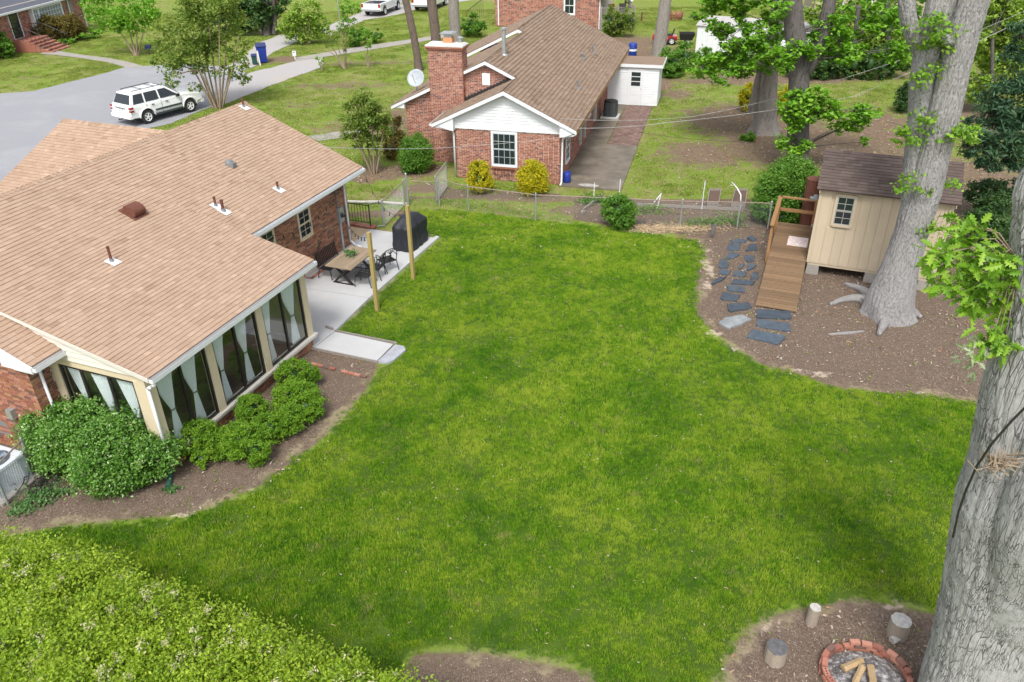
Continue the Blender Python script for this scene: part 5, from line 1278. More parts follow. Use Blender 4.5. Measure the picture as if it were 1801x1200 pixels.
# ================================================================== SHED, DECK, RAMP
SO = np.array([10.0237, 24.2928, 0.]); SA = math.radians(22.25)
def spnt(x, y, z=0.): return np.array([SO[0] + x * math.cos(SA) + y * math.sin(SA), SO[1] - x * math.sin(SA) + y * math.cos(SA), z])
shd = thing('garden_shed', 'beige panelled garden shed on block piers with a dark shingle roof behind the oak', 'shed', SO, -SA)
SW, SD, F0, SH = 3.9, 3.0, .45, 3.10
b = MB(); b.bx(.03, SW - .03, .03, SD - .03, F0 + .02, SH - .02); b.bx(.02, SW - .02, .02, SD - .02, F0 - .12, F0 + .02)
for x in (.03, SW - .13): b.slab([(x, .03, SH - .02), (x, SD - .03, SH - .02), (x, SD / 2, SH + .66)], (.1, 0, 0))
b.build('frame', M['shedw'], shd)
x = .09; OPX = (.50, 1.14, 1.80, 2.92)
k = 0
while x < SW - .09:
    x1 = min(x + .298, SW - .09)
    segs = [(F0 - .02, SH - .10)] if (x1 < OPX[0] + .0 or x > OPX[1]) else [(F0 - .02, OPX[2] - .06), (OPX[3] + .06, SH - .10)]
    for a, c in segs:
        b = MB(); b.bx(x + .004, x1 - .004, -.008, .03, a, c, rng.random()); b.build('siding_panel', M['shedw'], shd)
    x = x1
y = .05
while y < SD - .05:
    for xx, sg in ((0, -1), (SW, 1)):
        hh = SH + .66 * (1 - abs((y + .15) - SD / 2) / (SD / 2)) - .06; b = MB(); b.bx(min(xx, xx + sg * .008), max(xx, xx + sg * .008) + (.02 if sg < 0 else 0), y + .004, y + .296, F0 - .02, hh, rng.random()); b.build('siding_panel', M['shedw'], shd)
    y += .3
b = MB()
for xx in (-.012, SW - .09): b.bx(xx, xx + .10, -.03, -.009, F0 - .02, SH - .1)
b.bx(-.03, SW + .03, -.035, -.012, SH - .10, SH + .02)
for xx in (-.035, SW + .012):
    b.slab([(xx, -.2, SH - .08), (xx, SD / 2, SH + .70), (xx, SD / 2, SH + .60), (xx, -.2, SH - .18)], (.022, 0, 0)); b.slab([(xx, SD + .2, SH - .08), (xx, SD / 2, SH + .70), (xx, SD / 2, SH + .60), (xx, SD + .2, SH - .18)], (.022, 0, 0))
b.build('trim', M['shedw'], shd)
Ts_ = frame_T((0, 0, 0), (1, 0, 0), (0, -1, 0))
sash_window(shd, Ts_, .56, 1.08, 1.88, 2.84, 2, 2, .07, frame=M['shedw'], sash=mk('shed_sash', (.33, .33, .30), .6), proud=.035)
# shed roof
ssl = .70 / 1.5
rfo = MB()
rfo.slab([(-.10, -.20, SH + .02 - .2 * ssl + .05), (SW + .12, -.20, SH + .02 - .2 * ssl + .05), (SW + .12, SD / 2, SH + .77), (-.10, SD / 2, SH + .77)], (0, 0, -.05))
rfo.slab([(-.10, SD + .20, SH + .02 - .2 * ssl + .05), (SW + .12, SD + .20, SH + .02 - .2 * ssl + .05), (SW + .12, SD / 2, SH + .77), (-.10, SD / 2, SH + .77)], (0, 0, -.05))
sro = rfo.build('roof', M['sh_dk'], shd)
o, ex, up, nn = plane_frame((0, -.22, SH + .07 - .22 * ssl), (1, 0, 0), (0, 1), ssl)
bsh = MB(); ps = []
shingle_field(bsh, o, ex, up, nn, [(-.12, 0), (SW + .14, 0), (SW + .14, 1.90), (-.12, 1.90)], expo=.135, w=.30, pieces=ps, pcond=lambda x, y: True)
Tq = bsh.T; random.Random(2).shuffle(ps)
for q in ps[300:]: bsh.add(*q)
if ps[300:]: bsh.build('shingle_courses', M['sh_dk'], sro, kind='stuff')
piece_objects('shingle', Tq, ps, M['sh_dk'], sro)
for x, y in ((0.02, .02), (1.86, .02), (SW - .42, .02), (0.02, SD - .35), (SW - .42, SD - .35)):
    b = MB(); b.bx(x, x + .40, y, y + .30, -.05, .20); b.bx(x + .01, x + .39, y + .005, y + .295, .205, F0 - .12); b.build('block_pier', M['conc2'], shd)
b = MB(); b.lathe([(.09, 0), (.09, .10), (.06, .14)], (-.10, .15, SH - .50), 10); b.bx(-.12, .0, .1, .2, SH - .44, SH - .38); b.lathe([(.06, -.10), (.09, -.02), (.09, 0)], (-.20, .10, SH - .44), 10); b.build('flood_lamp', M['lead'], shd)
b = MB(); b.bx(-.02, -.008, .7, 1.6, F0, F0 + 1.95); dr = b.build('door', M['shedw'], shd)
b = MB(); b.lathe([(.03, 0), (.03, .06)], (-.05, .78, F0 + .95), 8); b.build('handle', M['galv'], dr)
# deck and ramp
dk = thing('deck_ramp', 'brown stained board landing and ramp with one rail at the shed door', 'deck', spnt(-1.28, -3.1), -SA)
DX0, DX1 = -1.26, -.03
def dl(x, y, z=0): return (x + 1.28, y + 3.1, z)
n_b = 20
for i in range(n_b):
    b = MB(); y0 = .32 + i * .146; b.bx(*[v for v in (dl(DX0, 0)[0], dl(DX1, 0)[0])], y0 + 3.1 + .003, y0 + 3.1 + .128, F0 - .035, F0, rng.random()); b.build('plank', M['deckw'], dk)
L_r = 3.35; ns_ = 24
for i in range(ns_):
    t0, t1 = i / ns_, (i + .84) / ns_; ya, yb = .32 - t0 * L_r, .32 - t1 * L_r; za, zb_ = F0 - t0 * (F0 - .05), F0 - t1 * (F0 - .05)
    b = MB(); b.slab([(dl(DX0, 0)[0], ya + 3.1, za), (dl(DX1, 0)[0], ya + 3.1, za), (dl(DX1, 0)[0], yb + 3.1, zb_), (dl(DX0, 0)[0], yb + 3.1, zb_)], (0, 0, -.03), rng.random()); b.build('plank', M['deckw'], dk)
for x in (DX0 + .02, DX1 - .06):
    b = MB(); b.slab([dl(x, .32, F0 - .04), dl(x, 3.2, F0 - .04), dl(x, 3.2, F0 - .2), dl(x, .32, F0 - .2), dl(x, -2.9, .01), dl(x, -3.0, .02)], (.04, 0, 0)); b.build('joist', M['deckw'], dk)
for x, y in ((DX0 - .05, .36), (DX0 - .05, 3.12), (DX1 - .02, 3.12)):
    b = MB(); b.bx(dl(x, 0)[0] - .045, dl(x, 0)[0] + .045, dl(0, y)[1] - .045, dl(0, y)[1] + .045, 0, F0 + 1.0, .6); b.build('rail_post', M['railw'], dk)
b = MB(); b.beam(dl(DX0 - .06, .22, F0 + 1.02), dl(DX0 - .06, 3.2, F0 + 1.02), .14, .04); b.build('handrail', M['railw'], dk)
b = MB(); b.beam(dl(DX0 - .06, .36, F0 + .55), dl(DX0 - .06, 3.12, F0 + .55), .04, .12); b.build('mid_rail', M['railw'], dk)
b = MB(); b.beam(dl(DX0 - .06, 3.14, F0 + 1.02), dl(DX1 + .02, 3.14, F0 + 1.02), .14, .04); b.build('handrail', M['railw'], dk)
b = MB(); b.beam(dl(DX0, 3.12, F0 + .55), dl(DX1, 3.12, F0 + .55), .04, .12); b.build('mid_rail', M['railw'], dk)
mm_ = NT('patterned_mat'); mm_.col(mm_.ramp(mm_.voro(22, 'Distance'), [(.15, (.62, .58, .57)), (.32, (.45, .16, .15)), (.5, (.66, .62, .60))])).set(rough=.95)
dmat = thing('doormat', 'red and white patterned doormat on the shed landing', 'doormat', spnt(-.42, 1.55, F0 + .002), -SA)
b = MB(); b.bx(-.34, .34, -.42, .42, 0, .012); b.build('mat', mm_.m, dmat)

# ---------------- stepping stones
sp_ = thing('stepping_stone_path', None, None, at(1300, 480), kind='structure')
STN = [[(1285, 424), (1300, 421), (1313, 423), (1311, 427), (1287, 428)], [(1313, 418), (1322, 416), (1330, 420), (1329, 425), (1318, 423)], [(1318, 431), (1331, 431), (1332, 441), (1310, 442)][:4], [(1277, 441), (1281, 431), (1302, 430), (1300, 441)],
       [(1275, 453), (1286, 444), (1301, 448), (1292, 456), (1280, 456)], [(1307, 454), (1312, 450), (1326, 452), (1325, 461), (1315, 462)], [(1263, 470), (1266, 459), (1278, 458), (1282, 467), (1278, 472), (1266, 472)], [(1298, 474), (1302, 466), (1310, 464), (1304, 474)],
       [(1313, 476), (1317, 466), (1330, 466), (1326, 472), (1316, 477)], [(1264, 483), (1266, 475), (1284, 477), (1283, 484)], [(1289, 486), (1292, 478), (1312, 480), (1310, 488)], [(1320, 491), (1322, 480), (1335, 480), (1333, 492)],
       [(1251, 499), (1262, 491), (1278, 487), (1270, 494), (1253, 501)], [(1286, 499), (1290, 492), (1327, 496), (1324, 502)], [(1279, 512), (1280, 503), (1309, 507), (1309, 515)], [(1267, 525), (1271, 516), (1301, 521), (1296, 531), (1270, 528)],
       [(1281, 547), (1279, 537), (1315, 533), (1323, 541), (1318, 544), (1284, 549)], [(1330, 560), (1329, 546), (1391, 549), (1392, 561), (1380, 562)], [(1330, 575), (1331, 562), (1388, 570), (1391, 584), (1384, 583)], [(1313, 594), (1322, 581), (1382, 592), (1378, 600), (1367, 607)],
       [(1264, 569), (1276, 561), (1305, 555), (1322, 563), (1302, 571), (1281, 580)]]
for i, s in enumerate(STN):
    o_ = at(1300, 480); P = [at(*q) - o_ for q in s]; out = []
    for j in range(len(P)):
        a, c = P[j], P[(j + 1) % len(P)]
        for t in (0, .33, .66): out.append((a + (c - a) * t + np.array([rng.normal() * .012, rng.normal() * .012, 0]))[:2])
    h = .035 + .015 * rng.random(); cen = np.mean(out, 0); ins = [cen + (q - cen) * .955 for q in out]; n = len(out)
    b = MB(); b.add([(p[0], p[1], -.02) for p in out] + [(p[0], p[1], h - .008) for p in out] + [(p[0], p[1], h) for p in ins],
                    [(j, (j + 1) % n, n + (j + 1) % n, n + j) for j in range(n)] + [(n + j, n + (j + 1) % n, 2 * n + (j + 1) % n, 2 * n + j) for j in range(n)] + [tuple(range(2 * n, 3 * n))], rng.random())
    b.build('stone', M['slate_lt'] if i == len(STN) - 1 else M['slate'], sp_)

# ---------------- garden bed by the fence: planters, stakes, logs
def planter(label, quad_px, dz=.28):
    o_ = at(*quad_px[0]); t = thing('raised_planter', label, 'planter', o_, 0, 'raised wooden planters behind the fence'); P = [at(*q) - o_ for q in quad_px]
    for a, c in zip(P, P[1:] + P[:1]):
        for z in (.01, .15): b = MB(); b.beam(a + [0, 0, z + .065], c + [0, 0, z + .065], .03, .125); b.build('board', M['grayw'], t)
    b = MB(); b.add([p + [0, 0, .2] for p in P], [(0, 1, 2, 3)]); b.build('soil', M['mulch_s'], t)
M['mulch_s'] = mk('planter_soil', (.12, .075, .055), .95, var=.5, scale=20, bump=.8)
planter('left raised wooden planter box of soil behind the wire fence', [(1243, 366), (1263, 366), (1267, 343), (1247, 343)])
planter('right raised wooden planter box of soil behind the wire fence', [(1285, 369), (1309, 369), (1313, 343), (1292, 343)])
for lab, a, hh in (('short white stake at the corner of the neighbour patio', (1044, 352), .75), ('white stake standing in front of the neighbour patio', (1089, 346), .75), ('white stake left of the raised planters', (1234, 368), 1.2)):
    t = thing('garden_stake', lab, 'stake', at(*a), 0, 'white garden stakes'); b = MB(); b.tube([(0, 0, 0), (.01, 0, hh)], .018, 6); b.build('shaft', M['white'], t)
t = thing('garden_stake', 'pair of leaning white stakes crossed in the garden bed behind the fence', 'stake', at(1156, 366), 0, 'white garden stakes'); b = MB(); b.tube([(0, 0, 0), (.1, 0, .6)], .022, 6); b.tube([(-.15, 0, .25), (.12, 0, .62)], .022, 6); b.build('shaft', M['white'], t)
t = thing('garden_arch', 'bent white pipe hoop over the right raised planter', 'hoop', at(1296, 401)); a_ = at(1294, 339, 1.0) - at(1296, 401); b = MB(); b.tube([(0, 0, 0), (0.02, 0, .9), (0, .1, 1.3), (-.12, .3, 1.5), (-.2, .8, 1.55)], .022, 6); b.build('pipe', M['white'], t, True)
A1 = at(1251, 418); t = thing('dark_timber', 'short black timber lying at the far end of the lawn', 'timber', A1); e = at(1256, 400) - A1; b = MB(); b.beam((0, 0, .06), e + [0, 0, .06], .13, .12); b.build('beam', M['bark_dk'], t)
A1 = at(1110, 393); t = thing('dark_timber', 'low dark timber in the leafy bed beside the round bush', 'timber', A1); e = at(1135, 393) - A1; b = MB(); b.beam((0, 0, .06), e + [0, 0, .06], .1, .1); b.build('beam', M['bark_dk'], t)
A1 = at(1000, 375); t = thing('bed_edging', 'weathered board edging around the leafy garden bed', 'edging', A1)
for p, q in (((1026, 372), (1058, 346)), ((1120, 362), (1300, 371)), ((1030, 375), (1024, 378))):
    b = MB(); b.beam(at(*p) - A1 + [0, 0, .06], at(*q) - A1 + [0, 0, .06], .05, .12); b.build('board', M['grayw'], t)

# ---------------- fire pit, logs and stumps
fpc = at(1521, 1194); fp_ = thing('fire_pit', 'oval brick fire pit with ash beside the big oak', 'fire pit', fpc)
RX, RY = .70, .60
mt_ash = NT('ash'); mt_ash.col(mt_ash.ramp(mt_ash.noise(9, 8, .8), [(.35, (.035, .035, .036)), (.5, (.16, .15, .15)), (.62, (.52, .52, .53))])).set(rough=1).bump(mt_ash.noise(25, 6, .8), .8, .03)
b = MB(); b.lathe([(.68, -.02), (.45, .03), (.2, .05), (.01, .06)], n=30, cap=False); b.v = [v * np.array([1, .86, 1]) for v in b.v]; b.build('ash_bed', mt_ash.m, fp_, True)
NB = 20
for c_ in range(3):
    for i in range(NB):
        if c_ == 2 and i in (6, 13): continue
        a = 2 * math.pi * (i + (c_ % 2) * .5) / NB + rng.normal() * .02; R1 = 1 + .035 * rng.normal() * .4
        p = np.array([RX * R1 * math.cos(a), RY * R1 * math.sin(a), .035 + c_ * .072]); tg_ = np.array([-RX * math.sin(a), RY * math.cos(a), 0]); tg_ /= np.linalg.norm(tg_)
        hl = .085 if not (c_ == 2 and i in (0, 12)) else .05
        b = MB(); b.beam(p - tg_ * hl, p + tg_ * hl, .092, .058, tint=rng.random()); b.build('brick', M['brick2'], fp_)
        if c_ == 2 and i in (10, 11):
            h_ = MB()
            for q in (-.05, 0, .05): h_.lathe([(.014, .0), (.014, .004)], p + tg_ * q + [0, 0, .0285], 8)
            h_.build('core_hole', M['black'], fp_)
def firelog(label, A, B, r):
    A, B = np.array(A, float), np.array(B, float); t = thing('firewood_log', label, 'log', fpc + A, 0, 'split logs in the fire pit'); d = B - A; d /= np.linalg.norm(d)
    x = np.cross(d, [0, 0, 1.]); x /= np.linalg.norm(x); y = np.cross(x, d)
    vs = []; prof = [(-1, -.6), (1, -.7), (1.05, .25), (.3, .95), (-.85, .5)]
    for e in np.linspace(0, 1, 6):
        for p, q in prof: j = 1 + .09 * rng.normal(); vs.append((B - A) * e + x * r * p * j + y * r * q * j)
    b = MB(); b.add(vs, [(i * 5 + j, i * 5 + (j + 1) % 5, (i + 1) * 5 + (j + 1) % 5, (i + 1) * 5 + j) for i in range(5) for j in range(5)] + [(4, 3, 2, 1, 0), (25, 26, 27, 28, 29)], rng.random()); b.build('log', M['logw'], t)
def rel(px, py, z): return at(px, py, z) - fpc
firelog('yellowish split log lying flat at the back of the fire pit', rel(1482, 1176, .14), rel(1516, 1161, .16), .062)
firelog('grey split log leaning toward the camera in the middle of the fire pit', rel(1518, 1172, .22), rel(1503, 1205, .12), .055)
firelog('golden split log standing right of the grey one in the fire pit', rel(1531, 1170, .26), rel(1537, 1205, .14), .06)
def stump(label, px, py, r, h, top, lean=(0, 0), skirt=0):
    t = thing('log_stump', label, 'stump', at(px, py), 0, 'upright log stumps round the fire pit'); n, k = 28, 8; vs = []
    rw = [1 + .07 * float(fbm(math.cos(2 * math.pi * j / n) * 2 + px, math.sin(2 * math.pi * j / n) * 2, 0, 2)) + .03 * rng.normal() for j in range(n)]
    for i in range(k):
        z = h * i / (k - 1)
        for j in range(n):
            a = 2 * math.pi * j / n; q = r * rw[j] * (1.05 - .05 * i / k); vs.append((q * math.cos(a) + lean[0] * z, q * math.sin(a) + lean[1] * z, z))
    b = MB(); b.add(vs, [(i * n + j, i * n + (j + 1) % n, (i + 1) * n + (j + 1) % n, (i + 1) * n + j) for i in range(k - 1) for j in range(n)]); b.build('bark', M['stumpb'], t, True)
    tv = [np.array(v) for v in vs[-n:]]; c_ = np.mean(tv, 0)
    b = MB(); b.add([c_ + (v - c_) * 1.0 + [0, 0, .001] for v in tv] + [c_ + (v - c_) * .93 + [0, 0, .008] for v in tv] + [c_ + (v - c_) * .5 + [0, 0, .006] for v in tv] + [c_ + [0, 0, .010]],
        [(j, (j + 1) % n, n + (j + 1) % n, n + j) for j in range(n)] + [(n + j, n + (j + 1) % n, 2 * n + (j + 1) % n, 2 * n + j) for j in range(n)] + [(2 * n + j, 2 * n + (j + 1) % n, 3 * n) for j in range(n)])
    b.build('sawn_top', top, t)
    if skirt: b = MB(); b.tube([(-.02, -r * .6, .06), (-r * 1.0, -r * 1.0, .05)], .07, 9); b.build('branch_stub', M['logend'], t)
stump('wide upright log with a dark grey sawn top left of the fire pit', 1362, 1160, .175, .33, M['stumpdk'])
stump('thin tall pale upright log at the back of the fire circle', 1426, 1096, .10, .42, M['logend'], (.02, 0))
stump('broad pale upright log with stripped bark nearest the big oak', 1577, 1116, .175, .38, M['logend'], skirt=1)

# ================================================================== TREES
near = tree('oak_tree', 'huge forked grey oak trunk at the right edge with a black cable across it', (1700, 1262), [(1706, 1200, 76), (1719, 1150, 74), (1743, 1060, 78), (1767, 970, 88), (1788, 880, 94), (1800, 820, 86), (1808, 750, 82), (1814, 690, 76), (1830, 600, 68), (1838, 520, 60), (1842, 450, 58), (1845, 370, 54), (1842, 325, 50), (1836, 300, 42), (1830, 286, 22)], M['bark2'],
            n=220, k=330, flare=.08, fur=.020, branches=[[(1728, 1230, 34, .05), (1748, 1140, 48, -.12), (1770, 1060, 58, -.28), (1794, 1000, 62, -.40), (1824, 930, 72, -.55), (1856, 850, 73, -.6), (1888, 765, 70, -.6), (1935, 640, 68, -.6), (1990, 480, 64, -.6)]], k2=200)
# bark scars, nest of twigs in the fork
nst = MB(); c0 = at_y(1756, 815, 7.0)
for i in range(60):
    d = rng.normal(size=3) * .065; e = c0 + d * [1.6, .8, .9]; q = rng.normal(size=3); q /= np.linalg.norm(q); nst.tube([e - q * .12, e + q * .12 * [1, 1, .5]], rng.uniform(.004, .010), 4, tint=rng.random())
tag(nst.build('twig_nest', M['tablew']), 'bundle of brown twigs caught in the fork of the big near oak', 'twigs')
oak = tree('oak_tree', 'tall leaning grey oak with a twin stem and spreading roots in front of the shed', (1563, 552), [(1566, 525, 38), (1574, 500, 34), (1584, 465, 29), (1594, 437, 28), (1604, 405, 27), (1612, 375, 28), (1626, 337, 28), (1643, 270, 25), (1659, 202, 27), (1675, 135, 25), (1691, 67, 26), (1712, 0, 26), (1735, -90, 26)], M['bark'],
           n=120, k=200, flare=.30, fur=.026, branches=[[(1604, 400, 16, .1), (1604, 350, 17, .15), (1604, 310, 14, .2), (1606, 270, 14, .25), (1616, 202, 17, .3), (1622, 135, 20, .3), (1637, 67, 22, .3), (1657, 0, 24, .3), (1680, -70, 24, .3)], [(1618, 92, 10, .3), (1605, 62, 12, .3), (1597, 30, 13, .3), (1592, -10, 13, .3)], [(1675, 75, 9), (1668, 72, 9, -.35), (1664, 70, 8, -.42)]], k2=90)
B = at(1563, 552)
for lst in ([(1560, 548), (1530, 532), (1500, 527), (1480, 529), (1460, 536)], [(1558, 540), (1530, 522), (1508, 508), (1486, 500)], [(1590, 545), (1620, 560)], [(1560, 560), (1545, 590)]):
    pts = [at(*q) - B + [0, 0, .12 * (1 - i / len(lst)) - .02] for i, q in enumerate(lst)]; trunk_mesh('root', M['bark'], oak, pts, np.linspace(.20, .06, len(pts)), 14, 20, amp=.25)
pts = [at(*q) - B + [0, 0, -.01] for q in ((1456, 588), (1490, 586), (1520, 582))]; trunk_mesh('root', M['bark'], oak, pts, [.03, .06, .03], 12, 16, amp=.3)

# leafy sprigs on that oak (part of it)
def add_sprigs(parent, Y, lst, mt, size, dens=1., loc=None, **k):
    cs, rs, ns = [], [], []; tw = MB()
    for px, py, r, *a in lst:
        p = at_y(px, py, Y + (a[0] if a else 0)); R_ = r * depth(p) / F_PX; cs.append(p - loc); rs.append((R_, R_, R_ * .7)); ns.append(max(14, int(dens * (R_ / size) ** 2 * 7)))
        for _ in range(4): e = rng.normal(size=3) * R_ * .7; tw.tube([p - loc, p - loc + e], [.012, .004], 4)
    crown('leaf_sprigs', mt, parent, cs, rs, ns, size, spread=.4, shell=.5, **k); tw.build('twigs', M['bark_dk'], parent, kind='stuff')
YO = B[1]
add_sprigs(oak, YO, [(1605, 228, 26, -.3), (1628, 205, 20, -.3), (1592, 250, 18, -.3), (1690, 232, 24, -.3), (1715, 240, 18, -.2), (1660, 238, 18, -.4), (1580, 330, 16, -.4), (1600, 312, 14, -.4), (1612, 335, 10, -.5), (1633, 338, 9, -.5),
                     (1645, 395, 16, -.4), (1628, 405, 14, -.4), (1655, 320, 12), (1680, 328, 14), (1635, 125, 22, -.2), (1620, 145, 16, -.2), (1640, 60, 28, -.2), (1665, 75, 18, -.3), (1655, 40, 22, -.3), (1625, 75, 18)], M['lf_oak'], .12, 2.4, loc=B)

# near oak-leaf branch hanging from the big oak
def lobed_leaves(name, mt, parent, items, loc):
    V = []; Fs = []; T = []; n0 = 0
    out = [(0, 0), (.12, .06), (.20, .20), (.27, .07), (.38, .26), (.46, .08), (.60, .25), (.66, .08), (.80, .16), (.86, .06), (1, 0)]
    full = out + [(a, -c) for a, c in out[-2:0:-1]]
    for p, d, n_, s in items:
        d = d / np.linalg.norm(d); n_ = n_ - d * (n_ @ d); n_ = n_ / (np.linalg.norm(n_) + 1e-9); w_ = np.cross(n_, d)
        cu_ = rng.uniform(.05, .3); jj = 1 + .15 * rng.normal(size=len(full))
        vs = [p + s * (d * a + w_ * c * j - n_ * cu_ * a * a + n_ * abs(c) * .35) for (a, c), j in zip(full, jj)]
        mid = [p + s * (d * a - n_ * cu_ * a * a) for a in (.2, .42, .64, .84)]
        m = len(full); V += vs + mid; t = rng.random()
        idx = lambda i: n0 + (i % m)
        mi = [n0 + m + i for i in range(4)]; h = m // 2
        seq = [0, 1, 2, 3], [3, 4, 5], [5, 6, 7], [7, 8, 9, 10]
        for side in (0, 1):
            f = (lambda i: idx(i)) if side == 0 else (lambda i: idx(m - i))
            prev = n0
            for q in range(4):
                ch = seq[q]
                for a_, b_ in zip(ch[:-1], ch[1:]): Fs.append((mi[q], f(a_), f(b_)))
                if q < 3: Fs.append((mi[q], f(ch[-1]), mi[q + 1]))
        T += [t] * (len(Fs) - len(T)); n0 += m + 4
    fast_mesh(name, np.array(V) - loc, np.array(Fs), T, mt, parent)
items = []; tw = MB(); LN = np.array(near.location); YN = LN[1]
for (px, py, r, dy, nl, pale) in ((1700, 420, 26, .2, 16, 0), (1715, 400, 18, .2, 9, 0), (1688, 388, 14, .2, 6, 0), (1668, 440, 24, .2, 14, 0), (1640, 448, 20, .2, 10, 0), (1650, 470, 18, .2, 10, 0), (1700, 460, 30, .15, 22, 0), (1730, 440, 24, .1, 14, 0), (1755, 455, 28, 0, 18, 0), (1780, 470, 26, 0, 14, 0), (1720, 490, 30, .1, 22, 0), (1750, 500, 30, 0, 20, 0), (1700, 515, 24, .1, 14, 0), (1735, 530, 28, .1, 18, 0), (1775, 520, 24, 0, 12, 0), (1790, 545, 20, 0, 9, 0), (1765, 555, 16, 0, 7, 0), (1655, 500, 16, .2, 7, 0), (1712, 545, 16, .1, 8, 0), (1745, 595, 24, -.2, 12, 0), (1768, 600, 18, -.2, 9, 0), (1750, 620, 16, -.2, 8, 0)):
    p = at_y(px, py, YN + dy); R_ = r * depth(p) / F_PX
    tw.tube([at_y(1800, 470, YN) - LN, (at_y(1790, 450, YN) + p) / 2 - LN + [0, 0, .10], p - LN], [.010, .007, .003], 5)
    for _ in range(int(nl * 1.9)):
        q = p + rng.normal(size=3) * R_ * .45; d = rng.normal(size=3) + np.array([-.3, 0, -.35]); nn_ = np.array([0, -.5, 1.]) + rng.normal(size=3) * .6
        items.append((q, d, nn_, rng.uniform(.13, .23)))
lobed_leaves('oak_leaves', M['lf_oak'], near, items, LN)
items = []
for (px, py, r, nl) in ((1705, 615, 18, 10), (1720, 600, 16, 8), (1735, 612, 16, 8), (1700, 635, 14, 8), (1715, 632, 16, 8), (1712, 655, 9, 4)):
    p = at_y(px, py, YN - .2); R_ = r * depth(p) / F_PX
    tw.tube([at_y(1775, 610, YN - .1) - LN, p - LN], [.010, .004], 5)
    for _ in range(nl): items.append((p + rng.normal(size=3) * R_ * .4, rng.normal(size=3) + np.array([-.5, 0, -1.2]), rng.normal(size=3), rng.uniform(.09, .14)))
lobed_leaves('pale_drooping_leaves', leaf_mat('wilted_leaves', (.16, .22, .10), (.30, .36, .22), (.48, .53, .40)), near, items, LN)
tw.build('twigs', M['bark_myr'], near, kind='stuff')

# mid-distance trees right of the neighbour house
tree('maple_tree', 'dark furrowed trunk with a forked limb and fresh leaf tiers behind the shed shrub', (1404, 300), [(1404, 260, 18), (1404, 200, 18), (1405, 150, 17), (1406, 110, 18), (1398, 60, 17), (1393, 0, 16), (1390, -60, 16)], M['bark_dk'], M['lf_tulip'],
     fill([(1425, 30), (1440, 0), (1470, -10), (1600, -10), (1600, 100), (1560, 118), (1490, 110), (1440, 105)], 30, 18, 0) + [(1370, 15, 18, -.6), (1405, 90, 24, -.6), (1385, 105, 16, -.8), (1370, 100, 18, -1), (1430, 88, 18, -.6), (1380, 118, 14, -1), (1400, 175, 22, -.8), (1385, 190, 18, -.9), (1425, 180, 18, -.7), (1440, 165, 16, -.7), (1412, 205, 22, -.8), (1440, 200, 20, -.6), (1460, 190, 20, -.5), (1480, 205, 22, -.3), (1505, 195, 16, 0), (1470, 225, 14, -.3), (1500, 225, 12, 0), (1535, 200, 14, 0), (1520, 250, 10, 0)] + fill([(1362, 165), (1440, 158), (1480, 185), (1560, 195), (1555, 215), (1500, 232), (1440, 215), (1380, 208)], 16, 13, -.6) + [(1395, 228, 12, -.9), (1390, 250, 18, -.8), (1415, 262, 16, -.8), (1380, 262, 12, -.8)],
     size=.19, dens=1.7, branches=[[(1418, 128, 10), (1432, 100, 12), (1447, 60, 11), (1456, 20, 11), (1466, -30, 11)], [(1430, 100, 4), (1465, 78, 3), (1500, 60, 2)]], fur=.02, n=40, k=60, up=.9, droop=.3)
tree('oak_tree', 'pair of broad grey trunks with wide leafy boughs in the neighbour yard', (1345, 232), [(1346, 215, 20), (1350, 180, 16), (1354, 130, 14), (1358, 90, 13), (1364, 50, 12), (1370, 0, 12), (1375, -50, 12)], M['bark_gray'], M['lf_tulip'],
     fill([(1232, 28), (1245, 0), (1270, -30), (1400, -30), (1400, 70), (1392, 125), (1330, 122), (1265, 138), (1226, 130), (1240, 100), (1262, 75), (1238, 62)], 62, 17, -2),
     size=.20, dens=1.9, branches=[[(1325, 200, 12, .4), (1332, 160, 9, .4), (1340, 120, 8, .4), (1348, 80, 8, .4)], [(1356, 110, 4, -1), (1320, 80, 3, -2), (1285, 62, 2, -2)]], n=30, k=50, flare=.7, up=.9, droop=.35)
tree('tree', 'bare straight pale trunk left of the white metal shed, red mower behind it', (1158, 102), [(1160, 80, 11.5), (1164, 50, 11), (1168, 20, 10.5), (1173, -20, 10)], M['bark_gray'], n=24, k=30)
tree('pine_tree', 'leaning slim pine trunk left of the brick chimney, leftmost of the three', (737, 124), [(734, 100, 6.5), (727, 60, 6.5), (718, 20, 6.5), (711, -10, 6.5)], M['bark_pine'], n=16, group='bare pine trunks beyond the chimney')
tree('pine_tree', 'straight reddish pine trunk rising directly behind the chimney cap', (768, 95), [(766, 60, 8.5), (761, 20, 8.5), (756, -20, 8.5)], M['bark_pine'], n=16, group='bare pine trunks beyond the chimney')
tree('pine_tree', 'greyer thick pine trunk right of the chimney flue, rightmost of the three', (802, 80), [(800, 50, 9.5), (798, 20, 9.5), (797, -20, 9)], M['bark_gray'], n=16, group='bare pine trunks beyond the chimney')
# background greenery on the right, layered
tree('tree', 'yellow-green leafy tree mass between the two right-hand trunks at the far hedge', (1500, 120), [(1500, 100, 4), (1505, 60, 4), (1510, 10, 4)], M['bark_dk'], M['lf_back'],
     fill([(1420, 10), (1620, -20), (1625, 115), (1440, 118)], 26, 22, 1) + [(1445, 40, 22, 1), (1470, 60, 24, 1), (1500, 75, 26, 1), (1530, 60, 26, 1), (1560, 80, 26, 1), (1585, 60, 22, 1), (1480, 95, 24, 0), (1510, 105, 22, 0), (1545, 105, 24, 0), (1580, 105, 22, 0), (1455, 100, 18, 0), (1440, 75, 16, 0), (1430, 20, 16, 1), (1475, 12, 18, 1), (1520, 118, 10), (1490, 118, 10), (1600, 20, 24, 1), (1625, 50, 20, 1), (1620, 90, 18), (1455, 5, 20, 1), (1500, 20, 24, 1), (1540, 25, 24, 1)], size=.22, dens=1.6)
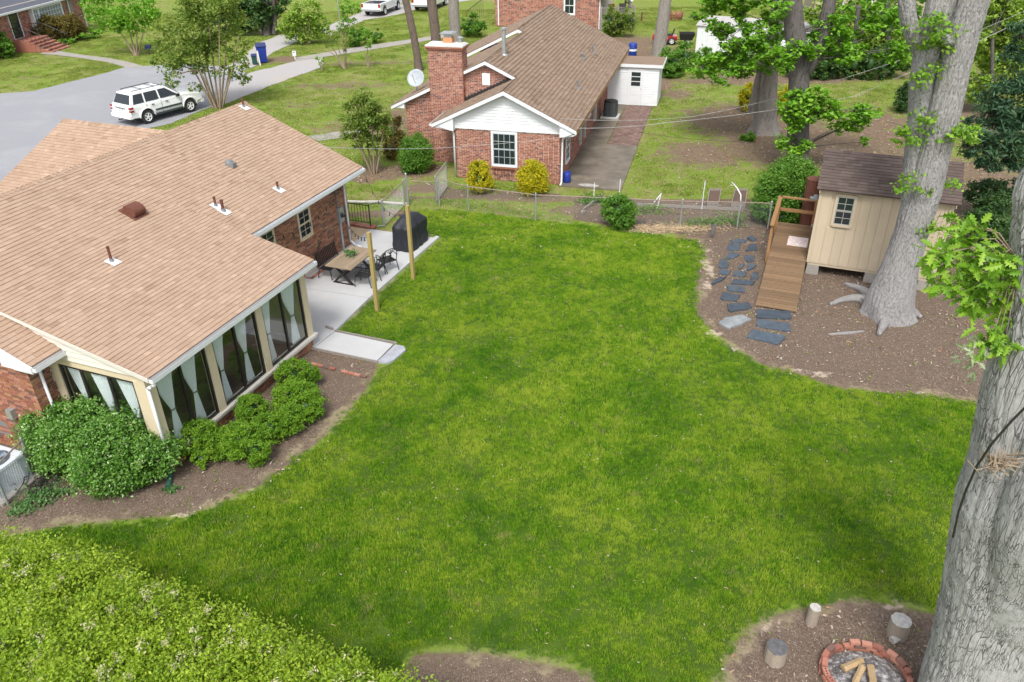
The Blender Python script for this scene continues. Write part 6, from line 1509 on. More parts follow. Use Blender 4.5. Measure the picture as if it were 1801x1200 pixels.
tree('tree', 'darker green tree crown hanging above the stub branch near the top edge', (1560, 118), [(1562, 60, 5), (1560, 0, 5)], M['bark_dk'], M['lf_mid'], [(1560, 12, 28, -3), (1590, 30, 24, -3), (1575, 50, 18, -3), (1610, 5, 20, -3), (1545, -10, 24, -3)], size=.22, dens=1.1)
tree('tree', 'bright yellow-green understorey trees right of the leaning oak', (1745, 200), [(1745, 150, 3), (1745, 60, 3)], M['bark_dk'], M['lf_back'],
     fill([(1700, -10), (1801, -20), (1810, 90), (1765, 130), (1730, 175), (1705, 160), (1712, 80)], 26, 22, 1) + [(1750, 20, 30, 2), (1785, 10, 30, 2), (1745, 65, 32, 2), (1780, 60, 32, 2), (1730, 105, 28, 1), (1760, 110, 26, 1), (1790, 110, 26, 1), (1715, 140, 20, 0), (1740, 150, 22, 0), (1800, 30, 34, 2), (1720, 60, 18, 2), (1715, 165, 14), (1770, 35, 36, 2), (1720, 20, 22, 2), (1790, 90, 30, 2), (1735, 130, 22, 1)], size=.20, dens=1.8)
pine_l = [(1795, 60, 26, 0), (1800, 95, 26, 0), (1775, 150, 26, 0), (1800, 150, 30, 0), (1745, 185, 28, 0), (1780, 190, 34, 0), (1720, 225, 26, 0), (1755, 230, 34, 0), (1795, 235, 34, 0), (1700, 262, 18, 0), (1730, 270, 26, 0), (1765, 275, 28, 0), (1800, 280, 30, 0), (1735, 295, 16, 0)]
tree('pine_tree', 'dark blue-green pine boughs at the right edge above the broken oak stem', (1845, 400), [(1845, 300, 8), (1845, 200, 7), (1845, 60, 6)], M['bark_pine'], M['lf_pine'], pine_l, size=.085, dens=.9, long=2.6, up=.1)
for lab, l in (('dark evergreen shrub mass behind the shed corner at the right', [(1735, 345, .9, 32), (1760, 370, .8, 34), (1725, 390, .6, 26), (1760, 410, .5, 30), (1780, 340, 1.1, 28)]),):
    P0_ = at(1750, 400)
    cs = []; 
    for px, py, z, r in l: c = at(px, py, z); cs.append((*(c - P0_), r * depth(c) / F_PX, r * depth(c) / F_PX, r * depth(c) / F_PX * .8))
    shrub('evergreen_shrub', lab, 'shrub', 0, 0, 1, 1.4, M['lf_dark'], 18000, .09, P=P0_, parts=cs)

# ---------------- shrubs
def shrubp(name, label, base, parts, mt, n, size, cat='shrub', **k):
    P0_ = at(*base); cs = []
    for px, py, z, r, *q in parts:
        c = at(px, py, z); R_ = r * depth(c) / F_PX; rz_ = q[0] if q else z * .95; ry_ = q[1] * R_ if len(q) > 1 else R_; cs.append((c[0] - P0_[0], c[1] - P0_[1], z, R_, ry_, rz_))
    h = max(c[2] + c[5] for c in cs)
    return shrub(name, label, cat, 0, 0, cs[0][3], h, mt, n, size, P=P0_, parts=cs, **k)
shrubp('big_shrub', 'big rounded glossy shrub covering the sunroom corner', (175, 800), [(98, 755, .75, 50, .72), (150, 760, .85, 62, .8), (205, 782, .80, 66, .76), (252, 800, .65, 50, .62), (190, 815, .55, 58, .55), (115, 780, .55, 52, .5)], M['lf_big'], 70000, .062, extra=(M['lf_bloom'], 800, .045, .06))
BX = 'boxwoods in the bed along the sunroom'
shrubp('boxwood', 'clipped boxwood next to the green drain hose, yellowing at its foot', (358, 795), [(350, 772, .42, 36, .40), (375, 780, .36, 30, .34), (355, 805, .2, 20, .2)], M['lf_box'], 17100, .045, group=BX, spread=.12, shell=.93)
shrubp('boxwood', 'rounded boxwood second from the drain hose, lowest on the lawn side', (432, 800), [(425, 775, .40, 36, .38), (448, 790, .35, 28, .33), (405, 775, .36, 26, .34)], M['lf_box'], 18050, .045, group=BX, spread=.12, shell=.93)
shrubp('boxwood', 'low boxwood in the middle of the row between two larger ones', (488, 760), [(475, 752, .36, 28, .35), (505, 738, .36, 28, .35)], M['lf_box'], 14250, .045, group=BX, spread=.12, shell=.93)
shrubp('boxwood', 'small dome boxwood set back against the sunroom sill', (443, 738), [(442, 722, .38, 25, .37)], M['lf_box'], 9500, .045, group=BX, spread=.12, shell=.93)
shrubp('boxwood', 'large boxwood mound right of the middle of the row', (525, 725), [(520, 700, .42, 36, .41), (540, 715, .36, 28, .35)], M['lf_box'], 18050, .045, group=BX, spread=.12, shell=.93)
shrubp('boxwood', 'boxwood nearest the bare soil strip and pale walk', (523, 675), [(515, 658, .40, 28, .39), (540, 660, .36, 20, .34)], M['lf_box'], 12350, .045, group=BX, spread=.12, shell=.93)
# big flowering hedge, bottom left
hp_ = [(10, 990, 1.0, 75), (70, 1010, 1.1, 85), (150, 1030, 1.1, 85), (215, 1070, 1.1, 80), (290, 1095, 1.1, 85), (380, 1130, 1.05, 85), (455, 1165, 1.0, 80), (540, 1195, 1.0, 80), (620, 1215, .95, 70), (700, 1240, .9, 62), (770, 1250, .7, 46), (-30, 1080, 1.0, 90), (70, 1110, 1.1, 95), (170, 1145, 1.1, 95), (270, 1180, 1.1, 95), (370, 1215, 1.05, 95), (480, 1250, 1.0, 90), (590, 1280, .9, 80), (150, 1210, .9, 70), (250, 1260, .9, 90), (370, 1300, .9, 90), (500, 1330, .8, 90)]
hh_ = shrubp('privet_hedge', 'overgrown privet hedge with cream blossom across the lower left corner', (200, 1150), [(a - 8, b_ + 22, c, d * .96, .75) for a, b_, c, d in hp_], M['lf_hedge'], 170000, .046, cat='hedge', extra=(M['lf_bloom'], 17000, .034, .05), core=M['lf_mid'], spread=.15, shell=.80, up=.4, long=1.25, sub=220, cs_=.18)
shrubp('golden_shrub', 'golden rounded shrub left of the neighbour window', (844, 330), [(843, 316, .55, 20, .55), (843, 300, .9, 16, .4)], M['lf_yel'], 12000, .065, group='golden shrubs under the neighbour window')
shrubp('golden_shrub', 'golden rounded shrub right of the neighbour window, the wider of the two', (937, 332), [(937, 318, .55, 25, .56), (937, 300, .9, 21, .42)], M['lf_yel'], 15000, .065, group='golden shrubs under the neighbour window')
shrubp('round_shrub', 'dense round green shrub at the foot of the brick chimney wall', (735, 296), [(733, 270, .8, 27, .78), (728, 285, .5, 22, .48)], M['lf_mid'], 16000, .075)
shrubp('dark_shrub', 'dark reddish shrub between the crape myrtle and the round shrub', (692, 275), [(692, 235, .95, 18, .8), (690, 262, .5, 15, .5)], M['lf_rust'], 7000, .075)
shrubp('round_shrub', 'leafy rounded bush standing inside the wire fence at the lawn edge', (1090, 402), [(1088, 368, .72, 26, .45), (1094, 388, .32, 19, .3)], M['lf_mid'], 12000, .075)
shrubp('big_shrub', 'tall yellow-green shrub between the fence end and the shed rail', (1390, 385), [(1388, 325, 1.25, 42, .9), (1365, 345, .9, 36, .8), (1410, 350, .9, 34, .8), (1350, 370, .5, 24, .5), (1395, 300, 1.7, 30, .55), (1375, 380, .35, 26, .4)], M['lf_mid'], 34000, .085)
shrubp('golden_shrub', 'small golden shrub left of the double trunk', (1316, 190), [(1315, 172, .75, 13, .7)], M['lf_yel'], 3600, .10)
shrubp('golden_shrub', 'golden shrub half hidden behind the double trunk', (1378, 205), [(1378, 175, .8, 18, .8)], M['lf_yel'], 4800, .10)
shrubp('green_shrub', 'loose green shrub right of the white lean-to store', (1190, 128), [(1182, 108, .9, 22, .8), (1205, 100, .9, 18, .8), (1180, 122, .5, 18, .5)], M['lf_mid'], 9000, .13)
shrubp('green_shrub', 'green shrub in front of the white metal shed wall', (1235, 118), [(1240, 105, .8, 18, .7), (1260, 108, .6, 16, .6), (1285, 110, .6, 16, .6), (1310, 108, .6, 18, .6)], M['lf_mid'], 9000, .13)
shrubp('green_shrub', 'dark round shrub beside the leaning oak at the far lawn edge', (1592, 190), [(1592, 172, .8, 14, .75)], M['lf_dark'], 4400, .10)
shrubp('strap_leaf_clump', 'small dark strap-leaved clump at the foot of the double trunk', (1316, 244), [(1316, 240, .22, 9, .22)], M['lf_mid'], 500, .16, cat='plant', long=2.2)
shrubp('far_hedge', 'dark evergreen hedge along the far edge of the neighbour yard', (1500, 125), [(1400 + i * 26, 112 + (i % 3), .9, 19, .9) for i in range(8)], M['lf_dark'], 14000, .16, cat='hedge')
# leaf litter plants near the bed
V, Fc, T = leaves([500, 260, 200, 120], [at(75, 862, .06), at(60, 880, .05), at(40, 895, .04), at(300, 860, .03)], [(.45, .25, .05), (.3, .2, .04), (.3, .2, .03), (.15, .1, .02)], .07, spread=.5, shell=.3)
tag(fast_mesh('ground_cover', V, Fc, T, M['lf_crepe2']), kind='stuff')
V, Fc, T = leaves([700, 500, 500, 400], [at(1040, 350, .1), at(1150, 370, .1), at(1240, 390, .08), at(1290, 385, .1)], [(.5, .4, .12), (.9, .3, .15), (.9, .3, .10), (.6, .4, .12)], .08, spread=.5, shell=.3)
tag(fast_mesh('ground_cover', V, Fc, T, M['lf_mid']), kind='stuff')

# ---------------- front-yard trees
def myrtle(label, base, stems, clumps, size, dens, mt=None, leaf=None, r0=.05, name='crape_myrtle', **k):
    B_ = at(*base); Y = B_[1]; t = thing(name, label, 'tree', B_)
    for s in stems:
        p = np.array([at_y(a, c, Y + dy) - B_ for a, c, dy in s]); p[0][2] = -.05; p[0][:2] *= .6
        trunk_mesh('stem', mt or M['bark_myr'], t, p, np.linspace(r0, r0 * .3, len(p)), 8, 12)
    cs, rs, ns = [], [], []
    for px, py, r, *a in clumps:
        p = at_y(px, py, Y + (a[0] if a else 0)); R_ = r * depth(p) / F_PX; cs.append(p - B_); rs.append((R_, R_, R_ * .8)); ns.append(int(dens * (R_ / size) ** 2 * 18))
    crown('crown', leaf or M['lf_myr'], t, cs, rs, ns, size, spread=.28, shell=.45, **k)
    return t
myrtle('many-stemmed crape myrtle with airy crown in front of the white estate car', (385, 190), [[(a0, 192, dy), ((a0 + a1) / 2 + q, 120, dy * 1.5), (a1, y1, dy * 2)] for a0, a1, y1, dy, q in ((370, 285, 110, -.1, 12), (372, 310, 60, .2, 8), (376, 330, 40, -.2, 4), (380, 350, 30, .2, 0), (384, 365, 25, 0, 2), (388, 385, 20, -.2, 0), (390, 400, 40, .2, 0), (393, 420, 60, 0, 3), (378, 300, 135, -.3, 12), (396, 405, 120, .2, 4))],
       [(330, 20, 32, 0), (365, 10, 34, 0), (395, 25, 30, .5), (300, 45, 28, 0), (335, 55, 32, -.5), (370, 50, 34, 0), (405, 60, 26, .5), (285, 80, 22, 0), (315, 90, 28, -.5), (350, 90, 30, 0), (385, 90, 26, .4), (415, 95, 22, .4), (290, 115, 22, -.4), (320, 125, 24, -.5), (355, 125, 20, 0), (395, 128, 18, .3), (425, 140, 16, .3), (345, 0, 26), (300, 145, 14, -.5), (400, 5, 22), (415, 30, 18, .4), (285, 55, 14), (345, 155, 12), (425, 115, 14), (435, 75, 10)], .17, 1.0, r0=.07)
myrtle('compact crape myrtle with brown stems between the roof edge and the chimney wall', (657, 305), [[(a0, 306, dy), ((a0 + a1) / 2, 262, dy), (a1, y1, dy)] for a0, a1, y1, dy in ((650, 625, 220, 0), (655, 640, 205, .2), (658, 655, 200, -.2), (662, 665, 215, .2), (652, 618, 235, -.3), (664, 675, 225, 0))],
       [(622, 190, 20), (645, 180, 22), (665, 200, 20), (625, 215, 24), (650, 212, 26), (672, 222, 16), (612, 232, 14), (635, 240, 20), (660, 245, 16), (640, 170, 12), (655, 258, 10), (630, 255, 10), (680, 205, 10)], .11, 1.9, r0=.055)
myrtle('leafy green street tree with fanned stems on the lawn by the brick steps', (240, 98), [[(a0, 98, 0), ((a0 + a1) / 2, 70, dy), (a1, y1, dy)] for a0, a1, y1, dy in ((236, 205, 50, 0), (238, 225, 45, .3), (241, 240, 40, -.3), (243, 255, 45, 0))],
       [(175, 10, 26), (210, 5, 28), (245, 8, 26), (275, 15, 20), (165, 30, 16), (195, 32, 24), (230, 32, 26), (262, 35, 18), (210, 50, 14), (235, 50, 14), (185, 50, 10), (160, 5, 16)], .22, 1.2, leaf=M['lf_tulip'], r0=.09, name='street_tree')
myrtle('sparse young bare-stemmed tree on the front lawn near the footway end', (608, 122), [[(a0, 124, 0), ((a0 + a1) / 2, 95, dy), (a1, y1, dy)] for a0, a1, y1, dy in ((605, 570, 88, 0), (607, 590, 70, .3), (608, 602, 60, -.3), (609, 608, 55, 0), (606, 578, 75, .2))],
       [(585, 65, 12), (600, 62, 14), (612, 72, 10), (578, 78, 8), (605, 85, 8)], .11, .8, name='young_tree')
myrtle('small sapling with fresh green tufts right of the bare-stemmed young tree', (648, 118), [[(a0, 119, 0), ((a0 + a1) / 2, 95, dy), (a1, y1, dy)] for a0, a1, y1, dy in ((648, 645, 50, 0), (647, 636, 95, 0), (649, 656, 92, 0))],
       [(643, 55, 8), (645, 68, 9), (646, 82, 7), (636, 98, 4), (655, 96, 4)], .12, .9, leaf=M['lf_tulip'], name='young_tree')
myrtle('tiny sapling at the gravel edge, smallest of the front-yard saplings', (567, 124), [[(567, 125, 0), (562, 112, 0), (558, 100, 0)], [(567, 125, 0), (566, 112, 0), (568, 100, 0)]], [(558, 102, 5), (567, 105, 5), (562, 112, 4)], .12, .9, leaf=M['lf_tulip'], name='young_tree')
myrtle('wide feathery green shrub-tree on the verge before the parked pickup', (540, 78), [[(a0, 80, 0), ((a0 + a1) / 2, 55, dy), (a1, y1, dy)] for a0, a1, y1, dy in ((532, 500, 45, 0), (538, 520, 30, .5), (542, 545, 25, -.5), (546, 570, 40, 0), (540, 560, 30, 0))],
       [(505, 40, 16), (525, 22, 18), (548, 15, 18), (515, 58, 16), (540, 45, 20), (565, 38, 16), (530, 65, 12), (560, 60, 10), (575, 55, 8), (495, 50, 8), (530, 35, 22), (550, 55, 16), (515, 35, 18)], .2, 1.6, leaf=M['lf_back'], name='feathery_shrub')
myrtle('slim leafy tree in front of the sign pole by the far pickup', (612, 60), [[(611, 60, 0), (612, 40, 0), (610, 10, 0)], [(611, 60, 0), (604, 42, 0), (600, 20, 0)]], [(605, 8, 14), (625, 15, 12), (608, 30, 12), (620, 38, 10), (600, 48, 8), (612, 52, 8)], .18, 1.1, leaf=M['lf_tulip'], name='young_tree')
tree('evergreen_tree', 'dark dense evergreen grove left of the gravel drive at the top edge', (470, 62), [(468, 40, 6), (466, 0, 6)], M['bark_dk'], M['lf_dark'], [(420, 15, 24, 1), (445, 10, 26, 1), (470, 5, 24, 0), (430, 40, 18, 0), (455, 32, 20, 0), (480, 20, 14), (410, 45, 14), (395, 20, 18, 1), (420, 55, 10), (400, 5, 26, 1), (385, 30, 16, 1), (465, 20, 22, 1), (495, 5, 16)], size=.25, dens=2.2, branches=[[(482, 60, 4), (484, 30, 4), (478, -10, 4)], [(460, 60, 4), (456, 30, 4)]])
tree('evergreen_tree', 'dark reddish-tinged conifer trunk cluster left of the drive, nearer the road', (478, 60), [(478, 30, 4), (476, -10, 4)], M['bark_dk'], M['lf_rust'], [(486, 28, 8), (478, 12, 10), (492, 5, 10)], size=.2, dens=.8)
shrubp('rust_shrub', 'broad reddish-green clipped shrub left part beside the brick steps', (90, 70), [(85, 52, 1.0, 24, .95), (72, 60, .8, 16, .75)], M['lf_rust'], 14000, .13, group='clipped shrubs at the far brick house')
shrubp('rust_shrub', 'darker clipped shrub right half under the bay window', (125, 60), [(123, 48, 1.0, 22, .95)], M['lf_rust'], 10000, .13, group='clipped shrubs at the far brick house')
shrubp('green_shrub', 'bright green shrub at the far left edge by the brick steps', (2, 98), [(3, 78, .9, 16, .85), (10, 90, .5, 12, .5)], M['lf_mid'], 7000, .13)
shrubp('green_shrub', 'low silvery green plants under the clipped shrub at the steps', (120, 72), [(100, 76, .25, 8, .25), (115, 73, .25, 8, .25), (130, 70, .25, 8, .25), (145, 66, .3, 8, .3), (165, 58, .4, 12, .4)], M['lf_tulip'], 2500, .12)
shrubp('green_shrub', 'green shrubs in front of the railing at the two-storey brick house', (832, 55), [(828, 42, .9, 14, .8), (842, 50, .7, 12, .6), (820, 52, .6, 10, .6)], M['lf_mid'], 5200, .14)
shrubp('green_shrub', 'green shrub clump with white flowers beside the footway', (655, 68), [(662, 62, .6, 10, .5), (640, 62, .7, 10, .6), (622, 66, .7, 12, .6)], M['lf_mid'], 4400, .14)
shrubp('green_shrub', 'rambling shrub over the far timber porch', (1085, 55), [(1072, 38, 1.2, 12, 1.0), (1090, 42, 1.0, 12, .9), (1106, 38, 1.2, 10, 1.0), (1080, 52, .5, 14, .5)], M['lf_myr'], 9000, .13)
# ================================================================== VEHICLES
def yaw_to(p, q): return math.atan2(q[1] - p[1], q[0] - p[0])
def wheel(parent, x, y, r, w=.22, side=1):
    t = MB(); T_ = lambda: None
    fr_ = frame_T((x, y, r), (1, 0, 0), (0, 0, 1), (0, side, 0))
    t.T = fr_; t.lathe([(r * .62, -w / 2), (r * .93, -w / 2), (r, -w * .35), (r, w * .35), (r * .93, w / 2), (r * .64, w / 2)], n=28, cap=False); o = t.build('wheel', M['rubber'], parent, True)
    b = MB(); b.T = fr_; b.lathe([(r * .62, w * .28), (r * .60, w * .5), (r * .52, w * .46), (r * .50, w * .30)], n=24, cap=False); b.lathe([(r * .16, w * .36), (r * .15, w * .46), (.01, w * .47)], n=12)
    for i in range(5):
        a = 2 * math.pi * i / 5; b.beam((r * .12 * math.cos(a), r * .12 * math.sin(a), w * .40), (r * .56 * math.cos(a), r * .56 * math.sin(a), w * .40), r * .17, .03, up=(0, 0, 1))
    b.build('rim', M['flash'], o)
    b = MB(); b.T = fr_; b.lathe([(r * .55, w * .24), (.01, w * .24)], n=20, cap=False); b.build('hub_well', M['black'], o)
def arch(xc, r, zb, n=9):
    return [(xc + r * math.cos(a), zb + r * math.sin(a) * 1.0) for a in np.linspace(math.pi, 0, n)]
M['glv'] = glass_dark('vehicle_glass', (.012, .018, .022), .04)
M['plastic'] = mk('dark_cladding', (.045, .06, .065), .6)
M['tail'] = mk('tail_lamp_red', (.30, .01, .012), .25, coat=.5)
M['lamp'] = mk('lamp_lens', (.62, .64, .66), .15, coat=.8)
def suv(label, P, yaw):
    """front at +x, origin under the middle; length 4.7"""
    t = thing('estate_car', label, 'car', P, yaw); W = .92; zb = .42
    fa, ra = 1.42, -1.36
    prof = [(-2.28, .46)] + [(ra - .46, .40)] + arch(ra, .46, .40)[1:-1] + [(ra + .46, .40), (fa - .46, .40)] + arch(fa, .46, .40)[1:-1] + [(fa + .46, .40), (2.28, .45), (2.34, .62), (2.30, .86), (2.20, 1.00), (1.15, 1.13), (.95, 1.10), (-2.20, 1.12), (-2.30, 1.02), (-2.33, .70)]
    b = MB()
    n = len(prof)
    for sg in (-1, 1): pass
    inner = [(x, W - .02 if .55 < z < 1.05 else W - .07, z) for x, z in prof]
    vs = [(x, -y, z) for x, y, z in inner] + [(x, y, z) for x, y, z in inner]
    b.add(vs, [tuple(range(n))[::-1], tuple(range(n, 2 * n))] + [(i, (i + 1) % n, n + (i + 1) % n, n + i) for i in range(n)])
    # bonnet crown
    b.slab([(2.18, -.78, 1.0), (2.18, .78, 1.0), (1.05, .80, 1.16), (1.05, -.80, 1.16)], (0, 0, -.06))
    body = b.build('body', M['carw'], t)
    bm_ = body.modifiers.new('bevel', 'BEVEL'); bm_.width = .035; bm_.segments = 2; bm_.limit_method = 'ANGLE'; bm_.angle_limit = math.radians(35)
    # greenhouse
    lo = [(-2.18, .80), (1.02, .82)]; 
    g = MB(); L = [(-2.20, -.84, 1.10), (1.05, -.84, 1.10), (1.05, .84, 1.10), (-2.20, .84, 1.10)]; U = [(-1.92, -.64, 1.70), (.22, -.64, 1.72), (.22, .64, 1.72), (-1.92, .64, 1.70)]
    g.add(L + U, [(3, 2, 1, 0), (4, 5, 6, 7), (0, 1, 5, 4), (1, 2, 6, 5), (2, 3, 7, 6), (3, 0, 4, 7)])
    cab = g.build('cabin', M['carw'], t); bm_ = cab.modifiers.new('bevel', 'BEVEL'); bm_.width = .05; bm_.segments = 3
    def side_glass(x0, x1, x0t, x1t, sg, name='side_window'):
        q = MB(); f = lambda x, s: (x, sg * (.84 - .20 * s + .008), 1.10 + .61 * s)
        q.slab([f(x0, .10), f(x1, .10), f(x1t, .86), f(x0t, .86)], (0, sg * .006, .002)); q.build(name, M['glv'], cab)
    for sg in (-1, 1):
        side_glass(-2.03, -1.35, -1.83, -1.30, sg); side_glass(-1.25, -.42, -1.20, -.42, sg); side_glass(-.32, .80, -.32, .14, sg)
    q = MB(); q.slab([(1.0, -.74, 1.155), (1.0, .74, 1.155), (.30, .60, 1.69), (.30, -.60, 1.69)], (.012, 0, .012)); q.build('windscreen', M['glv'], cab)
    q = MB(); q.slab([(-2.19, -.70, 1.17), (-2.19, .70, 1.17), (-1.975, .58, 1.62), (-1.975, -.58, 1.62)], (-.012, 0, .004)); q.build('rear_window', M['glv'], cab)
    for y in (-.52, .52):
        q = MB(); q.tube([(-1.75, y, 1.73), (-1.70, y, 1.79), (.0, y, 1.80), (.08, y, 1.74)], .018, 6); q.build('roof_rail', M['black'], cab)
    for x in (-1.15, -.35): q = MB(); q.beam((x, -.54, 1.81), (x, .54, 1.81), .05, .02); q.build('roof_bar', M['black'], cab)
    for x, r_ in ((fa, 1), (ra, 1)):
        for sg in (-1, 1):
            wheel(t, x, sg * .80, .375, .25, sg)
            q = MB(); P_ = [(x + .47 * math.cos(a), sg * (W + .004), .40 + .47 * math.sin(a)) for a in np.linspace(math.pi, 0, 13)]; q.tube(P_, .045, 6); q.build('wheel_arch', M['carw'], t, True)
    for sg in (-1, 1):
        q = MB(); q.bx(-.82, .88, sg * W - .005 - (.03 if sg < 0 else 0), sg * W + .005 + (.03 if sg > 0 else 0), .60, .70); q.build('door_moulding', M['plastic'], t)
        q = MB(); q.bx(-.88, .94, sg * (W - .06) - .04, sg * (W - .06) + .04, .36, .45); q.build('side_sill', M['plastic'], t)
        for x in (-.98, -.10): q = MB(); q.bx(x, x + .16, sg * (W - .01) - .02, sg * (W - .01) + .02, .95, .985); q.build('door_handle', M['plastic'], t)
        for x in (-1.30, -.37, .92): q = MB(); q.bx(x, x + .012, sg * (W - .018) - .004, sg * (W - .018) + .004, .46, 1.08); q.build('door_gap', M['black'], t)
        q = MB(); q.bx(.62, .78, sg * .96 - .09, sg * .96 + .09, 1.08, 1.22); q.build('door_mirror', M['black'], t)
        q = MB(); q.bx(-2.34, -2.12, sg * .84 - .08, sg * .84 + .062, .80, 1.06); q.build('tail_lamp', M['tail'], t)
        q = MB(); q.bx(-2.345, -2.11, sg * .84 - .081, sg * .84 + .063, .90, .95); q.build('lamp_lens', M['lamp'], t)
        q = MB(); q.T = frame_T((2.26, sg * .62, .84), (0, 1, 0), (0, 0, 1), (1, 0, 0)); q.lathe([(.12, 0), (.11, .06), (.02, .07)], n=14); q.build('headlight', M['lamp'], t)
    for i in range(7): q = MB(); q.bx(2.29, 2.34, -.36 + i * .11, -.31 + i * .11, .72, .94); q.build('grille_slot', M['black'], t)
    q = MB(); q.bx(2.2, 2.42, -.88, .88, .42, .58); q.build('bumper', M['carw'], t); q = MB(); q.bx(-2.42, -2.2, -.86, .86, .44, .62); q.build('bumper', M['carw'], t)
    q = MB(); q.bx(-2.355, -2.33, -.16, .16, .80, .92); q.build('number_plate', M['lamp'], t)
    q = MB(); q.bx(-2.36, -2.32, -.45, .45, .96, .985); q.build('tailgate_strip', M['plastic'], t)
    q = MB(); q.tube([(-2.3, 0, .38), (-2.55, 0, .36)], .03, 8); q.lathe([(.03, .36), (.032, .42), (.01, .45)], (-2.55, 0, 0), 8); q.build('tow_hitch', M['black'], t)
    q = MB(); q.bx(-2.0, 2.0, -.7, .7, .25, .44); q.build('underbody', M['black'], t)
    return t
A_, B_ = at(264, 217), at(334, 198)
ax = B_ - A_; ax /= np.linalg.norm(ax); lat = np.array([-ax[1], ax[0], 0])
suv('white four-wheel-drive estate car with roof bars parked on the grey road', (A_ + B_) / 2 + lat * .85, math.atan2(ax[1], ax[0]))
def pickup(label, P, yaw, cap=False, crew=False):
    t = thing('pickup_truck', label, 'pickup truck', P, yaw, 'white vehicles parked on the far drive'); W = .98; fa, ra = 1.75, -1.65
    prof = [(-2.75, .50), (ra - .48, .45)] + arch(ra, .48, .45)[1:-1] + [(ra + .48, .45), (fa - .48, .45)] + arch(fa, .48, .45)[1:-1] + [(fa + .48, .45), (2.7, .48), (2.76, .7), (2.70, 1.02), (1.45, 1.16), (-2.75, 1.14)]
    n = len(prof); b = MB(); vs = [(x, -W, z) for x, z in prof] + [(x, W, z) for x, z in prof]
    b.add(vs, [tuple(range(n))[::-1], tuple(range(n, 2 * n))] + [(i, (i + 1) % n, n + (i + 1) % n, n + i) for i in range(n)])
    body = b.build('body', M['carw'], t); q = body.modifiers.new('bevel', 'BEVEL'); q.width = .04; q.segments = 2; q.limit_method = 'ANGLE'
    g = MB(); x0 = -.55 if not crew else -1.0
    g.add([(x0, -.9, 1.14), (1.5, -.9, 1.14), (1.5, .9, 1.14), (x0, .9, 1.14), (x0 + .12, -.68, 1.78), (.75, -.68, 1.80), (.75, .68, 1.80), (x0 + .12, .68, 1.78)], [(3, 2, 1, 0), (4, 5, 6, 7), (0, 1, 5, 4), (1, 2, 6, 5), (2, 3, 7, 6), (3, 0, 4, 7)])
    cab = g.build('cabin', M['carw'], t); q = cab.modifiers.new('bevel', 'BEVEL'); q.width = .05; q.segments = 2
    for sg in (-1, 1):
        q = MB(); f = lambda x, s: (x, sg * (.9 - .22 * s + .01), 1.14 + .65 * s); q.slab([f(x0 + .15, .12), f(1.2, .12), f(.75, .85), f(x0 + .22, .85)], (0, sg * .006, 0)); q.build('side_window', M['glv'], cab)
        q = MB(); q.bx(-2.78, -2.70, sg * .86 - .10, sg * .86 + .10, .82, 1.12); q.build('tail_lamp', M['tail'], t)
        q = MB(); q.bx(1.0, 1.2, sg * 1.06 - .08, sg * 1.06 + .08, 1.15, 1.35); q.build('door_mirror', M['black'], t)
        for x in (fa, ra): wheel(t, x, sg * .86, .39, .26, sg)
        q = MB(); q.bx(.1, .26, sg * W - .02, sg * W + .02, 1.0, 1.04); q.build('door_handle', M['black'], t)
    q = MB(); q.slab([(x0 - .002, -.72, 1.24), (x0 - .002, .72, 1.24), (x0 + .10, .6, 1.70), (x0 + .10, -.6, 1.70)], (-.02, 0, 0)); q.build('rear_window', M['glv'], cab)
    q = MB(); q.slab([(1.46, -.76, 1.19), (1.46, .76, 1.19), (.83, .63, 1.76), (.83, -.63, 1.76)], (.02, 0, .01)); q.build('windscreen', M['glv'], cab)
    q = MB(); q.bx(-2.66, x0 - .08, -.82, .82, .80, 1.15); q.build('load_bed', M['black'], t)
    q = MB(); q.bx(-2.92, -2.74, -.92, .92, .50, .66); q.build('bumper', M['galv'], t); q = MB(); q.bx(-2.765, -2.752, -.7, .7, .72, 1.08); q.build('tailgate', M['carw'], t)
    q = MB(); q.bx(-2.3, 2.3, -.7, .7, .3, .5); q.build('underbody', M['black'], t)
    return t
A_, B_ = at(652, 26), at(678, 27); B_ = at(678, 26)
ax = at(718, 10) - at(676, 27); ax /= np.linalg.norm(ax); lat = np.array([-ax[1], ax[0], 0])
pickup('white pickup truck with its tailgate toward the footway, left of the pine trunks', at(677, 27) + ax * 1.65 + lat * .9, math.atan2(ax[1], ax[0]))
pickup('white pickup-shaped vehicle behind the pine trunks at the top edge', at(783, 10) - ax * .0 + lat * .9 - ax * 1.7, math.atan2(ax[1], ax[0]), crew=True)

# mower and cart
mw = thing('ride_on_mower', 'red ride-on mower behind the pale trunk', 'lawn mower', at(1168, 77), math.radians(172))
for x, y, r in ((.65, .38, .20), (.65, -.38, .20)): wheel(mw, x, y, r, .14, 1 if y > 0 else -1)
for x, y, r in ((-.55, .42, .27), (-.55, -.42, .27)): wheel(mw, x, y, r, .24, 1 if y > 0 else -1)
b = MB(); b.add([(.25, -.26, .35), (.98, -.24, .35), (.98, .24, .35), (.25, .26, .35), (.25, -.25, .86), (.90, -.20, .74), (.90, .20, .74), (.25, .25, .86)], [(3, 2, 1, 0), (4, 5, 6, 7), (0, 1, 5, 4), (1, 2, 6, 5), (2, 3, 7, 6), (3, 0, 4, 7)]); o_ = b.build('bonnet', M['red_p'], mw); q = o_.modifiers.new('b', 'BEVEL'); q.width = .05; q.segments = 3
b = MB(); b.bx(-.95, .25, -.40, .40, .30, .40); b.bx(-.95, -.25, -.46, .46, .40, .62); b.build('rear_body', M['red_p'], mw)
b = MB(); b.bx(-.62, -.20, -.22, .22, .66, .74); b.slab([(-.62, -.22, .74), (-.62, .22, .74), (-.76, .20, 1.12), (-.76, -.20, 1.12)], (.07, 0, 0)); b.build('seat', M['black'], mw)
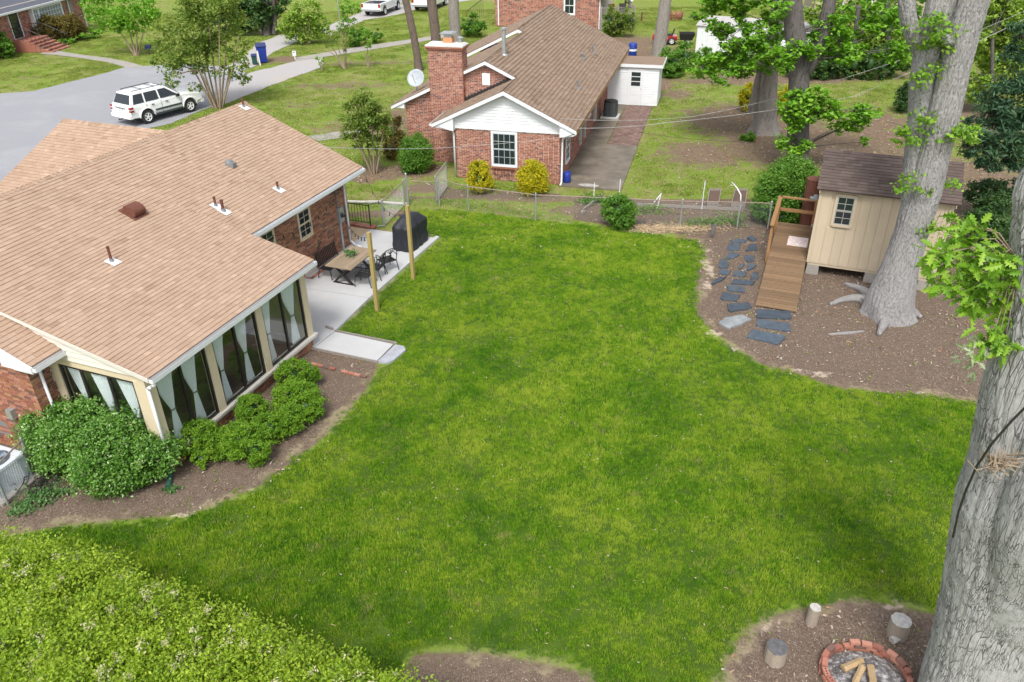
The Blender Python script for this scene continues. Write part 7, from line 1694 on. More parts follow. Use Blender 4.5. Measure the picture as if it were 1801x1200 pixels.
b = MB(); b.tube([(.25, 0, .8), (.08, 0, 1.0)], .02, 6); b.tube([(.08 - .05 * math.sin(a), .17 * math.cos(a), 1.0 + .10 * math.sin(a)) for a in np.linspace(0, 2 * math.pi, 16)], .016, 6, cap=False); b.build('steering_wheel', M['black'], mw)
b = MB(); b.prism([(-.25, -.55), (.5, -.55), (.55, 0), (.5, .55), (-.25, .55)], .14, .27); b.build('mower_deck', M['black'], mw)
ct = thing('garden_cart', 'small black tipping cart hitched behind the red mower', 'cart', at(1206, 78), math.radians(172))
b = MB(); b.slab([(-.45, -.42, .38), (.45, -.42, .38), (.55, -.5, .85), (-.62, -.5, .85)], (0, .03, 0)); b.slab([(-.45, .39, .38), (.45, .39, .38), (.55, .47, .85), (-.62, .47, .85)], (0, .03, 0)); b.bx(-.45, .45, -.4, .4, .36, .39); b.slab([(-.45, -.4, .38), (-.45, .4, .38), (-.62, .48, .85), (-.62, -.48, .85)], (.03, 0, 0)); b.slab([(.45, -.4, .38), (.45, .4, .38), (.55, .48, .85), (.55, -.48, .85)], (.03, 0, 0)); b.build('tub', M['black'], ct)
for y in (-.5, .5): wheel(ct, -.1, y, .22, .12, 1 if y > 0 else -1)
b = MB(); b.tube([(.45, 0, .36), (1.35, 0, .32)], .025, 6); b.build('drawbar', M['rust'], ct)
# red folding seats round a far fire ring
ff = thing('red_lattice_ring', 'round low reddish-brown wooden ring on the far grass behind the pale trunk', 'planter', at(1183, 34))
for i in range(16):
    a = i * 2 * math.pi / 16; b = MB(); b.beam((.75 * math.cos(a), .75 * math.sin(a), 0), (.9 * math.cos(a + .1), .9 * math.sin(a + .1), .62), .16, .05, up=(math.cos(a), math.sin(a), 0), tint=rng.random()); b.build('stave', M['brick2'], ff)
    b = MB(); b.beam((.75 * math.cos(a), .75 * math.sin(a), .25), (.75 * math.cos(a + .39), .75 * math.sin(a + .39), .25), .3, .03, tint=rng.random()); b.build('ring_board', M['rust'], ff)
bucket('tall blue drum with a white band behind the neighbour roof corner', at(1112, 100), .30, .95, M['blue_pl'], True)
# bins and small things on the left verge
def bin_(label, base, s, mt, rz=.3):
    t = thing('wheelie_bin', label, 'bin', at(*base), rz, 'wheeled bins by the gravel drive')
    b = MB(); b.add([(-.24 * s, -.26 * s, .06), (.24 * s, -.26 * s, .06), (.24 * s, .26 * s, .06), (-.24 * s, .26 * s, .06), (-.31 * s, -.36 * s, 1.0 * s), (.31 * s, -.36 * s, 1.0 * s), (.31 * s, .36 * s, 1.0 * s), (-.31 * s, .36 * s, 1.0 * s)], [(3, 2, 1, 0), (4, 5, 6, 7), (0, 1, 5, 4), (1, 2, 6, 5), (2, 3, 7, 6), (3, 0, 4, 7)]); b.build('body', mt, t)
    b = MB(); b.slab([(-.34 * s, -.40 * s, 1.0 * s), (.34 * s, -.40 * s, 1.0 * s), (.30 * s, .40 * s, 1.10 * s), (-.30 * s, .40 * s, 1.10 * s)], (0, 0, .04)); b.build('lid', M['navy_pl'], t)
    for x in (-.25, .25): b = MB(); b.T = frame_T((x * s, .30 * s, .11), (0, 1, 0), (0, 0, 1), (1, 0, 0)); b.lathe([(.11, -.025), (.11, .025)], n=14); b.build('wheel', M['rubber'], t)
    b = MB(); b.tube([(-.2 * s, .42 * s, 1.02 * s), (.2 * s, .42 * s, 1.02 * s)], .018, 6); b.build('handle', M['black'], t)
bin_('tall blue wheeled bin on the verge by the gravel drive', (463, 110), 1.15, M['blue_pl'])
bin_('small dark green box bin left of the blue bin', (449, 114), .62, M['green_pl'])
lc = thing('leaning_post', 'pale post leaning at the front of the blue bin', 'post', at(458, 116)); b = MB(); b.beam((0, 0, 0), (-.1, .15, 1.0), .09, .04); b.build('shaft', M['cream_w'], lc)
sg_ = thing('marker_sign', 'small white marker at the start of the footway', 'sign', at(519, 105)); b = MB(); b.bx(-.13, .13, -.02, .02, .25, .62); b.build('plate', M['white'], sg_); b = MB(); b.bx(-.03, .03, .02, .05, 0, .6); b.build('stem', M['white'], sg_); b = MB(); b.lathe([(.06, 0), (.04, .01)], n=12); b.v = [v @ np.array([[1, 0, 0], [0, 0, 1], [0, -1, 0]]).T + [0, -.022, .52] for v in b.v]; b.build('reflector', M['lead'], sg_)
ld = thing('landscape_lamp', 'small navy lamp head standing on the far lawn by the road', 'garden lamp', at(263, 96)); b = MB(); b.tube([(0, 0, 0), (0, 0, .4)], .03, 6); b.build('stem', M['black'], ld); b = MB(); b.slab([(-.2, -.12, .40), (.22, -.16, .42), (.22, .16, .52), (-.2, .14, .5)], (0, 0, .18)); b.build('head', M['navy_pl'], ld)
pl = thing('utility_pole', 'thin pale pole rising among the greenery at the top edge', 'pole', at(600, 62)); b = MB(); P = [at_y(600, 62, at(600, 62)[1]), at_y(597, 30, at(600, 62)[1]), at_y(593, -8, at(600, 62)[1])]; b.tube([p - at(600, 62) for p in P], .045, 8); b.build('shaft', M['galv'], pl)
rt = thing('rusty_pipe_stub', 'short rusty pipe standing in the far yard grass by the porch', 'pipe', at(1128, 37)); b = MB(); b.tube([(0, 0, 0), (.03, 0, .75)], .06, 8); b.build('pipe', M['rust'], rt)
bc = thing('blue_tarpaulin_board', 'tilted blue-grey ribbed sheet leaning behind the shed roof', 'sheet', spnt(1.35, 4.7), -SA)
for i in range(9): b = MB(); b.slab([(-.6 + i * .13, 0, .0), (-.6 + i * .13 + .12, 0, .0), (-.5 + i * .13 + .12, .35, 1.6 + i * .05), (-.5 + i * .13, .35, 1.6 + i * .05)], (0, .04, 0), rng.random()); b.build('rib', mk('blue_sheet', (.16, .24, .36), .6, tint=.2) if i == 0 else bpy.data.materials['blue_sheet'], bc)
rb = thing('rust_barrel', 'dark rusty upright drum behind the shed corner', 'drum', spnt(-.25, 3.6)); b = MB(); b.lathe([(.28, 0), (.28, 2.1), (.30, 2.12), (.25, 2.15)], n=18); b.build('body', M['rust'], rb)
tg1 = thing('crate', 'dark blue crate under the right end of the shed', 'crate', spnt(3.6, 1.2), -SA); b = MB(); b.bx(-.2, .2, -.2, .2, 0, .3); b.bx(-.22, .22, -.22, .22, .3, .34); b.build('box', M['navy_pl'], tg1)

# ================================================================== FAR BUILDINGS
# two-storey brick house behind the neighbour
def fthing(name, label, cat, a, c, **k):
    A, B = at(*a), at(*c); yaw = math.atan2(B[1] - A[1], B[0] - A[0]); return thing(name, label, cat, A, yaw, **k), np.linalg.norm(B - A)
def far_bricks(mb, L, top, opens=(), x0=0.): brick_wall(mb, L, top, opens=opens, x0=x0, bl=.203, bh=.0577, dep=.010)
B2 = at(1053, 52); V2 = np.array([math.cos(NA_), -math.sin(NA_), 0]); L2 = float((B2 - at(850, 60)) @ V2)
h2 = thing('two_storey_brick_house', 'two-storey brick house with dark side roof behind the neighbour roof', 'house', B2 - V2 * L2, -NA_)
b = MB(); b.bx(.01, L2 - .01, .012, 8, 0, 6.2); c_ = b.build('wall', M['mortar'], h2)
b = MB(frame_T((0, .012, 0), (1, 0, 0), (0, -1, 0))); brick_wall(b, L2, lambda x: 5.6, opens=[(L2 - 3.1, L2 - 2.1, 1.1, 2.6), (1.6, 2.6, 3.6, 4.8)], bl=.30, bh=.088, jt=.016); b.build('brickwork', M['brick2'], c_, kind='stuff')
T2 = frame_T((0, 0, 0), (1, 0, 0), (0, -1, 0))
sash_window(h2, T2, L2 - 3.0, L2 - 2.2, 1.2, 2.5, 2, 1, .1); sash_window(h2, T2, 1.7, 2.5, 3.7, 4.7, 2, 1, .1)
b = MB(); b.slab([(-.4, -.35, 3.1), (1.15, -.35, 3.1), (1.15, 1.0, 5.2), (-.4, 1.0, 5.2)], (0, 0, -.12)); b.build('roof', M['sh_gray'], h2)
b = MB(); b.bx(-.4, 1.15, -.47, -.36, 2.92, 3.04); b.build('gutter', M['white'], h2)
b = MB(); b.bx(.28, .38, -.10, -.02, .1, 2.95); b.build('downspout', M['white'], h2); b = MB(); b.bx(L2 - .02, L2 + .07, -.09, -.0, .0, 3.2); b.build('downspout', M['white'], h2)
b = MB(); b.slab([(L2 - .9, -.4, 4.2), (L2 + 2.6, -.4, 2.6), (L2 + 2.6, 4, 2.6), (L2 - .9, 4, 4.2)], (0, 0, -.12)); b.build('porch_roof', M['sh_gray'], h2)
b = MB(); b.slab([(L2 - .8, -.42, 4.05), (L2 + 2.55, -.42, 2.5), (L2 + 1.2, -.42, 2.45), (L2 - .0, -.42, 2.6)], (0, .06, 0)); b.build('porch_gable', M['white'], h2)
# railing left of it
r2, Lr = fthing('iron_railing', 'dark iron railing beside the two-storey brick house', 'railing', (822, 45), (850, 30))
b = MB(); b.beam((0, 0, 1.2), (Lr, 0, 1.6), .04, .04); b.build('rail', M['black'], r2)
for i in range(9): b = MB(); b.beam((Lr * i / 8, 0, .1), (Lr * i / 8, 0, 1.2 + .4 * i / 8), .025, .025, up=(1, 0, 0)); b.build('baluster', M['black'], r2)
# porch deck
pd, Lp = fthing('timber_porch', 'grey timber porch with balusters right of the two-storey house', 'porch', (1056, 54), (1114, 52))
b = MB(); b.bx(0, Lp, 0, 3.2, .70, .80); b.build('floor', M['grayw'], pd)
for x, y in ((0, 0), (Lp, 0), (Lp / 2, 0), (Lp, 3.2)): b = MB(); b.bx(x - .07, x + .07, y - .07, y + .07, 0, 1.9); b.build('rail_post', M['grayw'], pd)
b = MB(); b.beam((0, 0, 1.78), (Lp, 0, 1.78), .12, .06); b.beam((Lp, 0, 1.78), (Lp, 3.2, 1.78), .12, .06); b.build('handrail', M['grayw'], pd)
for i in range(24): b = MB(); b.beam((Lp * (i + .5) / 24, 0, .8), (Lp * (i + .5) / 24, 0, 1.76), .05, .04, up=(1, 0, 0)); b.build('baluster', M['grayw'], pd)
for i in range(8): b = MB(); b.bx(0, Lp, -.02, .0, .08 + i * .08, .14 + i * .08); b.build('skirt_board', M['grayw'], pd)
for lab, x, y, mt, nm in (('pink folded chair on the far timber porch', Lp * .45, 1.2, mk('pink_plastic', (.55, .03, .12), .5), 'porch_chair'), ('grey chair on the far timber porch', Lp * .8, 1.4, M['grayw'], 'porch_chair')):
    t = thing(nm, lab, 'chair', Matrix(pd.matrix_basis) @ Vector((x, y, .8)), 0.3, 'chairs on the far porch')
    b = MB(); b.bx(-.28, .28, -.25, .25, .38, .43); b.build('seat', mt, t); b = MB(); b.slab([(-.28, .22, .4), (.28, .22, .4), (.28, .4, 1.05), (-.28, .4, 1.05)], (0, .04, 0)); b.build('backrest', mt, t)
    for sx in (-.25, .25):
        for sy in (-.2, .22): b = MB(); b.bx(sx - .02, sx + .02, sy - .02, sy + .02, 0, .4); b.build('leg', mt, t)
bh = thing('birdhouse_post', 'white-roofed bird box on the corner of the far porch', 'bird box', Matrix(pd.matrix_basis) @ Vector((Lp * .85, 0, 1.82))); b = MB(); b.bx(-.14, .14, -.14, .14, 0, .45); b.build('box', M['grayw'], bh); b = MB(); b.lathe([(.28, .45), (.02, .68)], n=4); b.build('roof', M['white'], bh)
# white metal shed
ms, Lm = fthing('metal_shed', 'white ribbed metal shed half covered by leafy boughs', 'shed', (1222, 98), (1420, 116))
Wm = 3.0
b = MB(); b.bx(0, Lm, .02, Wm, 0, 2.1); b.build('frame', M['white'], ms)
for i in range(int(Lm / .4)): b = MB(); b.bx(i * .4 + .01, i * .4 + .39, -.01, .02, .02, 2.1, rng.random()); b.build('wall_panel', M['white'], ms)
for i in range(8): b = MB(); b.bx(-.02, .01, .02 + i * Wm / 8 + .01, .02 + (i + 1) * Wm / 8 - .02, .02, 2.1, rng.random()); b.build('wall_panel', M['cream_w'], ms)
b = MB(); b.slab([(-.1, -.12, 2.08), (Lm + .1, -.12, 2.08), (Lm + .1, Wm / 2, 2.55), (-.1, Wm / 2, 2.55)], (0, 0, .04)); b.slab([(-.1, Wm + .12, 2.08), (Lm + .1, Wm + .12, 2.08), (Lm + .1, Wm / 2, 2.55), (-.1, Wm / 2, 2.55)], (0, 0, .04)); b.build('roof', mk('dull_metal_roof', (.38, .37, .36), .6, dirt=.4), ms)
b = MB(); b.slab([(-.02, .02, 2.1), (-.02, Wm, 2.1), (-.02, Wm / 2, 2.53)], (.04, 0, 0)); b.build('gable', M['cream_w'], ms)
# far house, top left
h3, L3 = fthing('brick_bungalow', 'brick house with blue-grey roof, white bay window and brick steps at the far left', 'house', (-20, 108), (152, 52))
p_d = at(32, 76); 
loc3 = Matrix(h3.matrix_basis).inverted()
def l3(px, py, z=0): return loc3 @ Vector(at(px, py, z))
def on3(px, py, y0=0.):
    C0 = loc3 @ Vector(CAMP); d = loc3.to_3x3() @ Vector(ray(px, py)); s = (y0 - C0[1]) / d[1]; return C0 + d * s
E3 = on3(0, 24, -.4)[2]; XR = on3(146, 20, 0)[0]
d0, d1 = on3(17, 30), on3(42, 62); dx0, dx1 = on3(20, 50)[0], on3(37, 50)[0]; zt = on3(22, 24)[2]
bx0, bx1 = on3(52, 30)[0], on3(104, 18)[0]; bz1 = on3(75, 12)[2]; bz0 = on3(60, 48)[2]
b = MB(); b.bx(-3, XR, .015, 7, 0, E3 + .25); c3 = b.build('wall', M['mortar'], h3)
b = MB(frame_T((-3, .014, 0), (1, 0, 0), (0, -1, 0))); brick_wall(b, XR + 3, lambda x: E3 + .2, opens=[(dx0 + 3, dx1 + 3, .9, zt), (bx0 + 3, bx1 + 3, bz0, bz1)], bl=.30, bh=.088, jt=.014); b.build('brickwork', M['brick2'], c3, kind='stuff')
b = MB(); b.slab([(-4, -.5, E3), (XR + .1, -.5, E3), (XR + .1, 3.6, E3 + 1.7), (-4, 3.6, E3 + 1.7)], (0, 0, -.12)); b.slab([(-4, 7.6, E3), (XR + .1, 7.6, E3), (XR + .1, 3.6, E3 + 1.7), (-4, 3.6, E3 + 1.7)], (0, 0, -.12)); b.build('roof', M['sh_gray'], h3)
b = MB(); b.bx(-4, XR + .1, -.62, -.51, E3 - .16, E3 - .02); b.build('gutter', M['white'], h3)
for x in (on3(118, 10)[0], XR - .1): b = MB(); b.bx(x, x + .1, -.10, -.01, .2, E3 - .05); b.build('downspout', M['white'], h3)
T3 = frame_T((0, 0, 0), (1, 0, 0), (0, -1, 0))
b = MB(T3); b.bx(dx0, dx1, -.05, .02, .92, zt); dd = b.build('door', M['black'], h3); b = MB(T3); b.bx(dx0 + .12, dx1 - .12, .021, .03, 1.1, zt - .12); b.build('pane', M['gl_dark'], dd)
b = MB(T3); b.bx(dx0 - .08, dx0, 0, .05, .9, zt + .05); b.bx(dx1, dx1 + .08, 0, .05, .9, zt + .05); b.build('door_frame', M['white'], h3)
b = MB(T3); b.bx(bx0, bx1, 0, .35, bz0 - .2, bz0); b.bx(bx0, bx1, 0, .35, bz1, bz1 + .2); b.bx(bx0, bx0 + .14, 0, .35, bz0, bz1); b.bx(bx1 - .14, bx1, 0, .35, bz0, bz1); b.bx(bx0 + .75, bx0 + .9, 0, .35, bz0, bz1); bw_ = b.build('bay_window', M['white'], h3)
for x0, x1 in ((bx0 + .14, bx0 + .75), (bx0 + .9, bx1 - .14)):
    b = MB(T3); b.bx(x0, x1, .28, .29, bz0, bz1); b.build('pane', mk('bay_glass', (.22, .27, .29), .15) if x0 < bx0 + .5 else bpy.data.materials['bay_glass'], bw_)
    b = MB(T3)
    k = max(2, int((x1 - x0) / .35))
    for i in range(1, k): b.bx(x0 + (x1 - x0) * i / k - .015, x0 + (x1 - x0) * i / k + .015, .30, .32, bz0, bz1)
    for i in range(1, 4): b.bx(x0, x1, .30, .318, bz0 + (bz1 - bz0) * i / 4 - .015, bz0 + (bz1 - bz0) * i / 4 + .015)
    b.build('glazing_bar', M['white'], bw_)
for x in (on3(118, 22)[0],): b = MB(T3); b.bx(x + .2, x + .95, 0, .05, 1.5, E3 - .3); b.build('shutter', M['grayw'], h3)
# steps
s0, s1 = l3(67, 96), l3(92, 88); t0_, t1_ = on3(22, 60)[0] - .3, on3(48, 60)[0] + .5
stp = thing('brick_steps', 'flight of brick entrance steps with iron handrails at the far left house', 'steps', h3.location.copy(), h3.rotation_euler.z)
ym = min(s0[1], s1[1]); nst_ = 5; hz = .85
b = MB(); b.bx(t0_, t1_, -1.4, 0, 0, hz); b.build('landing', M['brick2'], stp)
for i in range(nst_):
    z = hz * (1 - (i + 1) / (nst_ + .5)); y = -1.4 - i * .34
    for j in range(int((t1_ - t0_) / .22)): b = MB(); b.bx(t0_ + j * .22, t0_ + j * .22 + .21, y - .34, y, z - .09, z + .0, rng.random()); b.build('brick', M['brick2'], stp)
    b = MB(); b.bx(t0_ + .02, t1_ - .05, y - .32, y, 0, z - .09); b.build('riser', M['brick'], stp)
for x in (t0_ + .1, t1_ - .1):
    b = MB(); b.tube([(x, -.1, hz + .9), (x, -1.3, hz + .9), (x, -1.4 - nst_ * .34, .95)], .025, 6); b.build('handrail', M['black'], stp)
    for i in range(9):
        y = -.15 - i * .35; zf = hz if y > -1.4 else max(.05, hz * (1 - (-1.4 - y) / (nst_ * .34)))
        b = MB(); b.tube([(x, y, zf), (x, y, zf + .88)], .014, 5); b.build('baluster', M['black'], stp)
# house glimpsed behind trees at the top right
h4, L4 = fthing('far_house', 'pale house wall glimpsed through foliage at the top right', 'house', (1430, 28), (1640, 30))
b = MB(); b.bx(0, L4, 0, 5, 0, 2.6); b.build('wall', mk('tan_wall', (.42, .34, .28), .8), h4); b = MB(); b.slab([(-.3, -.4, 2.6), (L4 + .3, -.4, 2.6), (L4 + .3, 3, 4.2), (-.3, 3, 4.2)], (0, 0, -.1)); b.build('roof', M['sh_brn'], h4)
for x in (1.5, 4.0): sash_window(h4, T3, x, x + .9, 1.0, 2.2, 2, 1, .08)

# ================================================================== GRASS, CHIPS, LEAVES (geometry instanced on scattered points)
def grass_mat(name, cols, gs=1.0):
    n = NT(name)
    a = n.noise(.45, 5, .65); b_ = n.noise(2.4, 4, .7); c_ = n.attr('tint'); b_ = n.math('ADD', n.math('MULTIPLY', b_, .75), n.math('MULTIPLY', n.noise(9, 3, .6), .5)) if gs == 1.0 else b_
    f = n.math('ADD', n.math('ADD', n.math('MULTIPLY', a, .9), n.math('MULTIPLY', b_, .75)), n.math('MULTIPLY', c_, .28))
    col = n.ramp(n.math('ADD', n.math('MULTIPLY', n.math('SUBTRACT', f, 1.05 if gs == 1.0 else .97), 2.1), .54), [(p, c) for p, c in cols])
    d = n.sstep(n.math('ADD', n.noise(1.3, 5, .75), n.math('MULTIPLY', c_, .14)), .66, .78)
    col = n.mix(n.math('MULTIPLY', d, .75), col, (.40, .34, .15))
    n.col(col).set(rough=.6, spec=.2)
    tr = n.N.new('ShaderNodeBsdfTranslucent'); mx = n.N.new('ShaderNodeMixShader'); mx.inputs[0].default_value = .3; n.L.new(col, tr.inputs[0])
    n.L.new(n.b.outputs[0], mx.inputs[1]); n.L.new(tr.outputs[0], mx.inputs[2]); n.L.new(mx.outputs[0], n.N['Material Output'].inputs[0]); return n.m
M['grass'] = grass_mat('lush_grass', [(.05, (.055, .175, .011)), (.28, (.115, .275, .012)), (.55, (.215, .375, .017)), (.9, (.38, .48, .05))])
M['grass2'] = grass_mat('thin_yard_grass', [(.12, (.11, .19, .02)), (.4, (.19, .28, .035)), (.65, (.27, .33, .06)), (.9, (.35, .36, .12))], 2)
def clump(name, mt, nb, spread, h, w, lean=.5):
    V, Fc, T = [], [], []
    for i in range(nb):
        p = rng.normal(size=2) * spread * .5; a = rng.uniform(0, 6.28); l = rng.uniform(.2, 1) * lean; hh = h * rng.uniform(.6, 1.2)
        d = np.array([math.cos(a), math.sin(a)]); s = np.array([-d[1], d[0]]) * w / 2; z0 = -.01
        q = [(*(p - s), z0), (*(p + s), z0), (*(p + s * .8 + d * hh * l * .4), hh * .6), (*(p - s * .8 + d * hh * l * .4), hh * .6), (*(p + d * hh * l), hh * (1 - .25 * l))]
        k = len(V); V += q; Fc += [(k, k + 1, k + 2, k + 3), (k + 3, k + 2, k + 4)]; t = rng.random(); T += [t, t]
    me_ = bpy.data.meshes.new(name); me_.from_pydata(V, [], Fc); me_.update()
    at__ = me_.attributes.new('tint', 'FLOAT', 'FACE'); at__.data.foreach_set('value', np.array(T, np.float32)); me_.materials.append(mt)
    return bpy.data.objects.new(name, me_)
def scatter(name, pts, scl, protos, kind='stuff', seed=1, z=None):
    col = bpy.data.collections.new(name + '_kinds')
    for p in protos: col.objects.link(p)
    me_ = bpy.data.meshes.new(name); me_.vertices.add(len(pts)); me_.vertices.foreach_set('co', pts.astype(np.float32).ravel())
    a = me_.attributes.new('scl', 'FLOAT', 'POINT'); a.data.foreach_set('value', scl.astype(np.float32))
    a = me_.attributes.new('rotv', 'FLOAT_VECTOR', 'POINT'); rv = np.zeros((len(pts), 3)); rv[:, 2] = rng.random(len(pts)) * 6.28
    if z is not None: rv[:, :2] = z
    a.data.foreach_set('vector', rv.astype(np.float32).ravel())
    a = me_.attributes.new('pick', 'INT', 'POINT'); a.data.foreach_set('value', rng.integers(0, len(protos), len(pts)).astype(np.int32))
    o = bpy.data.objects.new(name, me_); C.objects.link(o); o['kind'] = kind
    g = bpy.data.node_groups.new(name, 'GeometryNodeTree')
    g.interface.new_socket('Geometry', in_out='INPUT', socket_type='NodeSocketGeometry'); g.interface.new_socket('Geometry', in_out='OUTPUT', socket_type='NodeSocketGeometry')
    N = g.nodes; I = N.new('NodeGroupInput'); O_ = N.new('NodeGroupOutput'); ip = N.new('GeometryNodeInstanceOnPoints'); ci = N.new('GeometryNodeCollectionInfo')
    ci.inputs['Collection'].default_value = col; ci.inputs['Separate Children'].default_value = True; ci.inputs['Reset Children'].default_value = True
    def na(nm, ty): q = N.new('GeometryNodeInputNamedAttribute'); q.data_type = ty; q.inputs[0].default_value = nm; return [s for s in q.outputs if s.enabled and s.name == 'Attribute'][0]
    m2p = N.new('GeometryNodeMeshToPoints'); g.links.new(I.outputs[0], m2p.inputs[0]); g.links.new(m2p.outputs[0], ip.inputs['Points'])
    g.links.new(ci.outputs[0], ip.inputs['Instance']); ip.inputs['Pick Instance'].default_value = True
    g.links.new(na('pick', 'INT'), ip.inputs['Instance Index']); g.links.new(na('rotv', 'FLOAT_VECTOR'), ip.inputs['Rotation']); g.links.new(na('scl', 'FLOAT'), ip.inputs['Scale'])
    g.links.new(ip.outputs[0], O_.inputs[0]); md = o.modifiers.new('scatter', 'NODES'); md.node_group = g
    return o
def scat_pts(x0, x1, y0, y1, dens): n = int((x1 - x0) * (y1 - y0) * dens); return rng.uniform(x0, x1, n), rng.uniform(y0, y1, n)
GRASS_D = 150
def sx_ok(x, y): return ~((x > 5) & (y > 16.5) & (y < 27) & (x < 11) & (y > 17.5))
x, y = scat_pts(-13, 15, 5.5, 31.5, GRASS_D)
sd = sdist(x, y, LAWN); ns = fbm(x * 1.6, y * 1.6, 1, 3); n2 = fbm(x * .35, y * .35, 5, 2)
f = (x - 0) ** 2 < (y * .72 + 3.5) ** 2
keep = ((sd + ns * .30 + fbm(x * 7, y * 7, 2, 2) * .20 > .02) | ((sd > -.9) & (rng.random(len(x)) < .012 * (1 + 3 * (sd > -.35))) & (fbm(x * 1.3, y * 1.3, 6, 3) > -.05) & ((x < -3) | (sx_ok(x, y))))) & f & (rng.random(len(x)) < np.clip(1.15 - .55 * np.clip(fbm(x * .9 + 40, y * .9, 3, 4) * 3 - .75, 0, 1.4), .12, 1))
wx = keep
pts = np.stack([x[wx], y[wx], np.zeros(wx.sum()) - .008], 1)
scl = (.65 + .6 * rng.random(len(pts))) * (1 + .35 * n2[wx] + .55 * fbm(x[wx] * 4.5, y[wx] * 4.5, 8, 3)) * np.clip(.45 + sd[wx] * 1.5, .45, 1)
cl = [clump('grass_clump', M['grass'], 34, .085, .062, .0075) for _ in range(5)]
scatter('lawn_grass', pts, scl, cl)
# thin grass of the yards beyond
x, y = scat_pts(-48, 48, 28, 84, 34)
f = np.abs(x) < y * .70 + 3
bm__ = blobs(x, y, BARE)
fr_ = sdist(x, y, FRONT); ny_ = sdist(x, y, NYARD)
hx = (x - HO[0]) * math.cos(HA) - (y - HO[1]) * math.sin(HA); hy = (x - HO[0]) * math.sin(HA) + (y - HO[1]) * math.cos(HA)
qx = (x - NO[0]) * math.cos(NA_) - (y - NO[1]) * math.sin(NA_); qy = (x - NO[0]) * math.sin(NA_) + (y - NO[1]) * math.cos(NA_)
sx = (x - SO[0]) * math.cos(SA) - (y - SO[1]) * math.sin(SA); sy = (x - SO[0]) * math.sin(SA) + (y - SO[1]) * math.cos(SA)
inh = ((hx > -16) & (hx < .6) & (hy > -7) & (hy < 8.9)) | ((qx > -8.2) & (qx < 2.8) & (qy > -.2) & (qy < 16.5)) | ((sx > -1.6) & (sx < 5) & (sy > -3.5) & (sy < 4))
mul = np.maximum.reduce([sdist(x, y, polyw(q)) for q in ([(1225, 405), (1300, 400), (1360, 395), (1430, 330), (1801, 330), (2300, 360), (2300, 900), (1801, 740)], [(1010, 350), (1330, 350), (1350, 400), (1250, 415), (1130, 405), (1010, 385)])])
paths = np.maximum.reduce([sdist(x, y, polyw([p for p in q])) for q in (
    [(-600, 520), (-600, 190), (0, 165), (60, 160), (120, 145), (180, 130), (222, 118), (258, 116), (330, 112), (420, 120), (455, 145), (440, 165), (400, 180), (352, 195), (300, 218), (250, 228), (150, 300), (60, 420), (0, 520)],
    [(400, 150), (440, 128), (520, 108), (570, 100), (565, 118), (500, 142), (440, 165), (400, 182), (370, 178)], [(518, 102), (620, 84), (760, 64), (800, 58), (800, 64), (700, 80), (600, 96), (520, 108)], [(380, 128), (430, 100), (450, 78), (490, 62), (520, 60), (530, 70), (480, 92), (460, 112), (420, 128)],
    [(68, 95), (92, 88), (140, 96), (190, 102), (230, 110), (258, 118), (226, 120), (190, 110), (140, 102), (100, 97)], [(560, 52), (600, 36), (640, 20), (700, 10), (790, -10), (860, -14), (860, -4), (740, 14), (700, 26), (640, 36), (580, 62)])])
gn = fbm(x * .8, y * .8, 9, 4)
keep = f & ~inh & (mul < -.1) & (paths < -.05) & (sdist(x, y, LAWN) < -.1) & (bm__ * .9 + gn * .7 + .35 * (rng.random(len(x)) - .5) < .42) & (rng.random(len(x)) < np.clip(.50 + gn * 1.7, .05, 1))
pts = np.stack([x[keep], y[keep], np.zeros(keep.sum()) - .01], 1); scl = 1.0 + .8 * rng.random(len(pts))
cl2 = [clump('yard_grass_clump', M['grass2'], 20, .17, .035, .014, .9) for _ in range(4)]
scatter('yard_grass', pts, scl, cl2)
# mulch chips and dead leaves
def chip(name, mt, l, w, curl=0.):
    b = MB(); b.add([(-l / 2, -w / 2, .004), (l / 2, -w * .4, .006), (l / 2, w * .4, .010), (-l / 2, w / 2, .006), (0, 0, .012 + curl)], [(0, 1, 4), (1, 2, 4), (2, 3, 4), (3, 0, 4)]); return bpy.data.objects.new(name, b.mesh(name, mt))
cms = [mk('chip_dark', (.11, .075, .055), .9, var=.3), mk('chip_brown', (.22, .16, .12), .9, var=.3), mk('chip_pale', (.42, .36, .30), .9, var=.2), mk('chip_tan', (.30, .22, .15), .9, var=.25)]
x, y = scat_pts(-14, 18, 6, 31, 260)
mz = np.maximum.reduce([sdist(x, y, polyw(q)) for q in (
    [(1225, 405), (1300, 400), (1360, 395), (1430, 330), (1801, 330), (2300, 360), (2300, 900), (1801, 740), (1715, 705), (1480, 682), (1340, 640), (1240, 560), (1232, 470)],
    [(1262, 1290), (1272, 1195), (1310, 1125), (1355, 1095), (1500, 1060), (1640, 1090), (1800, 1150), (1900, 1290)], [(705, 1290), (705, 1200), (735, 1155), (860, 1155), (1030, 1190), (1070, 1290)],
    [(556, 605), (665, 640), (640, 690), (560, 775), (462, 850), (335, 903), (120, 920), (0, 945), (-100, 900), (0, 760), (300, 800), (540, 610)], [(1010, 350), (1330, 350), (1350, 400), (1250, 415), (1130, 405), (1010, 385)])])
hx = (x - HO[0]) * math.cos(HA) - (y - HO[1]) * math.sin(HA); hy = (x - HO[0]) * math.sin(HA) + (y - HO[1]) * math.cos(HA)
sx = (x - SO[0]) * math.cos(SA) - (y - SO[1]) * math.sin(SA); sy = (x - SO[0]) * math.sin(SA) + (y - SO[1]) * math.cos(SA)
keep = (mz + .25 * fbm(x * 2, y * 2, 3, 2) > .0) & ~((hx > -8) & (hx < .15) & (hy > -6.1)) & (rng.random(len(x)) < np.where(x > 4, .55 + .6 * fbm(x * 1.2, y * 1.2, 3, 3), .28)) & (np.abs(x) < y * .72 + 3.5)
pts = np.stack([x[keep], y[keep], np.full(keep.sum(), .0)], 1)
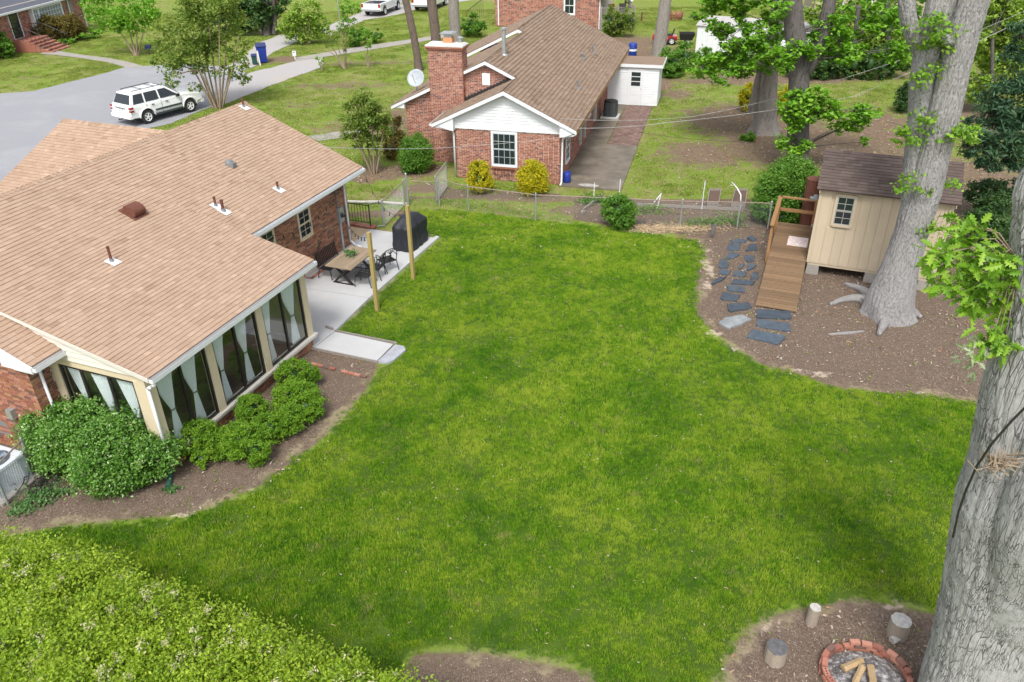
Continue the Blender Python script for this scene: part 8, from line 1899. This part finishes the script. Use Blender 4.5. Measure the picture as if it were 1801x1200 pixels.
scatter('wood_chips', pts, .4 + .8 * rng.random(len(pts)), [chip('wood_chip', cms[i % 4], *s) for i, s in enumerate(((.06, .014), (.045, .018), (.05, .010), (.035, .02), (.03, .012), (.07, .010), (.025, .02)))], z=rng.normal(size=(len(pts), 2)) * .25)
x, y = scat_pts(-14, 22, 26, 52, 9)
keep = (np.abs(x) < y * .7 + 2) & (rng.random(len(x)) < .25 + .75 * np.clip(blobs(x, y, BARE + [(1100, 375, (6, .8)), (850, 350, (6, .5))]), 0, 1)) & ~((np.abs(x + 6) < 3) & (y < 31))
lf = mk('dead_leaf', (.26, .15, .09), .9, var=.4)
pts = np.stack([x[keep], y[keep], np.full(keep.sum(), .012)], 1)
scatter('fallen_leaves', pts, .7 + .8 * rng.random(len(pts)), [chip('dead_leaf', lf, .09, .06, .02), chip('dead_leaf', cms[2], .06, .04, .02), chip('dead_leaf', M['lf_back'], .06, .04, .01)], z=rng.normal(size=(len(pts), 2)) * .3)
# dry straw and pebbles on the lawn
x, y = scat_pts(-9, 12, 6.5, 28, 3)
keep = sdist(x, y, LAWN) > .1
pts = np.stack([x[keep], y[keep], np.full(keep.sum(), .045)], 1)
scatter('lawn_litter', pts, .4 + .9 * rng.random(len(pts)), [chip('straw', M['straw'], .07, .008), chip('pale_leaf', cms[2], .035, .02, .01)], z=rng.normal(size=(len(pts), 2)) * .3)
# a dry straw patch on the bed beside the dark timber
x = rng.normal(size=1500) * .95 + at(1180, 402)[0]; y = rng.normal(size=1500) * .22 + at(1180, 402)[1]
scatter('straw_mulch', np.stack([x, y, rng.uniform(0, .04, 1500)], 1), .8 + .9 * rng.random(1500), [chip('straw', M['straw'], .14, .008), chip('straw', M['straw'], .10, .012)], z=rng.normal(size=(1500, 2)) * .3)

xl, yl = scat_pts(-14, 18, 6, 31, 16)
ml = np.maximum.reduce([sdist(xl, yl, polyw(q)) for q in ([(1225, 405), (1360, 395), (1801, 330), (2300, 900), (1715, 705), (1480, 682), (1340, 640), (1240, 560), (1232, 470)], [(1262, 1290), (1272, 1195), (1355, 1095), (1500, 1060), (1640, 1090), (1900, 1290)], [(556, 605), (665, 640), (560, 775), (462, 850), (335, 903), (0, 945), (-100, 900), (0, 760), (300, 800), (540, 610)], [(1010, 350), (1330, 350), (1350, 400), (1130, 405), (1010, 385)])])
hx = (xl - HO[0]) * math.cos(HA) - (yl - HO[1]) * math.sin(HA)
kl = (ml + .3 * fbm(xl * 2, yl * 2, 3, 2) > -.15) & ~((hx < .15) & (hx > -7)) & (fbm(xl * .9, yl * .9, 12, 3) + .4 * rng.random(len(xl)) > .12)
pts = np.stack([xl[kl], yl[kl], np.full(kl.sum(), .006)], 1)
scatter('leaf_litter', pts, .6 + .8 * rng.random(len(pts)), [chip('dry_leaf', lf, .07, .045, .02), chip('dry_leaf', cms[3], .08, .03, .02), chip('dry_leaf', cms[2], .06, .03, .02), chip('dry_leaf', cms[1], .09, .02, .01), chip('green_leaf', M['lf_back'], .05, .03, .01)], z=rng.normal(size=(len(pts), 2)) * .35)
